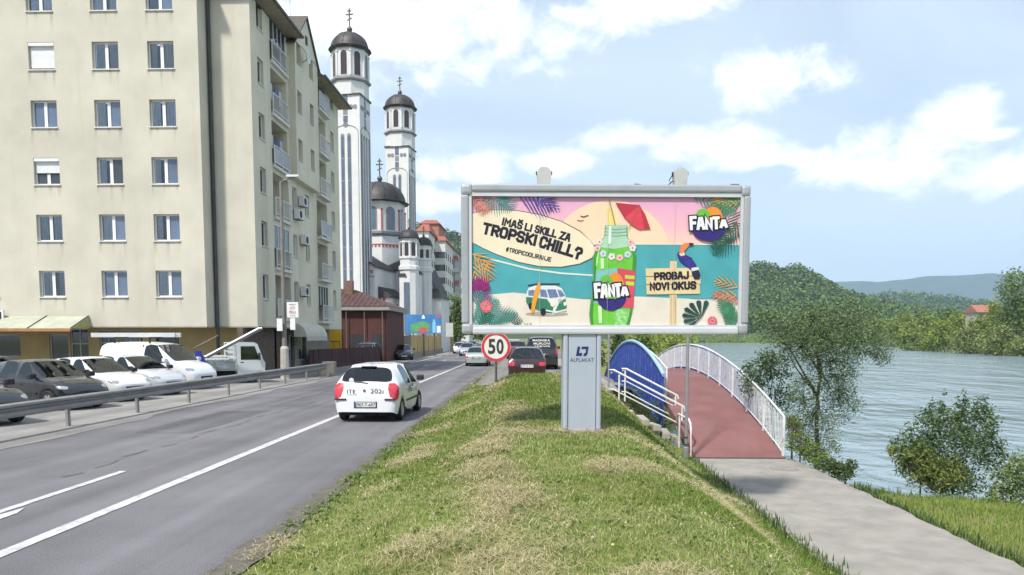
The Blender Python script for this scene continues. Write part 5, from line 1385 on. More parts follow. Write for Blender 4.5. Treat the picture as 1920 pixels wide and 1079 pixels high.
# ladder bundle on the van's roof
mb = MB()
ro = thing('ladder_bundle', 'long white ladder bundle lying on the white van roof', 'ladder', van.location, R(-12)); ro.location.z += 2.13; ro.location.x -= .9
alu = M('white_aluminium', (.58, .59, .61), .4, .3, var=.1)
for y in (.15, .5): MB().bbox(-2.5, 1.75, y - .035, y + .035, .05, .24, .01).build('stile', alu, ro)
for k in range(14): MB().tube([(-2.35 + k * .3, .15, .145), (-2.35 + k * .3, .5, .145)], .018, 6).build('rung', alu, ro)
for x in (-1.4, .2): MB().box(x - .03, x + .03, -.75, .75, .0, .05).box(x - .03, x + .03, -.76, -.72, -.2, .05).box(x - .03, x + .03, .72, .76, -.2, .05).build('roof_bar', blackp, van).location = (0, 0, 1.98)
# flatbed truck
tp = atz(470, 719, 0)
TH = R(38)
tr_ = thing('flatbed_truck', 'small white flatbed truck with tilted ladder rack and open bed', 'truck', (tp.x - 1.6, tp.y - .1, 0), TH)
tw = paintm('truck_white', (.62, .65, .66), .35); bedm = M('bed_sides_grey_green', (.30, .34, .34), .6, var=.15, scale=2)
cabp = [(0.75, .45), (2.05, .45), (2.08, .95), (1.98, 1.12), (1.72, 1.86), (1.55, 1.95), (.82, 1.95), (.75, 1.88)]
MB().prism(cabp, -.82, .82, axis=1).build('cab', tw, tr_)
for s in (-1, 1):
    yy = (s * .822, s * .832)
    d = MB().prism([(.84, .6), (1.9, .6), (1.9, 1.08), (1.62, 1.84), (.84, 1.84)], min(yy), max(yy), axis=1).build('door', tw, tr_)
    yy = (s * .832, s * .838)
    MB().prism([(.92, 1.12), (1.80, 1.12), (1.58, 1.76), (.92, 1.76)], min(yy), max(yy), axis=1).build('door_window', cglass_m, d)
    MB().bbox(1.72, 1.80, min(s * .86, s * 1.02), max(s * .86, s * 1.02), 1.1, 1.45, .03).build('mirror', blackp, tr_)
    MB().box(.9, 1.05, min(yy), max(yy), .98, 1.02).build('door_handle', blackp, d)
fr = (Vector((1.99, 0, 1.12)), Y3, Vector((-.26, 0, .74)).normalized(), Vector((.74, 0, .26)).normalized())
MB(fr).box(-.72, .72, .04, .72, 0, .012).build('windscreen', cglass_m, tr_)
bed = MB().box(-2.3, .68, -.86, .86, .62, .70).build('bed', bedm, tr_)
for s in (-1, 1):
    for k in range(2):
        MB().bbox(-2.28, .66, min(s * .84, s * .88), max(s * .84, s * .88), .71 + k * .2, .90 + k * .2, .012).build('drop_side', bedm, bed)
MB().bbox(-2.33, -2.28, -.86, .86, .71, 1.12, .01).build('tailgate', bedm, bed)
mb = MB()
for y in (-.75, .75): mb.box(.60, .66, y - .04, y + .04, .7, 1.95)
for z in (1.25, 1.5, 1.7, 1.9): mb.box(.601, .659, -.75, .75, z, z + .05)
mb.build('headboard', tw, bed)
for k in range(5): MB().bbox(-1.3, .5, -.7 + k * .3, -.45 + k * .3, 1.0 + .12 * (k % 3), 1.06 + .14 * (k % 3), .01).build('plank', tw, bed)
MB().box(-2.2, 1.7, -.45, .45, .38, .62).build('chassis', under_m, tr_)
wm = wheel_meshes(.32)
for (x, y) in ((1.42, .72), (1.42, -.72), (-1.5, .70), (-1.5, -.70)):
    wo = bpy.data.objects.new('wheel', wm[0]); COL.objects.link(wo); wo.parent = tr_; wo.location = (x, y, .32); wo.rotation_euler = (0, 0, 0 if y > 0 else math.pi)
    r2 = bpy.data.objects.new('rim', wm[1]); COL.objects.link(r2); r2.parent = wo
# the lift arm and ladder on the truck
lad = thing('lift_ladder', 'pale aluminium lift ladder rising over the flatbed truck', 'ladder', (tr_.location.x, tr_.location.y, 1.12))
la, lb = at(383, 671, 33.8) - lad.location, at(487, 617, 34.4) - lad.location
for dy in (0, .3): MB().tube([la + Vector((0, dy, 0)), lb + Vector((0, dy, .03))], .07, 6).build('boom', M('lift_alu', (.30, .32, .35), .45, .5, var=.2), lad)
mb = MB()
for k in range(16): t_ = k / 15; p = la.lerp(lb, t_); mb.tube([p, p + Vector((0, .3, .01))], .03, 6)
mb.build('rungs', M('lift_alu'), lad)
ld2 = thing('step_ladder', 'dark wooden ladder leaning behind the flatbed truck', 'ladder', (tr_.location.x, tr_.location.y + 1.2, .7))
la, lb = at(362, 655, 35.8) - ld2.location, at(402, 634, 35.8) - ld2.location
wood = M('weathered_wood', (.16, .12, .085), .85, var=.3, scale=6)
MB().tube([la, lb], .04, 6).build('stile', wood, ld2); MB().tube([la + Vector((0, .45, .12)), lb + Vector((0, .45, .12))], .04, 6).build('stile', wood, ld2)
for k in range(5): p = la.lerp(lb, (k + .5) / 5); MB().tube([p, p + Vector((0, .45, .12))], .03, 6).build('rung', wood, ld2)
# blue tarpaulin at the tail of the truck
tb = at(377, 668, 33.6)
tarp = thing('blue_tarpaulin', 'bunched bright blue tarpaulin at the tail of the flatbed truck', 'tarpaulin', (tb.x, 33.6, 0))
v = []; f = []
nn, mm_ = 14, 12
for i in range(nn):
    for j in range(mm_):
        a = 2 * math.pi * j / mm_; tt = i / (nn - 1); rr = (.62 - .42 * tt) * (1 + .16 * math.sin(a * 5 + tt * 3)) + .04 * random.random()
        v.append((rr * .55 * math.cos(a) - .12 * tt, rr * .6 * math.sin(a), .55 + 1.0 * tt + .03 * random.random()))
for i in range(nn - 1):
    for j in range(mm_): f.append((i * mm_ + j, i * mm_ + (j + 1) % mm_, (i + 1) * mm_ + (j + 1) % mm_, (i + 1) * mm_ + j))
f.append(tuple(range((nn - 1) * mm_, nn * mm_)))
MB().add(v, f).build('cloth', M('blue_tarp', (.012, .02, .26), .6, var=.3, scale=3), tarp, smooth=40)
MB().lathe([(.09, 0), (.09, .56), (.0, .56)], n=10, cap=False).build('drum', M('dark_zinc'), tarp)

# street traffic beyond
G2 = 'cars further along the street'
vp = at(686, 631, 64.2)
car('suv', wpaint, (vp.x, 64.2, 0), R(-90), 'white car with dark front parked facing us before the red shop', 'parked_car', group=G2, full=False, scale=.92)
vp = at(756, 631, 71.5)
car('sedan', paintm('dark_blue_paint', (.03, .035, .06), .25, .2), (vp.x, 71.5, 0), R(-78), 'dark blue saloon facing us at the start of the yellow wall', 'parked_car', group=G2, full=False)
vp = at(893, 631, 55.5)
car('sedan', paintm('silver_green_paint', (.36, .40, .38), .28, .3), (vp.x, 57.5, 0), R(90), 'silver green saloon driving away left of the speed limit sign', 'silver_saloon', group=G2, full=True, plate='M21-E-093')
for (px, Y, hd, c, lab, kd) in ((876, 86, -88, (.30, .34, .42), 'blue grey oncoming car beyond the silver saloon', 'hatch'), (862, 98, -86, (.66, .67, .69), 'white oncoming car at the far left lane bend', 'sedan'),
                              (868, 112, -86, (.25, .3, .4), 'grey blue car behind the white oncoming car', 'hatch'), (885, 122, -88, (.10, .12, .2), 'dark blue far car just under the billboard edge', 'sedan'), (970, 62, 90, (.10, .02, .025), 'far red car between the speed sign and the black van', 'hatch'), (964, 82, 90, (.62, .63, .65), 'far white car parked beyond the red one under the billboard', 'hatch')):
    vp = at(px, 631, Y)
    car(kd, paintm('paint_%d_%d' % (px, Y), c, .3, .1), (vp.x, Y, .0 if px < 930 else .40), R(hd), lab, 'far_car', group=G2, full=False)
vp = at(988, 631, 31)
mr = car('oldhatch', paintm('maroon_paint', (.035, .007, .009), .3), (vp.x, 33.0, .40), R(90), 'old maroon hatchback parked behind the grass mound', 'maroon_hatchback', group='cars parked behind the grass mound', plate='J77-K-012')
MB().tube([(-1.78, .1, .93), (-1.66, .4, 1.08)], .012, 6).build('rear_wiper', blackp, mr)
vp = at(1016, 631, 41)
bv = car('suv', paintm('black_paint', (.016, .017, .019), .3), (vp.x, 43.5, .40), R(90), 'black off-road vehicle with white lettering on its rear window', 'black_offroader', group='cars parked behind the grass mound', plate='O55-J-730')
fr = (Vector((-2.185, 0, 1.14)), Vector((0, -1, 0)), Vector((.13, 0, .62)).normalized(), Vector((-.62, 0, .13)).normalized())
m = MB(fr)
for i, (tx, y, h) in enumerate((('MASINSKA', .40, .12), ('MUFLOVI', .22, .12), ('SERVIS', .09, .08))): text_into(m, tx, -.5 + .05 * i, y, .45, y, h, .075, .012)
m.build('rear_lettering', platem, bv)
MB().lathe([(.13, 0), (.13, .02), (.09, .03), (0, .03)], (-2.31, .1, .98), 16, axis=0, cap=False).build('badge_disc', M('chrome_disc', (.5, .5, .5), .3, .8), bv)
# ================================================================== billboard
BY = 14.0; BA = R(3.0)
pc = at(1091, 631, BY)
bb = thing('billboard', 'large advertising billboard with tropical drink poster on a grey pillar', 'billboard', (pc.x, BY, gz1(pc.x, BY)), BA)
bz = bb.location.z
S_ = (at(1404, 490, BY).x - at(864, 490, BY).x) / 540 / math.cos(BA)
zmid = at(1134, 490, BY).z - bz
PX0, PY0 = 1091, 490
U_ = lambda x: (x - PX0) * S_
V_ = lambda y: zmid + (PY0 - y) * S_
alu1 = M('frame_aluminium', (.34, .36, .385), .5, .2, var=.14, scale=2, stain=(.25, .25, .25), stain_scale=2, stain_amt=.4)
alu2 = M('frame_white_lip', (.52, .53, .56), .45, .1, var=.06, scale=3)
pillm = M('pillar_grey', (.37, .41, .48), .5, .1, var=.08, scale=1.2, stain=(.29, .32, .36), stain_scale=1.2, stain_amt=.5, zstreak=True)
FT = .09                                        # half thickness of the case
# cabinet, with bars and corner pieces
MB().box(U_(872), U_(1397), -.02, .25, V_(622), V_(358)).build('cabinet', alu1, bb)
for (x0, x1, y0, y1, nm) in ((884, 1386, 350, 364, 'frame_bar'), (884, 1386, 613, 627, 'frame_bar')):
    MB().bbox(U_(x0), U_(x1), -.13, .28, V_(y1), V_(y0), .035).build(nm, alu1 if y0 < 500 else alu2, bb)
for (x0, x1) in ((864, 878), (1391, 1404)): MB().bbox(U_(x0), U_(x1), -.13, .28, V_(607), V_(370), .035).build('frame_bar', alu1, bb)
for (x0, x1) in ((864, 885), (1385, 1404)):
    for (y0, y1) in ((350, 371), (606, 627)): MB().bbox(U_(x0), U_(x1), -.134, .284, V_(y1), V_(y0), .06).build('frame_corner', alu1, bb)
# white inner lip
lip = MB(); a, b, c, d = U_(878), U_(1391), V_(613), V_(364); e = .055
lip.box(a, b, -.10, -.03, d - e * 1.5, d); lip.box(a, b, -.10, -.03, c, c + e * .6); lip.box(a, a + e, -.099, -.03, c + e * .6, d - e * 1.5); lip.box(b - e, b, -.099, -.03, c + e * .6, d - e * 1.5)
lip.build('inner_lip', alu2, bb)
# pillar
zb = .02
mb = MB()
X0, X1 = U_(1055), U_(1127); zt = V_(627) + .02
mb.bbox(X0, X0 + .09, -.10, .32, zb, zt, .03); mb.bbox(X1 - .09, X1, -.10, .32, zb, zt, .03)
mb.build('pillar_edge', pillm, bb)
MB().box(X0 + .10, X1 - .10, -.085, .30, zb, zt).build('pillar_panel', pillm, bb)
MB().box(X0 + .088, X0 + .102, -.08, .29, zb, zt - .01).box(X1 - .102, X1 - .088, -.08, .29, zb, zt - .01).build('pillar_groove', blk, bb)
MB().box(X0 - .06, X1 + .06, -.16, .38, -.12, .02).build('foot', M('old_concrete'), bb)
navy = M('logo_navy', (.012, .018, .10), .5)
fp = (Vector((0, -.0875, 0)), X3, Z3, -Y3)
mb = MB(fp); cxl, sc_ = (X0 + X1) / 2, S_
pl_ = lambda pts: [((x - 1091) * S_ + cxl - 0, V_(y), 0) for x, y in pts]
mb.poly(pl_([(1082, 650), (1087, 650), (1085, 662), (1091, 662), (1090, 668), (1079, 668)]))
mb.poly(pl_([(1090, 650), (1103, 650), (1101, 664), (1098, 668), (1093, 668), (1094, 663), (1097, 662), (1098, 655), (1089, 655)]))
text_into(mb, 'ALPLAKAT', U_(1068), V_(679), U_(1113), V_(679), 7.5 * S_, 0, .0)
mb.build('pillar_logo', navy, bb)
# lamps above
for (px, arm) in ((1018, False), (1272, True)):
    lm = MB().prism([(U_(px - 11), V_(352)), (U_(px + 11), V_(352)), (U_(px + 13), V_(331)), (U_(px + 11), V_(324)), (U_(px + 4), V_(319)), (U_(px - 6), V_(319)), (U_(px - 11), V_(324)), (U_(px - 13), V_(331))], -.12, .06, axis=1).build('floodlight', M('lamp_casing', (.46, .46, .46), .45, .1, var=.1, scale=4, stain=(.3, .3, .3), stain_scale=6, stain_amt=.5), bb)
    for q_ in (-14, 14): MB().box(U_(px + q_ - 1), U_(px + q_ + 1), -.06, .0, V_(332), V_(326)).build('hinge', blk, lm)
    MB().tube([(U_(px), .05, V_(345)), (U_(px), .2, V_(350))], .03, 6).build('mount', alu1, lm)
    if arm:
        MB().tube([(U_(px - 25), -.02, V_(352)), (U_(px - 12), -.02, V_(341)), ], .012, 5).tube([(U_(px - 10), -.03, V_(332)), (U_(px - 16), -.03, V_(334)), (U_(px - 20), -.03, V_(341)), (U_(px - 18), -.03, V_(344))], .01, 5).build('cable', M('dark_zinc'), lm)
MB().prism([(U_(1180), V_(350)), (U_(1190), V_(346)), (U_(1200), V_(347)), (U_(1210), V_(352)), (U_(1210), V_(356)), (U_(1196), V_(356)), (U_(1196), V_(352))], .02, .2, axis=1).build('rear_shade', blk, bb)
MB().box(U_(1370), U_(1385), .0, .14, V_(356), V_(346)).build('top_bracket', M('slate_grey', (.12, .14, .16), .6), bb)

# ---- poster: flat print in thin layers
base = MB().box(U_(883), U_(1387), -.045, -.03, V_(613), V_(370)).build('poster', M('poster_paper', (.55, .5, .48), .7), bb)
_LY = [0]
def PM(name, c=(.5, .5, .5), **k): return M('print_' + name, c, .6, var=k.pop('var', .06), scale=k.pop('scale', 2.5), spec=.3, **k)
def layer(k): return (Vector((0, -.0475 - .0022 * k, 0)), X3, Z3, -Y3)
def clipx(x): return min(max(x, 883.5), 1386.5)
def clipy(y): return min(max(y, 371.5), 612.5)
def px(pts): return [(U_(clipx(x)), V_(clipy(y)), 0) for x, y in pts]
def art(name, k, polys, mat):
    mb = MB(layer(k))
    for p in polys: mb.poly(px(p))
    return mb.build(name, mat, base)
def ell(cx, cy, rx, ry, n=40, a0=0, a1=2 * math.pi, rot=0):
    out = []
    for i in range(n + (0 if abs(a1 - a0 - 2 * math.pi) < 1e-6 else 1)):
        a = a0 + (a1 - a0) * i / n; x, y = rx * math.cos(a), -ry * math.sin(a)
        out.append((cx + x * math.cos(rot) - y * math.sin(rot), cy + x * math.sin(rot) + y * math.cos(rot)))
    return out
def lineart(name, k, lines, mat):
    mb = MB(layer(k))
    for pts, w in lines:
        n = len(pts); Lp = []; Rp = []
        for i in range(n):
            a, b = pts[max(0, i - 1)], pts[min(n - 1, i + 1)]; dx, dy = b[0] - a[0], b[1] - a[1]; q = math.hypot(dx, dy) or 1
            Lp.append((pts[i][0] - dy / q * w / 2, pts[i][1] + dx / q * w / 2)); Rp.append((pts[i][0] + dy / q * w / 2, pts[i][1] - dx / q * w / 2))
        mb.poly(px(Lp + Rp[::-1]))
    return mb.build(name, mat, base)
# sky bands fade from mauve to peach (printed gradient)
gm = bpy.data.materials.new('print_sunset'); gm.use_nodes = True; t = gm.node_tree; b = t.nodes['Principled BSDF']; b.inputs['Roughness'].default_value = .6
tc_ = t.nodes.new('ShaderNodeTexCoord'); sx_ = t.nodes.new('ShaderNodeSeparateXYZ'); t.links.new(tc_.outputs['Object'], sx_.inputs[0])
mr_ = t.nodes.new('ShaderNodeMapRange'); mr_.inputs[1].default_value = V_(462); mr_.inputs[2].default_value = V_(372); t.links.new(sx_.outputs[2], mr_.inputs[0])
cr = t.nodes.new('ShaderNodeValToRGB'); t.links.new(mr_.outputs[0], cr.inputs[0]); cr.color_ramp.elements[0].color = (.80, .52, .42, 1); cr.color_ramp.elements[1].color = (.62, .32, .50, 1)
e_ = cr.color_ramp.elements.new(.45); e_.color = (.74, .40, .47, 1); t.links.new(cr.outputs[0], b.inputs['Base Color'])
art('sunset_print', 0, [[(884, 372), (1386, 372), (1386, 464), (884, 464)]], gm)
art('sun_disc_print', 1, [ell(1143, 478, 112, 100, 40, 0.14, math.pi - .14)], PM('sun', (.76, .56, .40)))
art('sea_print', 2, [[(884, 460), (1386, 460), (1386, 560), (884, 560)]], PM('sea', (.065, .32, .36), var=.18, scale=1.2))
art('sand_print', 3, [[(884, 556), (960, 549), (1040, 556), (1110, 563), (1190, 556), (1290, 560), (1386, 570), (1386, 613), (884, 613)]], PM('sand', (.66, .60, .52), var=.10))
lineart('wave_print', 4, [([(884, 478), (930, 490), (990, 505), (1050, 513), (1112, 517)], 3.2), ([(1190, 459), (1386, 459)], 1.5)], PM('foam', (.58, .66, .55)))
# surfboard
sb_ = [(884, 404), (905, 399), (935, 397), (970, 399), (1010, 406), (1050, 418), (1085, 436), (1105, 453), (1116, 470), (1108, 484), (1085, 495), (1050, 501), (1010, 500), (970, 492), (930, 478), (905, 467), (884, 456)]
art('surfboard_outline_print', 5, [[(x + (1.6 if x > 884 else 0), y + (1.2 if y > 440 else -1.2)) for x, y in sb_]], PM('ink_brown', (.12, .10, .08)))
art('surfboard_print', 6, [sb_], PM('board', (.70, .62, .46), var=.05))
ink = PM('ink', (.015, .014, .028), var=0)
def words(name, k, items, mat, wt):
    mb = MB(layer(k))
    for (tx, x0, y0, x1, y1, h) in items: strokes_into(mb, tx, U_(x0), V_(y0), U_(x1), V_(y1), h * S_, wt * h * S_)
    return mb.build(name, mat, base)
words('headline_lettering', 7, [('IMA\u0160', 940, 425, 975, 433, 14.5), ('LI', 982, 434.5, 993, 437, 14.5), ('SKILL', 1001, 438.5, 1039, 448, 15), ('ZA', 1047, 450, 1064, 455, 15.5)], ink, .24)
words('slogan_lettering', 7, [('TROPSKI', 904, 441, 1000, 463, 22), ('CHILL?', 1009, 465.5, 1084, 488, 23)], ink, .24)
words('hashtag_lettering', 7, [('#TROPICOOLIRANJE', 947, 473, 1030, 492, 8.5)], ink, .19)
# fronds
def frond(x, y, ang, ln, n, lw, droop=.6, w=2.2, curve=.25):
    """palm frond: leaflets either side of a bent rib, as polygons"""
    out = []; a = ang
    pts = []
    for i in range(n + 1):
        t_ = i / n; pts.append((x, y, a)); x += ln / n * math.cos(a); y -= ln / n * math.sin(a); a -= curve / n
    for i, (px_, py_, aa) in enumerate(pts):
        t_ = i / n; l_ = lw * math.sin(math.pi * min(1, .18 + .82 * t_) * .93 + .1)
        for s in (-1, 1):
            b_ = aa + s * (droop + .25 * (1 - t_)); tx, ty = px_ + l_ * math.cos(b_), py_ - l_ * math.sin(b_)
            nx, ny = -math.sin(b_), -math.cos(b_)
            out.append([(px_ + nx * w * .5, py_ + ny * w * .5), (px_ + .5 * (tx - px_) + nx * w * .5, py_ + .5 * (ty - py_) + ny * w * .5), (tx, ty), (px_ + .5 * (tx - px_) - nx * w * .5, py_ + .5 * (ty - py_) - ny * w * .5), (px_ - nx * w * .5, py_ - ny * w * .5)])
    return out
def inframe(ps): return [p for p in ps if all(880 < x < 1390 and 366 < y < 616 for x, y in p)]
def leafart(name, k, fronds, mat):
    ps = []
    for i, f_ in enumerate(fronds): ps.append((inframe(frond(*f_)), i))
    for p, i in ps:
        mb = MB(layer(k))
        for j, q in enumerate(p): mb.add([(a, b_, .00004 * (j + 40 * i)) for a, b_, _ in px(q)], [tuple(range(len(q)))])
        if p: mb.build(name, mat, base)
gdk = PM('leaf_dark', (.02, .10, .07), var=.4, scale=8); gmd = PM('leaf_mid', (.05, .22, .12), var=.4, scale=8); gtl = PM('leaf_teal', (.06, .27, .24), var=.4, scale=8)
lpur = PM('leaf_violet', (.07, .05, .28), var=.4, scale=8); lor = PM('leaf_orange', (.62, .29, .06), var=.35, scale=8); lcor = PM('leaf_coral', (.50, .19, .14), var=.35, scale=8); lmag = PM('leaf_magenta', (.25, .02, .16), var=.4, scale=8)
leafart('palm_print', 8, [(880, 380, R(-12), 44, 8, 30, .75, 1.9), (884, 372, R(-40), 40, 8, 26, .6, 1.8)], lcor)
leafart('palm_print', 9, [(902, 366, R(-25), 52, 9, 34, .75, 1.9), (930, 368, R(-35), 40, 8, 26, .7, 1.8)], gtl)
leafart('palm_print', 10, [(955, 364, R(-10), 80, 9, 50, .55, 2.3, .45), (985, 366, R(-20), 66, 6, 30, .4, 2.2)], lpur)
leafart('palm_print', 8, [(878, 474, R(-24), 50, 5, 34, .36, 2.0, .5), (878, 484, R(-66), 56, 6, 34, .36, 2.0, .3), (880, 472, R(-42), 64, 6, 38, .34, 2.0, .5)], lor)
leafart('palm_print', 9, [(884, 540, R(20), 30, 6, 26, .6, 3.6), (884, 556, R(-10), 34, 6, 24, .7, 3.4), (886, 548, R(60), 26, 5, 22, .7, 3)], lmag)
leafart('palm_print', 10, [(888, 606, R(50), 60, 10, 32, .62, 2.4), (886, 600, R(82), 54, 9, 28, .6, 2.4), (896, 610, R(24), 74, 12, 30, .62, 2.2)], gtl)
leafart('palm_print', 11, [(915, 611, R(16), 62, 13, 26, .72, 1.7), (900, 612, R(62), 30, 6, 24, .6, 2.4)], gdk)
leafart('palm_print', 8, [(1390, 380, R(196), 84, 11, 36, .6, 2.4, -.2), (1300, 372, R(-14), 60, 8, 22, .6, 2.2), (1386, 372, R(215), 50, 8, 30, .6, 2.4)], gmd)
leafart('palm_print', 10, [(1388, 398, R(246), 92, 13, 46, .5, 2.2, .35), (1386, 420, R(228), 66, 11, 34, .5, 2.0, .3)], gdk)
leafart('palm_print', 9, [(1390, 376, R(190), 62, 10, 30, .5, 2.8, .8)], lor)
leafart('palm_print', 8, [(1392, 544, R(150), 52, 5, 30, .34, 2.0, -.5), (1392, 556, R(172), 56, 5, 26, .34, 2.0, -.3)], lor)
leafart('palm_print', 9, [(1388, 566, R(168), 50, 8, 22, .5, 2.4)], lcor)
leafart('palm_print', 10, [(1380, 610, R(118), 46, 9, 24, .62, 2.6), (1388, 600, R(142), 54, 10, 24, .6, 2.4), (1368, 612, R(96), 40, 8, 18, .6, 2.4)], gmd)
# monstera leaf, blossoms
mon = []
for i in range(7):
    a = R(75 + i * 26); mon.append([(1316, 596), (1316 + 34 * math.cos(a - .17), 592 - 27 * math.sin(a - .17)), (1316 + 37 * math.cos(a), 592 - 30 * math.sin(a)), (1316 + 34 * math.cos(a + .13), 592 - 27 * math.sin(a + .13))])
mb = MB(layer(12))
for j, q in enumerate(mon): mb.add([(a, b_, .0001 * j) for a, b_, _ in px(q)], [tuple(range(len(q)))])
mb.build('monstera_print', PM('monstera', (.015, .06, .055), var=.4, scale=8), base)
pinkf = PM('blossom_pink', (.62, .11, .15), var=.4, scale=20); whf = PM('blossom_white', (.66, .62, .60), var=.12, scale=20)
art('blossom_print', 13, [ell(1337, 602, 9, 9, 12)], pinkf); art('blossom_print', 13, [ell(910, 575, 11, 12, 14)], pinkf)
for j, (x, y, r_) in enumerate(((910, 575, 11), (1337, 602, 9))):
    mb = MB(layer(14))
    for q in range(8):
        a = q * math.pi / 4; mb.poly(px([(x + r_ * .3 * math.cos(a - .4), y + r_ * .3 * math.sin(a - .4)), (x + r_ * 1.05 * math.cos(a), y + r_ * 1.05 * math.sin(a)), (x + r_ * .3 * math.cos(a + .3), y + r_ * .3 * math.sin(a + .3))]))
    mb.build('petal_print', PM('petal_light', (.72, .34, .34), var=.2), base)
# camper van
vw = PM('van_white', (.62, .64, .63)); vg = PM('van_green', (.035, .17, .10), var=.15); vgl = PM('van_glass', (.14, .20, .36), var=.3, scale=10)
art('camper_shadow_print', 5, [ell(1024, 589, 40, 4)], PM('shadow_sand', (.36, .31, .26)))
art('camper_print', 6, [[(986, 548), (990, 540), (1002, 536), (1040, 536), (1052, 541), (1059, 555), (1061, 575), (1058, 586), (1035, 590), (1020, 588), (990, 576), (985, 568)]], vw)
art('camper_green_print', 7, [[(985, 557), (1024, 561), (1036, 577), (1034, 588), (1020, 587), (990, 575), (985, 567)], [(1040, 583), (1048, 566), (1059, 560), (1061, 575), (1058, 583)]], vg)
for q_ in ([[(989, 545), (1000, 544), (1001, 555), (989, 554)], [(1011, 543), (1022, 544), (1026, 558), (1012, 556)], [(1024, 543), (1040, 543), (1046, 557), (1029, 559)], [(1043, 543), (1051, 545), (1058, 555), (1048, 557)]]): art('camper_window_print', 8, [q_], vgl)
art('camper_lamp_print', 9, [ell(1035, 571, 4.5, 4.5, 14)], PM('van_lamp', (.70, .66, .50))); art('camper_lamp_print', 9, [ell(1058, 570, 3, 4, 12)], PM('van_lamp'))
lineart('camper_emblem_print', 9, [(ell(1049, 565, 3.5, 4, 14) + [(1052.5, 565)], 1.0)], PM('van_emblem', (.32, .36, .34)))
art('camper_wheel_print', 9, [ell(1017, 585, 5, 7, 14)], ink); art('camper_wheel_print', 9, [ell(993, 574, 3.5, 6, 12)], ink)
lineart('camper_bumper_print', 10, [([(1022, 582), (1040, 586), (1060, 581)], 3)], vw); lineart('camper_rack_print', 7, [([(988, 536), (1005, 533), (1048, 533)], 2)], ink)
art('orange_board_print', 10, [[(1012, 529), (1010, 545), (1004, 568), (999, 588), (994, 587), (996, 566), (1001, 545), (1007, 532)]], PM('orange_board', (.72, .30, .03)))
# bottle
bg_ = PM('bottle_green', (.14, .50, .05), var=.2, scale=4); bpale = PM('bottle_pale', (.36, .56, .42), var=.15); bteal = PM('bottle_teal', (.20, .46, .44), var=.1); bred = PM('bottle_red', (.55, .07, .11), var=.15)
bl = [(1134, 424), (1172, 424), (1173, 446), (1185, 462), (1190, 480), (1189, 520), (1186, 556), (1183, 590), (1178, 612), (1108, 612), (1105, 590), (1108, 556), (1111, 520), (1111, 484), (1117, 464), (1132, 446)]
art('bottle_outline_print', 6, [[(x + (1.3 if x > 1148 else -1.3), y) for x, y in bl]], PM('bottle_edge', (.10, .30, .12)))
art('bottle_print', 7, [bl], bg_)
art('bottle_neck_print', 8, [[(1134, 424), (1172, 424), (1173, 446), (1184, 462), (1150, 468), (1117, 464), (1132, 446)]], bpale)
art('bottle_label_print', 8, [[(1111, 508), (1158, 503), (1160, 566), (1106, 570), (1109, 540)]], bteal)
art('bottle_label_print', 9, [[(1156, 503), (1190, 508), (1187, 578), (1150, 576), (1140, 566), (1157, 560)]], bred)
art('bottle_band_print', 10, [[(1170, 516), (1189, 518), (1188, 524), (1171, 523)], [(1172, 528), (1188, 529), (1188, 536), (1173, 535)]], PM('lime', (.42, .58, .06)))
art('bottle_glint_print', 10, [[(1152, 580), (1180, 580), (1177, 610), (1152, 610)]], PM('glint', (.27, .60, .20), var=.5, scale=14)); art('bottle_glint_print', 10, [[(1116, 470), (1122, 468), (1118, 500), (1114, 500)]], PM('glint2', (.40, .66, .30)))
bedge = PM('bottle_rim_green', (.05, .26, .03), var=.2)
art('bottle_side_print', 11, [[(1111, 484), (1117, 466), (1121, 466), (1116, 486), (1115, 520), (1112, 556), (1110, 590), (1112, 612), (1108, 612), (1105, 590), (1108, 556), (1111, 520)]], bedge)
art('bottle_side_print', 11, [[(1190, 480), (1185, 464), (1181, 466), (1185, 482), (1184, 508), (1189, 508)]], bedge); art('bottle_side_print', 11, [[(1186, 578), (1183, 590), (1178, 612), (1173, 612), (1179, 590), (1181, 578)]], bedge)
art('bottle_shine_print', 11, [[(1124, 486), (1130, 484), (1131, 504), (1125, 505)]], PM('shine', (.52, .74, .42))); art('bottle_shine_print', 11, [[(1120, 574), (1127, 573), (1128, 606), (1122, 606)]], PM('shine')); art('bottle_shine_print', 11, [[(1139, 426), (1144, 426), (1144, 458), (1138, 460)]], PM('shine_pale', (.60, .72, .62)))
lineart('bottle_thread_print', 9, [([(1131, y), (1152, y + 2.5), (1175, y)], 1.3) for y in (430, 436, 442)], PM('thread', (.12, .32, .2)))
for j, (x, y, r_) in enumerate(((1122, 455, 6), (1118, 467, 6), (1129, 477, 7), (1145, 482, 7), (1160, 484, 7), (1175, 478, 7), (1184, 466, 7), (1180, 455, 6), (1170, 557, 6))):
    mb = MB(layer(11))
    for q in range(5):
        a = q * 2 * math.pi / 5 + j; mb.add([(p[0], p[1], .0001 * q) for p in px(ell(x + r_ * .5 * math.cos(a), y + r_ * .5 * math.sin(a), r_ * .48, r_ * .48, 9))], [tuple(range(9))])
    mb.build('garland_print', (whf, PM('petal_rose', (.70, .42, .44)), PM('petal_blue', (.42, .56, .66)))[j % 3], base)
    art('garland_eye_print', 12, [ell(x, y, 1.8, 1.8, 8)], pinkf)
lineart('straw_print', 5, [([(1136, 396), (1146, 430)], 6), ([(1143, 392), (1152, 430)], 5)], PM('straw', (.72, .60, .16)))
lineart('stick_print', 12, [([(1139, 376), (1151, 424)], 1.6), ([(1176, 430), (1196, 386)], 1.2)], PM('stick', (.22, .15, .06)))
um = [(1151, 383), (1165, 384), (1196, 387), (1207, 404), (1217, 430), (1196, 432), (1182, 424), (1168, 410)]
art('paper_umbrella_print', 10, [um], PM('umbrella_red', (.60, .05, .08), var=.2))
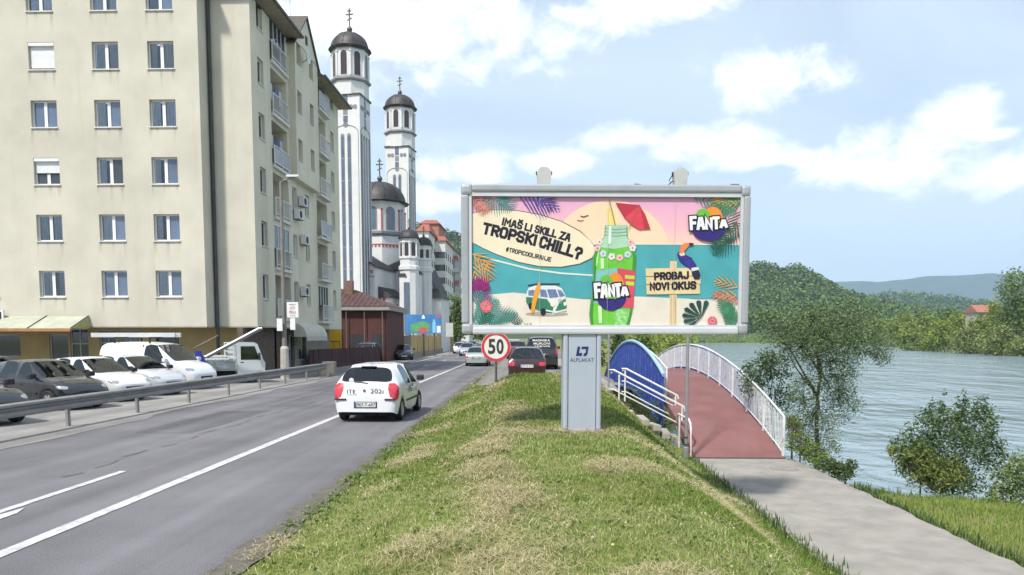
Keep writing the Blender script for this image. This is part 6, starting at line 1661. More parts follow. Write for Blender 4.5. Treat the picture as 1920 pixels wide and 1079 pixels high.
art('paper_umbrella_fold_print', 11, [[(1196, 387), (1207, 404), (1217, 430), (1206, 431)], [(1151, 383), (1196, 387), (1168, 410)]], PM('umbrella_dark', (.42, .03, .06)))
# lettered logos
def logo(x0, x1, yb, h, k, big):
    cx = (x0 + x1) / 2; w_ = x1 - x0
    art('logo_orange_print', k, [ell(cx + w_ * .10, yb - h * .75, w_ * .27, h * .92, 24)], PM('logo_orange', (.75, .24, .03)))
    art('logo_disc_print', k + 1, [[(x0 + w_ * .03, yb - h * .35)] + ell(cx, yb - h * .2, w_ * .45, h * .98, 24, math.pi, 2 * math.pi) + [(x1 - w_ * .03, yb - h * .35)]], PM('logo_navy', (.03, .02, .16)))
    art('logo_leaf_print', k + 2, [[(x0 + w_ * .14, yb - h * .95), (x0 + w_ * .2, yb - h * 1.4), (x0 + w_ * .36, yb - h * 1.55), (x0 + w_ * .5, yb - h * 1.3), (x0 + w_ * .55, yb - h * .95), (x0 + w_ * .35, yb - h * .85)]], PM('logo_green', (.12, .42, .05)))
    mb = MB(layer(k + 3)); mw = MB(layer(k + 4))
    xs2 = [0, .185, .40, .615, .795, 1.0]
    for i, c_ in enumerate('FANTA'):
        a, b_ = x0 + w_ * xs2[i] + w_ * .012, x0 + w_ * xs2[i + 1] - w_ * .012
        hh = h * (1.0, .92, .86, .92, .60)[i]; yo = yb - h * (.0, .02, .04, .06, .16)[i]
        strokes_into(mw, c_, U_(a + w_ * .022), V_(yo), U_(b_ - w_ * .022), V_(yo - h * .02), hh * S_, h * .215 * S_, 0)
        strokes_into(mb, c_, U_(a + w_ * .022), V_(yo + h * .09), U_(b_ - w_ * .022), V_(yo + h * .07), (hh + h * .18) * S_, h * .38 * S_, .00012 * 3 * i)
    mb.build('logo_outline', ink, base); mw.build('logo_lettering', PM('logo_white', (.70, .70, .72), var=0), base)
logo(1114, 1177, 560, 29, 12, False)
logo(1291, 1362, 433, 26, 12, True)
lineart('logo_tag_print', 17, [([(1136, 559), (1156, 558)], 3)], PM('logo_green'))
# sign board with bird
wd_ = PM('plank', (.66, .52, .30), var=.12, scale=6); wl = PM('plank_line', (.30, .20, .10))
art('sign_post_print', 5, [[(1255, 490), (1268, 490), (1270, 612), (1256, 612)]], wd_)
for (y0, y1, a, b_) in ((503, 518, 1209, 1310), (519, 533, 1210, 1313), (534, 552, 1211, 1312)): art('sign_plank_print', 6, [[(a, y0 + 1), (b_, y0 - 1), (b_ + 1, y1 - 1), (a + 1, y1)]], wd_)
lineart('sign_plank_line_print', 7, [([(1210, 518.5), (1312, 517.5)], .9), ([(1211, 534), (1312, 532.5)], .9), ([(1211, 552.5), (1313, 551)], 1), ([(1258, 553), (1259, 612)], .8), ([(1266, 553), (1267, 612)], .8)], wl)
words('sign_lettering', 8, [('PROBAJ', 1227, 526, 1290, 523.5, 15), ('NOVI', 1219, 545, 1253, 544, 15), ('OKUS', 1261, 544, 1304, 542.5, 15.5)], ink, .25)
bk_ = PM('bird_black', (.02, .018, .05)); bv_ = PM('bird_violet', (.04, .03, .22), var=.4, scale=12)
art('bird_body_print', 9, [[(1268, 478), (1274, 468), (1281, 470), (1284, 478), (1296, 484), (1305, 498), (1309, 512), (1300, 510), (1286, 500), (1273, 490)]], bv_)
art('bird_throat_print', 10, [[(1274, 470), (1281, 472), (1283, 479), (1276, 481), (1272, 478)]], PM('bird_cream', (.66, .52, .44)))
art('bird_tail_print', 10, [[(1296, 506), (1308, 504), (1313, 516), (1311, 524), (1302, 524), (1297, 516)]], bk_)
art('bird_vent_print', 11, [[(1295, 503), (1307, 501), (1309, 506), (1297, 509)]], PM('bird_white', (.62, .62, .66)))
art('bird_bill_print', 11, [[(1272, 474), (1274, 463), (1281, 457), (1291, 456), (1299, 458), (1290, 462), (1282, 471), (1276, 476)]], PM('bill_orange', (.68, .20, .07)))
art('bird_bill_tip_print', 12, [[(1291, 456), (1300, 457), (1297, 461), (1290, 461)]], bk_)
lineart('gull_print', 5, [([(1086, 407), (1091, 409), (1096, 407.5), (1101, 406)], 1.6), ([(1080, 415), (1086, 416.5), (1092, 415)], 1.2)], bk_)
words('agency_lettering', 5, [('ALMA', 967, 611, 996, 611, 5)], PM('agency_grey', (.2, .2, .2)), .18)
# sheet joints in the paper
lineart('paper_joint', 18, [([(x, 372), (x + .4, 612)], .5) for x in (1010, 1137, 1262)], PM('joint', (.45, .40, .38)))

# ================================================================== plain poles by the steps
for (px_, py_, Y, top, lab) in ((1290, 842, 20.6, 3.3, 'thin grey steel post with clamps standing beside the bridge ramp'), (1142, 712, 27.2, 3.0, 'slim grey post behind the pillar at the top of the steps')):
    p = at(px_, 631, Y); z = gz1(p.x, Y)
    o = thing('steel_post', lab, 'post', (p.x, Y, z))
    MB().tube([(0, 0, -.1), (0, 0, top + 1.6)], .045 if Y < 22 else .035, 10).build('pole', M('grey_post', (.30, .30, .31), .5, .4, var=.2, scale=3), o)
    MB().lathe([(.075, 0), (.075, .35), (.05, .37)], n=10).build('sleeve', M('grey_post'), o)
    for zz in (.42, .62): MB().lathe([(.06, zz), (.06, zz + .04)], n=10).build('clamp', M('dark_zinc'), o)
    MB().lathe([(.05, top + 1.6), (.03, top + 1.66), (0, top + 1.67)], n=10, cap=False).build('cap', M('grey_post'), o)

# ================================================================== arched footbridge
B0, B1 = 20.98, 47.2; BM = (B0 + B1) / 2
def deck_z(y):
    t_ = (y - BM) / (BM - B0); return PATH_Z + .02 + 1.92 * (1 - abs(t_) ** 2.0) * (1 - .0 * t_)
BX0, BX1 = 4.62, 7.12
br = thing('footbridge', 'arched footbridge with red deck, white railings and blue slatted side', 'bridge', (0, 0, 0))
br.location = ((BX0 + BX1) / 2, B0, PATH_Z)
_bi = -Vector(br.location)
dm = M('red_deck', (.205, .095, .092), .85, var=.22, scale=.9, bump=.3, bscale=40, stain=(.17, .11, .11), stain_scale=1.3, stain_amt=.8, spec=.25)
FB = (_bi, X3, Y3, Z3)
ny = 60; v = []; f = []
for i in range(ny + 1):
    y = B0 + (B1 - B0) * i / ny; z = deck_z(y)
    v += [(BX0, y, z), (BX1, y, z), (BX1, y, z - .22), (BX0, y, z - .22)]
    if i:
        k = 4 * i
        for a, b_ in ((0, 1), (1, 2), (2, 3), (3, 0)): f.append((k - 4 + a, k - 4 + b_, k + b_, k + a))
f += [(0, 1, 2, 3), (4 * ny + 3, 4 * ny + 2, 4 * ny + 1, 4 * ny)]
dk_ = MB(FB).add(v, f).build('deck', dm, br, smooth=50)
# threshold line
MB(FB).box(BX0, BX1, B0 - .03, B0 - .001, PATH_Z - .02, PATH_Z + .03).build('threshold', M('dark_zinc'), br)
whitep = M('white_steel', (.66, .66, .66), .5, var=.15, scale=3, stain=(.36, .25, .18), stain_scale=4, stain_amt=.7)
bluep = M('blue_steel', (.018, .055, .34), .5, var=.45, scale=2.5, stain=(.16, .22, .36), stain_scale=2.2, stain_amt=.7)
bluep2 = M('worn_blue_steel', (.035, .09, .40), .5, var=.4, scale=3, stain=(.22, .28, .42), stain_scale=3, stain_amt=.8)
paleb = M('pale_blue_steel', (.30, .46, .66), .5, var=.2, scale=2)
RH = 1.12
for side, x in ((-1, BX0 + .03), (1, BX1 - .03)):
    y0 = B0 + (.15 if side > 0 else 5.0); y1 = B1 - .3
    n = int((y1 - y0) / .4)
    yy = [y0 + (y1 - y0) * i / n for i in range(n + 1)]
    MB(FB).tube([(x, y, deck_z(y) + RH) for y in yy], .032, 8).build('handrail', whitep, br, smooth=60)
    MB(FB).tube([(x, y, deck_z(y) + .10) for y in yy], .02, 6).build('bottom_rail', whitep, br, smooth=60)
    bal = None
    nb = int((y1 - y0) / (.14 if side > 0 else .22))
    for i in range(nb + 1):
        y = y0 + (y1 - y0) * i / nb; post = i % (13 if side > 0 else 8) == 0
        m = MB(FB).box(x - (.03 if post else .009), x + (.03 if post else .009), y - (.03 if post else .009), y + (.03 if post else .009), deck_z(y) + (-.1 if post else .1), deck_z(y) + RH - .01)
        m.build('railing_post' if post else 'baluster', whitep, br)
    # blue outer girder rising above the handrail at mid span
    xo = x + side * .16
    def gtop(y): t_ = (y - BM) / (BM - B0); return PATH_Z + .60 + (1.92 + RH - .42) * (1 - t_ * t_)
    def gbot(y): t_ = (y - BM) / (BM - B0); return min(deck_z(y) - .35, gtop(y) - .3) - .9 * (1 - t_ * t_) * 0 - .55
    ys_ = [B0 + 4.6 + (B1 - B0 - 5.2) * i / 70 for i in range(71)] if side < 0 else [B0 + 3 + (B1 - B0 - 4) * i / 70 for i in range(71)]
    if side > 0: _g = gtop; gtop = lambda y, _g=_g: _g(y) - .16
    MB(FB).tube([(xo, y, gtop(y)) for y in ys_], .07 if side < 0 else .035, 8).build('arch_chord', paleb, br, smooth=60)
    MB(FB).tube([(xo, y, gbot(y)) for y in ys_], .06, 8).build('lower_chord', bluep, br, smooth=60)
    for i in range(0, 84):
        y = ys_[0] + (ys_[-1] - ys_[0]) * (i + .5) / 84
        jx = .02 * random.random()
        MB(FB).box(xo - .012, xo + .012, y - .062, y + .062, gbot(y), gtop(y) - .02 - .03 * random.random()).build('slat', (bluep, bluep2, bluep)[i % 3], br)
# abutment and pillars
MB(FB).box(BX0 - .1, BX1 + .1, B0 - .02, B0 + 2.2, -4.5, PATH_Z - .16).build('abutment', M('old_concrete'), br)
MB(FB).box(BX0 - .1, BX1 + .1, B1 - 2.0, B1 + .5, -4.5, PATH_Z - .16).build('abutment', M('old_concrete'), br)
# steps from the pavement down to the bridge ramp
SYY = 24.6
st = thing('concrete_steps', 'weathered concrete steps going down the bank to the bridge', 'steps', (2.2, SYY, 0))
conc2 = M('step_concrete', (.40, .38, .33), .9, var=.25, scale=3, bump=.5, stain=(.22, .21, .15), stain_amt=.6)
sx0, sz0, sx1, sz1 = at(1133, 748, SYY).x, at(1133, 748, SYY).z, at(1262, 818, SYY).x, at(1262, 818, SYY).z
ns = 7
for k in range(ns):
    t_ = k / (ns - 1); x = sx0 + (sx1 - sx0) * t_ - 2.2; z = sz0 + (sz1 - sz0) * t_
    o_ = MB().bbox(-.02, (sx1 - sx0) / ns * .74, -.62, .62, -.20, 0, .02).build('step', conc2, st)
    o_.location = (x + random.uniform(-.03, .03), random.uniform(-.1, .1), z + random.uniform(-.02, .02)); o_.rotation_euler = (R(random.uniform(-2, 2)), R(random.uniform(0, 5)), R(random.uniform(-5, 5)))
def handrail(pts, posts, lower, label, Y):
    """tubular handrail: pts top line, posts along it, lower rails as drops"""
    a = at(pts[0][0], pts[0][1], Y); o = thing('stair_railing', label, 'railing', a)
    P_ = [at(x, y, Y) - a for x, y in pts]
    MB().tube(P_, .035, 8).build('handrail', whitep, o, smooth=60)
    for k, (dp) in enumerate(lower): MB().tube([p - Vector((0, 0, dp)) for p in P_[1:-1]], .022, 7).build('lower_rail', whitep, o, smooth=60)
    for (t_, l_) in posts:
        p = P_[1].lerp(P_[-2], t_); MB().tube([p, p - Vector((0, 0, l_))], .03, 7).build('post', whitep, o)
    return o
handrail([(1147, 700), (1143, 694), (1150, 694), (1282, 763), (1285, 772)], [(.13, 1.0), (.98, 1.05)], (.62,), 'white tubular handrail on the near side of the concrete steps', SYY - .8)
handrail([(1168, 696), (1166, 692), (1174, 692), (1270, 742), (1272, 748)], [(.06, 1.05), (.97, 1.2)], (.42, .78), 'white tubular handrail on the far side of the concrete steps', SYY + .8)
ep = thing('ramp_end_rail', 'short white bent rail at the lower left corner of the red deck', 'railing', (BX0 - .02, 21.6, PATH_Z))
MB().tube([(0, 2.2, .75), (0, 1.9, 1.0), (0, .35, 1.0), (0, .1, .9), (0, 0, .75), (0, 0, -.1)], .03, 8).build('rail', whitep, ep, smooth=60)
MB().tube([(0, 1.7, 1.0), (0, 1.7, -.1)], .028, 8).build('post', whitep, ep)
# ================================================================== vegetation
def leaves_mesh(name, C, size, mat, parent, aspect=.45, up=.3, seed=0, droop=0.0):
    """one diamond-shaped, slightly folded leaf at each centre"""
    r_ = np.random.default_rng(seed); n = len(C)
    d = r_.normal(size=(n, 3)); d[:, 2] = d[:, 2] * .7 - droop; d /= np.linalg.norm(d, axis=1, keepdims=True)
    q = r_.normal(size=(n, 3)); q[:, 2] += up; s = np.cross(d, q); s /= np.linalg.norm(s, axis=1, keepdims=True) + 1e-9
    nn = np.cross(s, d)
    sz = (size * r_.uniform(.6, 1.35, n))[:, None]
    a = C - d * sz * .5; b = C + d * sz * .5
    m1 = C + s * sz * aspect * .5 + nn * sz * .10; m2 = C - s * sz * aspect * .5 + nn * sz * .10
    V = np.stack([a, m1, b, m2], 1).reshape(-1, 3)
    F = np.arange(4 * n)
    return npmesh(name, V, F, 4, mat, parent)

def twig_cloud(lobes, n, seed, shell=.55, cl=9, cs=.16):
    """leaf centres: clumps of leaves scattered in ellipsoid lobes, denser to the outside"""
    r_ = np.random.default_rng(seed); out = []
    vol = np.array([l[3] * l[4] * l[5] for l in lobes]); pr = vol ** .75; pr /= pr.sum()
    nc = max(1, n // cl); idx = r_.choice(len(lobes), nc, p=pr)
    L_ = np.array(lobes)[idx]
    d = r_.normal(size=(nc, 3)); d /= np.linalg.norm(d, axis=1, keepdims=True)
    rad = r_.uniform(0, 1, nc) ** (1 / 3) * (1 - shell) + shell * r_.uniform(.55, 1.08, nc)
    c = L_[:, :3] + d * L_[:, 3:6] * rad[:, None]
    sp = (L_[:, 3:6].mean(1) * cs)[:, None, None]
    pts = c[:, None, :] + r_.normal(size=(nc, cl, 3)) * sp
    return pts.reshape(-1, 3), c

def tree(name, label, loc, lobes, n, leaf, mat, bark, trunk=None, r0=.1, cat='tree', group=None, seed=1, nbr=10, cl=9, cs=.16, shell=.55, aspect=.45, droop=0.0, twigs=0, crown='crown', zoff=None):
    o = thing(name, label, cat, (loc[0], loc[1], gz1(loc[0], loc[1]) if len(loc) < 3 else loc[2]), group=group)
    pts, cc_ = twig_cloud(lobes, n, seed, shell, cl, cs)
    rr = random.Random(seed)
    tp = trunk or [(0, 0, -.2), (0, 0, lobes[0][2])]
    mb = MB(); mb.tube(tp, r0, 8, r0 * .45)
    gdz = gz1(loc[0], loc[1]) - o.location.z - .15
    if gdz < tp[0][2] - .05: mb.tube([(.03, 0, gdz), (0, 0, tp[0][2] + .1)], r0 * 1.25, 8, r0)
    hi = Vector(tp[-1])
    for k in range(nbr):
        l_ = lobes[k % len(lobes)]; s_ = Vector(tp[min(len(tp) - 1, max(1, len(tp) // 2 + rr.randrange(0, max(1, len(tp) // 2 + 1))))])
        e_ = Vector((l_[0] + rr.uniform(-.5, .5) * l_[3], l_[1] + rr.uniform(-.5, .5) * l_[4], l_[2] + rr.uniform(-.3, .6) * l_[5]))
        m_ = s_.lerp(e_, .5) + Vector((rr.uniform(-.1, .1), rr.uniform(-.1, .1), .08)) * (e_ - s_).length
        mb.tube([s_, m_, e_], r0 * .42, 6, r0 * .10)
    for k in range(twigs):
        e_ = Vector(cc_[rr.randrange(len(cc_))]); l_ = min(lobes, key=lambda q: (Vector(q[:3]) - e_).length)
        s_ = Vector(l_[:3]) .lerp(hi, .25); m_ = s_.lerp(e_, .6) + Vector((0, 0, .05)) * (e_ - s_).length
        mb.tube([s_, m_, e_], r0 * .14, 4, r0 * .04, cap=False)
    mb.build('trunk', bark, o, smooth=60)
    leaves_mesh(crown, pts, leaf, mat, o, aspect, seed=seed, droop=droop)
    return o
bark = M('grey_bark', (.075, .062, .05), .9, var=.35, scale=6, bump=.6)
bark2 = M('far_bark', (.10, .085, .065), .9, var=.3, scale=2)
lf_will = leafmat('willow_leaf', [(.06, .105, .045), (.11, .17, .07), (.16, .225, .10), (.22, .28, .14)])
lf_dark = leafmat('dark_leaf', [(.034, .066, .024), (.066, .112, .038), (.10, .155, .053), (.15, .20, .075)])
lf_brt = leafmat('bright_leaf', [(.10, .15, .025), (.17, .235, .038), (.25, .30, .055), (.33, .36, .08)], trans=.35)
lf_mid = leafmat('mid_leaf', [(.065, .105, .026), (.115, .175, .04), (.165, .23, .056), (.22, .275, .075)])
lf_oliv = leafmat('olive_leaf', [(.10, .14, .038), (.165, .21, .06), (.225, .265, .085), (.29, .32, .11)])
# the willow by the bridge
tb = atz(1530, 872, -1.75); YT = 23.0
tb = at(1530, 872, YT)
def lobe(pxx, pyy, Y, rx, ry, dy=1.0):
    p = at(pxx, pyy, Y); s_ = Y / FOC
    return (p.x - tb.x, Y - YT, p.z - tb.z, rx * s_, rx * s_ * dy, ry * s_)
lob = [lobe(1545, 622, 23, 75, 48), lobe(1455, 612, 22.6, 45, 36), lobe(1630, 645, 23.5, 44, 34), lobe(1600, 600, 23.2, 50, 36), lobe(1490, 655, 22.8, 44, 26), lobe(1560, 690, 23, 50, 40), lobe(1505, 735, 22.7, 28, 36), lobe(1580, 760, 23.2, 34, 36), lobe(1655, 668, 23.6, 22, 18), lobe(1520, 590, 23, 42, 24), lobe(1425, 590, 22.8, 22, 18), lobe(1530, 800, 23, 40, 44), lobe(1495, 775, 22.7, 26, 30), lobe(1570, 725, 23, 40, 34), lobe(1555, 840, 22.8, 26, 20), lobe(1560, 650, 23, 60, 40)]
tr1 = [(0, 0, -.4), (0.02, 0, .6), (-.03, 0, 1.3), (-.02, 0, 2.1), (.04, 0, 2.8), (-.05, .05, 3.4), (.05, 0, 3.9)]
tree('willow_tree', 'airy willow tree with slanting branches standing beside the footbridge railing', (tb.x, YT, tb.z), lob, 21000, .085, lf_will, bark, tr1, .075, seed=11, nbr=13, cl=8, cs=.17, shell=.25, aspect=.36, droop=.25, twigs=260)
# small dark tree left of it
tb = at(1452, 800, 24.5); YT = 24.5
lob = [lobe(1420, 700, 24.5, 30, 24), lobe(1462, 690, 24.5, 24, 24), lobe(1410, 725, 24.3, 22, 18), lobe(1465, 745, 24.6, 18, 30), lobe(1440, 672, 24.5, 20, 14)]
tree('young_tree', 'small dark leaved young tree left of the willow by the white railing', (tb.x, YT, tb.z), lob, 2600, .10, lf_dark, bark, [(0, 0, -.5), (-.1, 0, .5), (-.15, 0, 1.2)], .035, seed=12, nbr=8, cl=6, cs=.25, shell=.3, twigs=40)
# shrubs on the bank
def shrub(pxx, pyb, Y, spec, n, leaf, mat, label, seed, zb=None, **kw):
    global tb, YT
    YT = Y; tb = at(pxx, pyb, Y)
    lob = [lobe(*s_) for s_ in spec]
    tree('shrub', label, (tb.x, Y, tb.z), lob, n, leaf, mat, bark, [(0, 0, -.3), (0, 0, .3)], .03, 'shrub', 'shrubs on the river bank', seed=seed, nbr=10, crown='foliage', **kw)
shrub(1785, 935, 17.2, [(1780, 850, 17.2, 62, 62), (1735, 812, 17, 36, 40), (1820, 800, 17.4, 45, 46), (1755, 780, 17.3, 20, 30), (1800, 764, 17.4, 12, 30), (1840, 768, 17.5, 11, 34), (1770, 762, 17.3, 9, 26), (1862, 790, 17.5, 10, 30), (1858, 850, 17.5, 28, 36), (1700, 840, 16.9, 34, 22), (1790, 905, 16.9, 50, 26)], 9000, .085, lf_dark, 'broad dark green shrub with upright shoots on the river bank at right', 21, cl=8, cs=.16, shell=.35, twigs=120, aspect=.4)
shrub(1725, 930, 16.9, [(1720, 870, 16.9, 36, 36), (1765, 890, 16.8, 40, 32), (1690, 850, 16.8, 26, 14)], 3600, .13, lf_oliv, 'drooping grey green willow shrub in front of the broad dark shrub', 22, aspect=.2, droop=.9, twigs=80, shell=.3)
shrub(1895, 945, 16.4, [(1900, 900, 16.4, 36, 36), (1930, 880, 16.4, 40, 40), (1880, 930, 16.2, 30, 20), (1960, 910, 16.2, 40, 36)], 3400, .08, lf_mid, 'dense green shrub at the right picture edge above the lawn', 23, twigs=40)
shrub(1585, 905, 18.6, [(1580, 885, 18.6, 22, 18), (1555, 872, 18.9, 20, 14), (1598, 875, 18.6, 12, 14)], 1500, .07, lf_dark, 'low dark shrub at the path edge under the willow', 24, twigs=30)
shrub(1560, 893, 19.2, [(1545, 868, 19.4, 26, 16), (1572, 882, 19.0, 22, 14), (1525, 850, 20.0, 24, 20)], 2000, .07, lf_mid, 'leafy low shrub between the willow trunk and the path edge', 29, twigs=30)
shrub(1500, 860, 20.4, [(1498, 830, 20.6, 22, 22), (1520, 845, 20.2, 20, 16), (1490, 800, 21.2, 14, 22)], 1700, .07, lf_mid, 'leafy green shrub hugging the end post of the white railing', 25, twigs=30)
shrub(1485, 835, 22.0, [(1487, 805, 22, 12, 26), (1496, 820, 22, 10, 12)], 700, .06, leafmat('red_leaf', [(.10, .02, .02), (.16, .05, .03), (.08, .06, .02)]), 'dark reddish shrub behind the end of the white railing', 26, twigs=15)
shrub(1215, 810, 26.4, [(1180, 745, 26.3, 30, 18), (1215, 770, 26.3, 34, 20), (1245, 790, 26.2, 20, 16)], 1500, .08, lf_dark, 'dark undergrowth behind the step railings below the blue slats', 27, twigs=30)
shrub(1400, 760, 28, [(1405, 760, 28, 14, 30), (1420, 790, 27, 18, 26)], 700, .09, lf_dark, 'thin dark bank shrub beyond the right bridge railing', 28, twigs=20)
# bushes and trees behind the bridge
def bigtree(pxx, Y, ztop_py, wpx, label, mat, seed, n=2600, leaf=None, base_z=None, group='trees beyond the bridge', name='tree', nl=9, tall=1.0, flat=1.0):
    p = at(pxx, 631, Y); z0 = gz1(p.x, Y) if base_z is None else base_z; H = at(pxx, ztop_py, Y).z - z0; Wd = wpx * Y / FOC
    rr = random.Random(seed); lob = []
    for k in range(nl):
        a = rr.uniform(0, 6.28); q = rr.uniform(.1, .62) * (1 if k else 0); h_ = (.30 + .52 * (k + .5) / nl) * H
        taper = 1 - .55 * max(0, (h_ / H - .45)) / .55
        lob.append((math.cos(a) * Wd * .5 * q * taper, math.sin(a) * Wd * .5 * q * taper, h_, Wd * rr.uniform(.20, .32) * taper * flat, Wd * rr.uniform(.20, .32) * taper, H * rr.uniform(.14, .22)))
    lob.append((0, 0, H * .84, Wd * .16, Wd * .16, H * .15)); lob.append((0, 0, H * .28, Wd * .34, Wd * .34, H * .2))
    return tree(name, label, (p.x, Y, z0), lob, n, leaf or max(.12, Y * .0032), mat, bark2 if Y > 60 else bark, [(0, 0, -.3), (0, 0, H * .35), (Wd * .03, 0, H * .7)], max(.06, H * .018), seed=seed, group=group, nbr=10, cl=10, cs=.20, shell=.5, aspect=.6)
bigtree(1160, 50, 606, 62, 'dark bushy tree left behind the blue bridge arch', lf_dark, 31, 3200, base_z=-1.2)
bigtree(1205, 56, 612, 70, 'green bushy tree right behind the top of the blue arch', lf_mid, 32, 3200, base_z=-1.2)
bigtree(1262, 60, 640, 50, 'low bush between the two bridge railings at the far end', lf_dark, 33, 2200, base_z=-1.6)
bigtree(1120, 47, 622, 46, 'dark shrub peeking out between pillar and slim post', lf_dark, 34, 1800, base_z=.1)
bigtree(855, 140, 548, 48, 'leafy street tree at the far end of the yellow wall', lf_mid, 35, 2600)
bigtree(838, 128, 575, 24, 'narrow dark street tree beside the far road sign', lf_dark, 36, 1400)
bigtree(905, 150, 565, 60, 'round street tree hidden behind the billboard corner', lf_mid, 37, 1500)
# far bank, from the right
G3 = 'trees along the far river bank'
FBK = [(1900, 238, 500, 118, lf_mid, 'tall dark poplar-like tree at the right picture edge across the river'), (1990, 225, 520, 120, lf_mid, 'tall tree beyond the right picture edge across the river'), (1862, 262, 560, 60, lf_brt, 'yellow green tree left of the tall edge tree across the river'), (1880, 225, 608, 90, lf_oliv, 'olive waterside bush below the tall edge tree'), (1930, 215, 612, 80, lf_oliv, 'waterside bush at the right picture edge'),
       (1820, 250, 612, 90, lf_oliv, 'wide olive waterside bush left of the edge bush'), (1760, 285, 600, 80, lf_brt, 'bright yellow green bush with dark hollow on the far bank'), (1800, 330, 584, 70, lf_brt, 'yellow green tree behind the olive waterside bushes'), (1740, 360, 590, 70, lf_brt, 'yellow green tree left of the far red roof'), (1705, 345, 606, 50, lf_brt, 'light green bush at the left part of the far bank'),
       (1695, 400, 586, 70, lf_brt, 'bright tree at the bend behind the willow top'), (1650, 450, 592, 70, lf_brt, 'light green tree showing above the willow crown'), (1605, 520, 594, 60, lf_brt, 'light green tree partly behind the willow crown'), (1560, 600, 596, 60, lf_brt, 'pale green far tree over the willow middle'), (1510, 700, 598, 60, lf_brt, 'pale green far tree over the willow left part'),
       (1465, 820, 600, 60, lf_brt, 'pale far tree left of the willow'), (1425, 950, 600, 60, lf_brt, 'pale far waterside tree right beside the billboard frame'), (1728, 300, 634, 60, lf_mid, 'low waterside bush at the left end of the far bank row'), (1842, 262, 586, 70, lf_brt, 'rounded tree hiding the lower part of the red roofed house'), (1780, 420, 575, 60, lf_mid, 'dark tree line crown behind the yellow green trees'), (1718, 470, 576, 60, lf_mid, 'dark crown in the back row left of the red roof')]
for i, (pxx, Y, py, wpx, mt, lab) in enumerate(FBK):
    bigtree(pxx, Y, py, wpx * 1.15, lab, mt, 50 + i, (7000 if wpx >= 110 else 3000) if Y < 450 else 1500, group=G3, name='river_tree', nl=8)
# low scrub filling the far shoreline
pts = []
for (x0, y0), (x1, y1) in zip(RIVER[7:12], RIVER[8:13]):
    n = int(math.hypot(x1 - x0, y1 - y0) / 1.2)
    for i in range(n):
        t_ = i / n; pts.append((x0 + (x1 - x0) * t_ + random.uniform(.5, 9), y0 + (y1 - y0) * t_ + random.uniform(-2, 2)))
P_ = np.array(pts); hh = 2.2 + 3.0 * rng.uniform(0, 1, len(P_)); zz0 = gz(P_[:, 0], P_[:, 1])
k_ = 34
C = np.repeat(np.stack([P_[:, 0], P_[:, 1], zz0], -1)[:, None], k_, 1) + rng.normal(size=(len(P_), k_, 3)) * np.array([1.5, 1.5, 0]) + np.stack([np.zeros((len(P_), k_)), np.zeros((len(P_), k_)), rng.uniform(0, 1, (len(P_), k_)) * hh[:, None]], -1)
sc = leaves_mesh('bank_scrub', C.reshape(-1, 3), .95, lf_oliv, None, .6, seed=3); tag(sc, 'low olive scrub lining the far shore', 'scrub', kind='stuff')
pts = []
for (x0, y0), (x1, y1) in zip(RIVER[14:18], RIVER[15:19]):
    n = int(math.hypot(x1 - x0, y1 - y0) / (2.2 if y0 > 300 else 1.0))
    for i in range(n):
        t_ = i / n; pts.append((x0 + (x1 - x0) * t_ - random.uniform(1, 16 if y0 > 300 else 5), y0 + (y1 - y0) * t_ + random.uniform(-4, 4)))
for i in range(420): pts.append((random.uniform(70, 330), random.uniform(640, 690)))
P_ = np.array(pts); hh = 1.5 + (3.5 + .008 * P_[:, 1]) * rng.uniform(0, 1, len(P_)); zz0 = gz(P_[:, 0], P_[:, 1])
C = np.repeat(np.stack([P_[:, 0], P_[:, 1], zz0], -1)[:, None], k_, 1) + rng.normal(size=(len(P_), k_, 3)) * np.array([1.8, 1.8, 0]) + np.stack([np.zeros((len(P_), k_)), np.zeros((len(P_), k_)), rng.uniform(0, 1, (len(P_), k_)) * hh[:, None]], -1)
sc = leaves_mesh('near_bank_scrub', C.reshape(-1, 3), 1.3, lf_brt, None, .6, seed=4); tag(sc, 'yellow green scrub along the near shore beyond the bridge', 'scrub', kind='stuff')
# red roofed house between the far trees
p = at(1850, 631, 300); hz = gz1(p.x, 300)
hs_ = thing('red_roofed_house', 'low house with orange red roof among the trees across the river', 'house', (p.x, 300, hz))
zt = at(1850, 586, 300).z - hz; zp = at(1850, 576, 300).z - hz
MB().box(-4, 4, 0, 8, 0, zt).build('wall', M('house_cream', (.38, .33, .25), .9, var=.1), hs_)
MB().prism([(-.8, zt), (8.8, zt), (4, zp + 1)], -4.5, 4.5, axis=0).build('roof', M('orange_roof', (.30, .13, .085), .85, var=.15), hs_)
for x in (-2.4, 0, 2.4): MB().box(x - .7, x + .7, -.08, 0, zt - 2, zt - .6).build('window', glass, hs_)

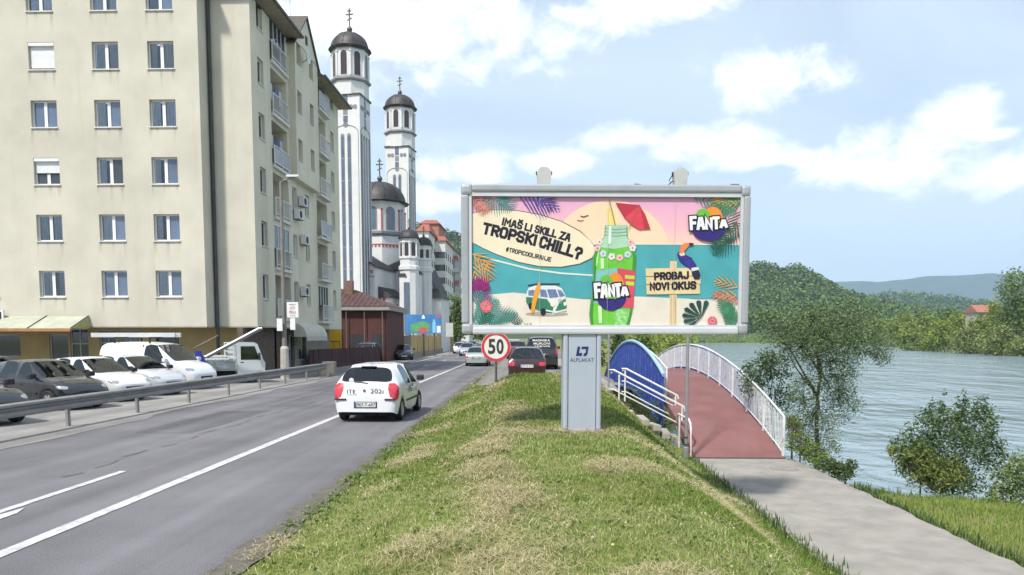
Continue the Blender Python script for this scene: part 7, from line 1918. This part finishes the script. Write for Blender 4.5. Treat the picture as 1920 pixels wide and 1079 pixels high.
# ================================================================== hills and mountains
def hill(name, Yc, prof, depth, mat, nstep=120, seed=0, rough=.05, base=-2):
    """ridge whose skyline passes through the given photo points"""
    xs_ = np.array([at(a, 631, Yc).x for a, b in prof]); zs_ = np.array([at(a, b, Yc).z for a, b in prof])
    X = np.linspace(xs_[0], xs_[-1], nstep); Z = np.interp(X, xs_, zs_)
    ks = np.linspace(-1, 1, 36); V = []
    for k in ks:
        prf = (1 - abs(k)) ** 1.15 if k < 0 else (1 - abs(k)) ** .9
        yy = Yc + k * depth; nz_ = (vnoise(X / depth * 7 + 9, np.full_like(X, k * 6 + seed), seed) - .5) * rough * 2 + (vnoise(X / depth * 22, np.full_like(X, k * 17 + seed), seed + 3) - .5) * rough
        V.append(np.stack([X, np.full_like(X, yy), base + (Z - base) * np.clip(prf + nz_ * (1 - abs(prf - .5)) * (prf < .999), 0, 1.2)], -1))
    V = np.array(V); ii = np.arange(36 * nstep).reshape(36, nstep)
    F = np.stack([ii[:-1, :-1], ii[:-1, 1:], ii[1:, 1:], ii[1:, :-1]], -1).reshape(-1)
    o = npmesh(name, V.reshape(-1, 3), F, 4, mat); o.data.shade_smooth(); tag(o, kind='structure'); return V
hm = M('wooded_hill', (.055, .085, .028), .95, var=.5, scale=.02, col2=(.03, .055, .018))
prof1 = [(600, 440), (760, 425), (840, 438), (870, 446), (1000, 470), (1150, 490), (1300, 505), (1400, 508), (1432, 501), (1460, 512), (1490, 508), (1520, 532), (1560, 557), (1620, 572), (1680, 588), (1760, 600), (1900, 612), (2300, 618)]
V1 = hill('wooded_hill', 1000, prof1, 320, hm, 150, 1, .05)
prof2 = [(1480, 600), (1560, 588), (1630, 566), (1670, 556), (1700, 560), (1740, 562), (1790, 566), (1850, 576), (1950, 590), (2150, 600)]
V2 = hill('farther_hill', 1700, prof2, 380, hm, 90, 2, .05)
prof3 = [(1200, 560), (1440, 545), (1530, 532), (1560, 526), (1600, 524), (1640, 527), (1690, 521), (1730, 516), (1780, 515), (1820, 513), (1850, 510), (1900, 511), (2000, 505), (2200, 500), (2500, 520)]
V3 = hill('blue_mountain', 5200, prof3, 900, M('mountain_forest', (.05, .075, .035), .95, var=.4, scale=.006), 160, 5, .02)
def forest(name, V, n, size, mat, label, kk=44, seed=5, kmax=.62):
    r_ = np.random.default_rng(seed); a = r_.integers(2, int(36 * kmax), n); b = r_.integers(0, V.shape[1] - 1, n)
    fa = r_.uniform(0, 1, (n, 1)); fb = r_.uniform(0, 1, (n, 1))
    P = (V[a, b] * (1 - fb) + V[a, b + 1] * fb) * (1 - fa) + (V[a + 1, b] * (1 - fb) + V[a + 1, b + 1] * fb) * fa
    s_ = size * r_.uniform(.55, 1.35, n); d = r_.normal(size=(n, kk, 3)); d /= np.linalg.norm(d, axis=2, keepdims=True)
    C = P[:, None] + d * s_[:, None, None] * np.array([.55, .55, .75]) + np.array([0, 0, 1]) * (s_ * .7)[:, None, None]
    o = leaves_mesh(name, C.reshape(-1, 3), size * .40, mat, None, .8, seed=seed); tag(o, label, 'forest', kind='stuff')
lf_far = leafmat('far_forest_leaf', [(.05, .085, .018), (.085, .145, .026), (.13, .19, .034), (.17, .235, .045)], trans=.15)
forest('hill_forest', V1, 7000, 8.0, lf_far, 'dense green forest covering the near hill across the valley')
forest('far_hill_forest', V2, 2200, 10.0, lf_far, 'dark forest on the low farther hill', seed=6)

# ================================================================== grass
def blades(name, X, Y, Zb, h, wdt, mat, label, seed=0, lean=.35, flat=0.0, zs=1.0):
    r_ = np.random.default_rng(seed); n = len(X)
    a = r_.uniform(0, 2 * np.pi, n); ln = np.abs(r_.normal(0, lean, n)) + flat
    dx, dy = np.cos(a), np.sin(a); sxx, syy = -dy, dx
    B = np.stack([X, Y, Zb], -1)
    up1 = np.stack([dx * ln * .35, dy * ln * .35, np.sqrt(np.clip(1 - (ln * .35) ** 2, .05, 1)) * .55], -1) * h[:, None]
    up2 = np.stack([dx * ln, dy * ln, np.sqrt(np.clip(1 - (ln * .8) ** 2, .03, 1))], -1) * h[:, None]
    up1[:, 2] *= zs; up2[:, 2] *= zs * r_.uniform(.3, 1.2, n) if zs < 1 else 1.0
    S2 = np.stack([sxx, syy, np.zeros(n)], -1) * (wdt / 2)[:, None]
    V = np.stack([B - S2, B + S2, B + up1 + S2 * .8, B + up1 - S2 * .8, B + up2], 1)
    k = 5 * np.arange(n)[:, None]
    F = np.concatenate([k + np.array([0, 1, 2]), k + np.array([0, 2, 3]), k + np.array([3, 2, 4])], 1).reshape(-1)
    o = npmesh(name, V.reshape(-1, 3), F, 3, mat); tag(o, label, 'grass', kind='stuff'); return o
gm1 = leafmat('meadow_grass', [(.09, .145, .028), (.155, .235, .046), (.225, .315, .072), (.31, .375, .12), (.48, .46, .27)], .7, .3)
gm2 = leafmat('dry_grass', [(.28, .225, .12), (.45, .375, .22), (.58, .50, .33), (.36, .30, .15)], .8, .2)
gm3 = leafmat('lawn_grass', [(.085, .15, .022), (.14, .22, .035), (.19, .28, .05), (.24, .30, .065)], .7, .3)
def drymap(x, y):
    """where mown hay lies: a streak down the crest and scattered heaps"""
    st_ = np.exp(-((x + .55 + .25 * np.sin(y * .7) + .02 * (y - 12)) / .40) ** 2) * (y < 17.5) * (.25 + .75 * sstep(.2, .7, vnoise(x * 2.1, y * 1.5, 21)))
    hp = sstep(.62, .84, vnoise(x * 1.0 + 40, y * .8, 22)) * .8
    return np.clip(st_ * 1.5 + hp, 0, 1)
def scatter(x0, x1, y0, y1, dens, seed):
    n = int((x1 - x0) * (y1 - y0) * dens); r_ = np.random.default_rng(seed); return r_.uniform(x0, x1, n), r_.uniform(y0, y1, n), r_
GX, GY, GH, GW = [], [], [], []; DX, DY, DH, DW = [], [], [], []
for (y0, y1, dens, h, wd) in ((3.6, 6.5, 2900, .045, .006), (6.5, 10, 2100, .048, .008), (10, 15, 1250, .052, .011), (15, 21, 680, .06, .015), (21, 30, 360, .07, .02), (30, 42, 90, .09, .03)):
    x, y, r_ = scatter(GRASS_L - .05, PATH_L - .02 if y0 < 20 else 4.4, y0, y1, dens, int(y0 * 10))
    keep = np.ones(len(x), bool)
    if y0 >= 28: keep &= x < GRASS_L + .9
    keep &= ~((y > 28.2) & (x > -2.2))
    edge = x < GRASS_L + .25; keep &= ~(edge & (r_.uniform(0, 1, len(x)) > (.25 + (x - GRASS_L + .05) * 2.2)))
    keep &= ~((np.abs(x - pc.x) < .44) & (np.abs(y - BY - .12) < .3))
    keep &= ~((x > 1.9) & (x < 4.7) & (np.abs(y - SYY) < .8))
    x, y = x[keep], y[keep]; dm_ = drymap(x, y); r2 = r_.uniform(0, 1, len(x))
    dry = r2 < .05 + dm_ * .64; lush = .7 + .7 * vnoise(x * .8, y * .8, 12) + .6 * sstep(PATH_L - 1.3, PATH_L - .2, x)
    g = ~dry
    GX.append(x[g]); GY.append(y[g]); GH.append(h * lush[g] * r_.uniform(.55, 1.4, g.sum())); GW.append(wd * r_.uniform(.7, 1.3, g.sum()))
    DX.append(x[dry]); DY.append(y[dry]); DH.append(h * 2.2 * r_.uniform(.7, 1.6, dry.sum())); DW.append(wd * .75 * r_.uniform(.7, 1.2, dry.sum()))
GX, GY, GH, GW = map(np.concatenate, (GX, GY, GH, GW)); DX, DY, DH, DW = map(np.concatenate, (DX, DY, DH, DW))
lushm = (vnoise(GX * .9 + 7, GY * .7, 31) * .6 + vnoise(GX * 2.6, GY * 2.6, 33) * .4 + .12 * sstep(PATH_L - 1.2, PATH_L, GX)) + rng.normal(0, .06, len(GX)) > .52
gmB = leafmat('lush_grass', [(.075, .125, .02), (.125, .195, .032), (.18, .255, .05), (.24, .31, .07)], .7, .3)
for q_, mt_, lb_ in ((~lushm, gm1, 'yellowish short mown grass on the roadside mound'), (lushm, gmB, 'darker green grass patches on the roadside mound')):
    blades('grass', GX[q_], GY[q_], gz(GX[q_], GY[q_]) - .01, GH[q_] * (1.0 if mt_ is gm1 else 1.25), GW[q_], mt_, lb_, 1, .85)
blades('hay', DX, DY, gz(DX, DY) + .05 * rng.uniform(0, 1, len(DX)) ** 2 + .05 * drymap(DX, DY), DH, DW, gm2, 'pale mown hay lying in streaks on the mound', 2, .12, 1.06, .34)
# broad-leaved weeds and small blossoms in the mown grass
nw = 420; wx = rng.uniform(GRASS_L + .2, PATH_L - .1, nw); wy = rng.uniform(4, 22, nw)
wx[:150] = GRASS_L + np.abs(rng.normal(0, .22, 150))
C = np.repeat(np.stack([wx, wy, gz(wx, wy) + .035], -1)[:, None], 9, 1) + rng.normal(size=(nw, 9, 3)) * np.array([.05, .05, .018])
wl_ = leaves_mesh('broadleaf_weeds', C.reshape(-1, 3), .06, lf_mid, None, .55, seed=9); tag(wl_, 'small broad leaved weeds scattered in the mown grass', 'weeds', kind='stuff')
nf = 160; fx = rng.uniform(GRASS_L + .2, PATH_L - .2, nf); fy = rng.uniform(4, 18, nf)
C = np.repeat(np.stack([fx, fy, gz(fx, fy) + .06], -1)[:, None], 3, 1) + rng.normal(size=(nf, 3, 3)) * .008
fl_ = leaves_mesh('clover_blossoms', C.reshape(-1, 3), .022, leafmat('blossom_petal', [(.6, .58, .5), (.65, .6, .2), (.62, .6, .55)]), None, .9, seed=10); tag(fl_, 'tiny pale blossoms in the mown grass', 'flowers', kind='stuff')
# lawn beside the path
x, y, r_ = scatter(PATH_R - .04, 16, 7.5, 18.4, 420, 77)
keep = (river_sd(x, y) > .1) & ~((x < PATH_R + .22) & (r_.uniform(0, 1, len(x)) > .5)); x, y = x[keep], y[keep]
blades('lawn', x, y, gz(x, y) - .01, .09 * r_.uniform(.6, 1.4, len(x)) * (1 + 1.2 * sstep(2.0, .2, river_sd(x, y))), .013 * r_.uniform(.7, 1.3, len(x)), gm3, 'bright short grass between the path and the river shrubs', 3, .35)
# weeds along path edges and on the bank
xw = np.concatenate([PATH_L - .12 + rng.normal(0, .10, 1500), PATH_R + .08 + np.abs(rng.normal(0, .12, 1500)), rng.uniform(7.4, 11, 900)]); yw_ = np.concatenate([rng.uniform(8, 21, 1500), rng.uniform(9, 21, 1500), rng.uniform(16.6, 18.4, 900)])
blades('weeds', xw, yw_, gz(xw, yw_) - .02, rng.uniform(.06, .26, len(xw)), rng.uniform(.012, .03, len(xw)), lf_dark, 'dark weeds growing along the edges of the footpath', 4, .5)
xw = rng.uniform(1.6, 4.6, 2600); yw_ = rng.uniform(25.6, 30, 2600)
blades('bank_weeds', xw, yw_, gz(xw, yw_) - .02, rng.uniform(.1, .5, len(xw)), rng.uniform(.02, .05, len(xw)), lf_dark, 'rough dark weeds on the bank beneath the bridge side', 5, .5)

# ================================================================== air
hz_ = MB().box(-4200, 6100, -420, 6450, -6.5, 560).build('haze', None)
hmx = bpy.data.materials.new('haze_air'); hmx.use_nodes = True; t = hmx.node_tree; t.nodes.remove(t.nodes['Principled BSDF'])
pv = t.nodes.new('ShaderNodeVolumePrincipled'); pv.inputs['Color'].default_value = (.52, .74, 1, 1); pv.inputs['Density'].default_value = 1.35e-4; pv.inputs['Anisotropy'].default_value = .0
t.links.new(pv.outputs[0], t.nodes['Material Output'].inputs['Volume'])
hz_.data.materials.append(hmx); tag(hz_, kind='stuff')
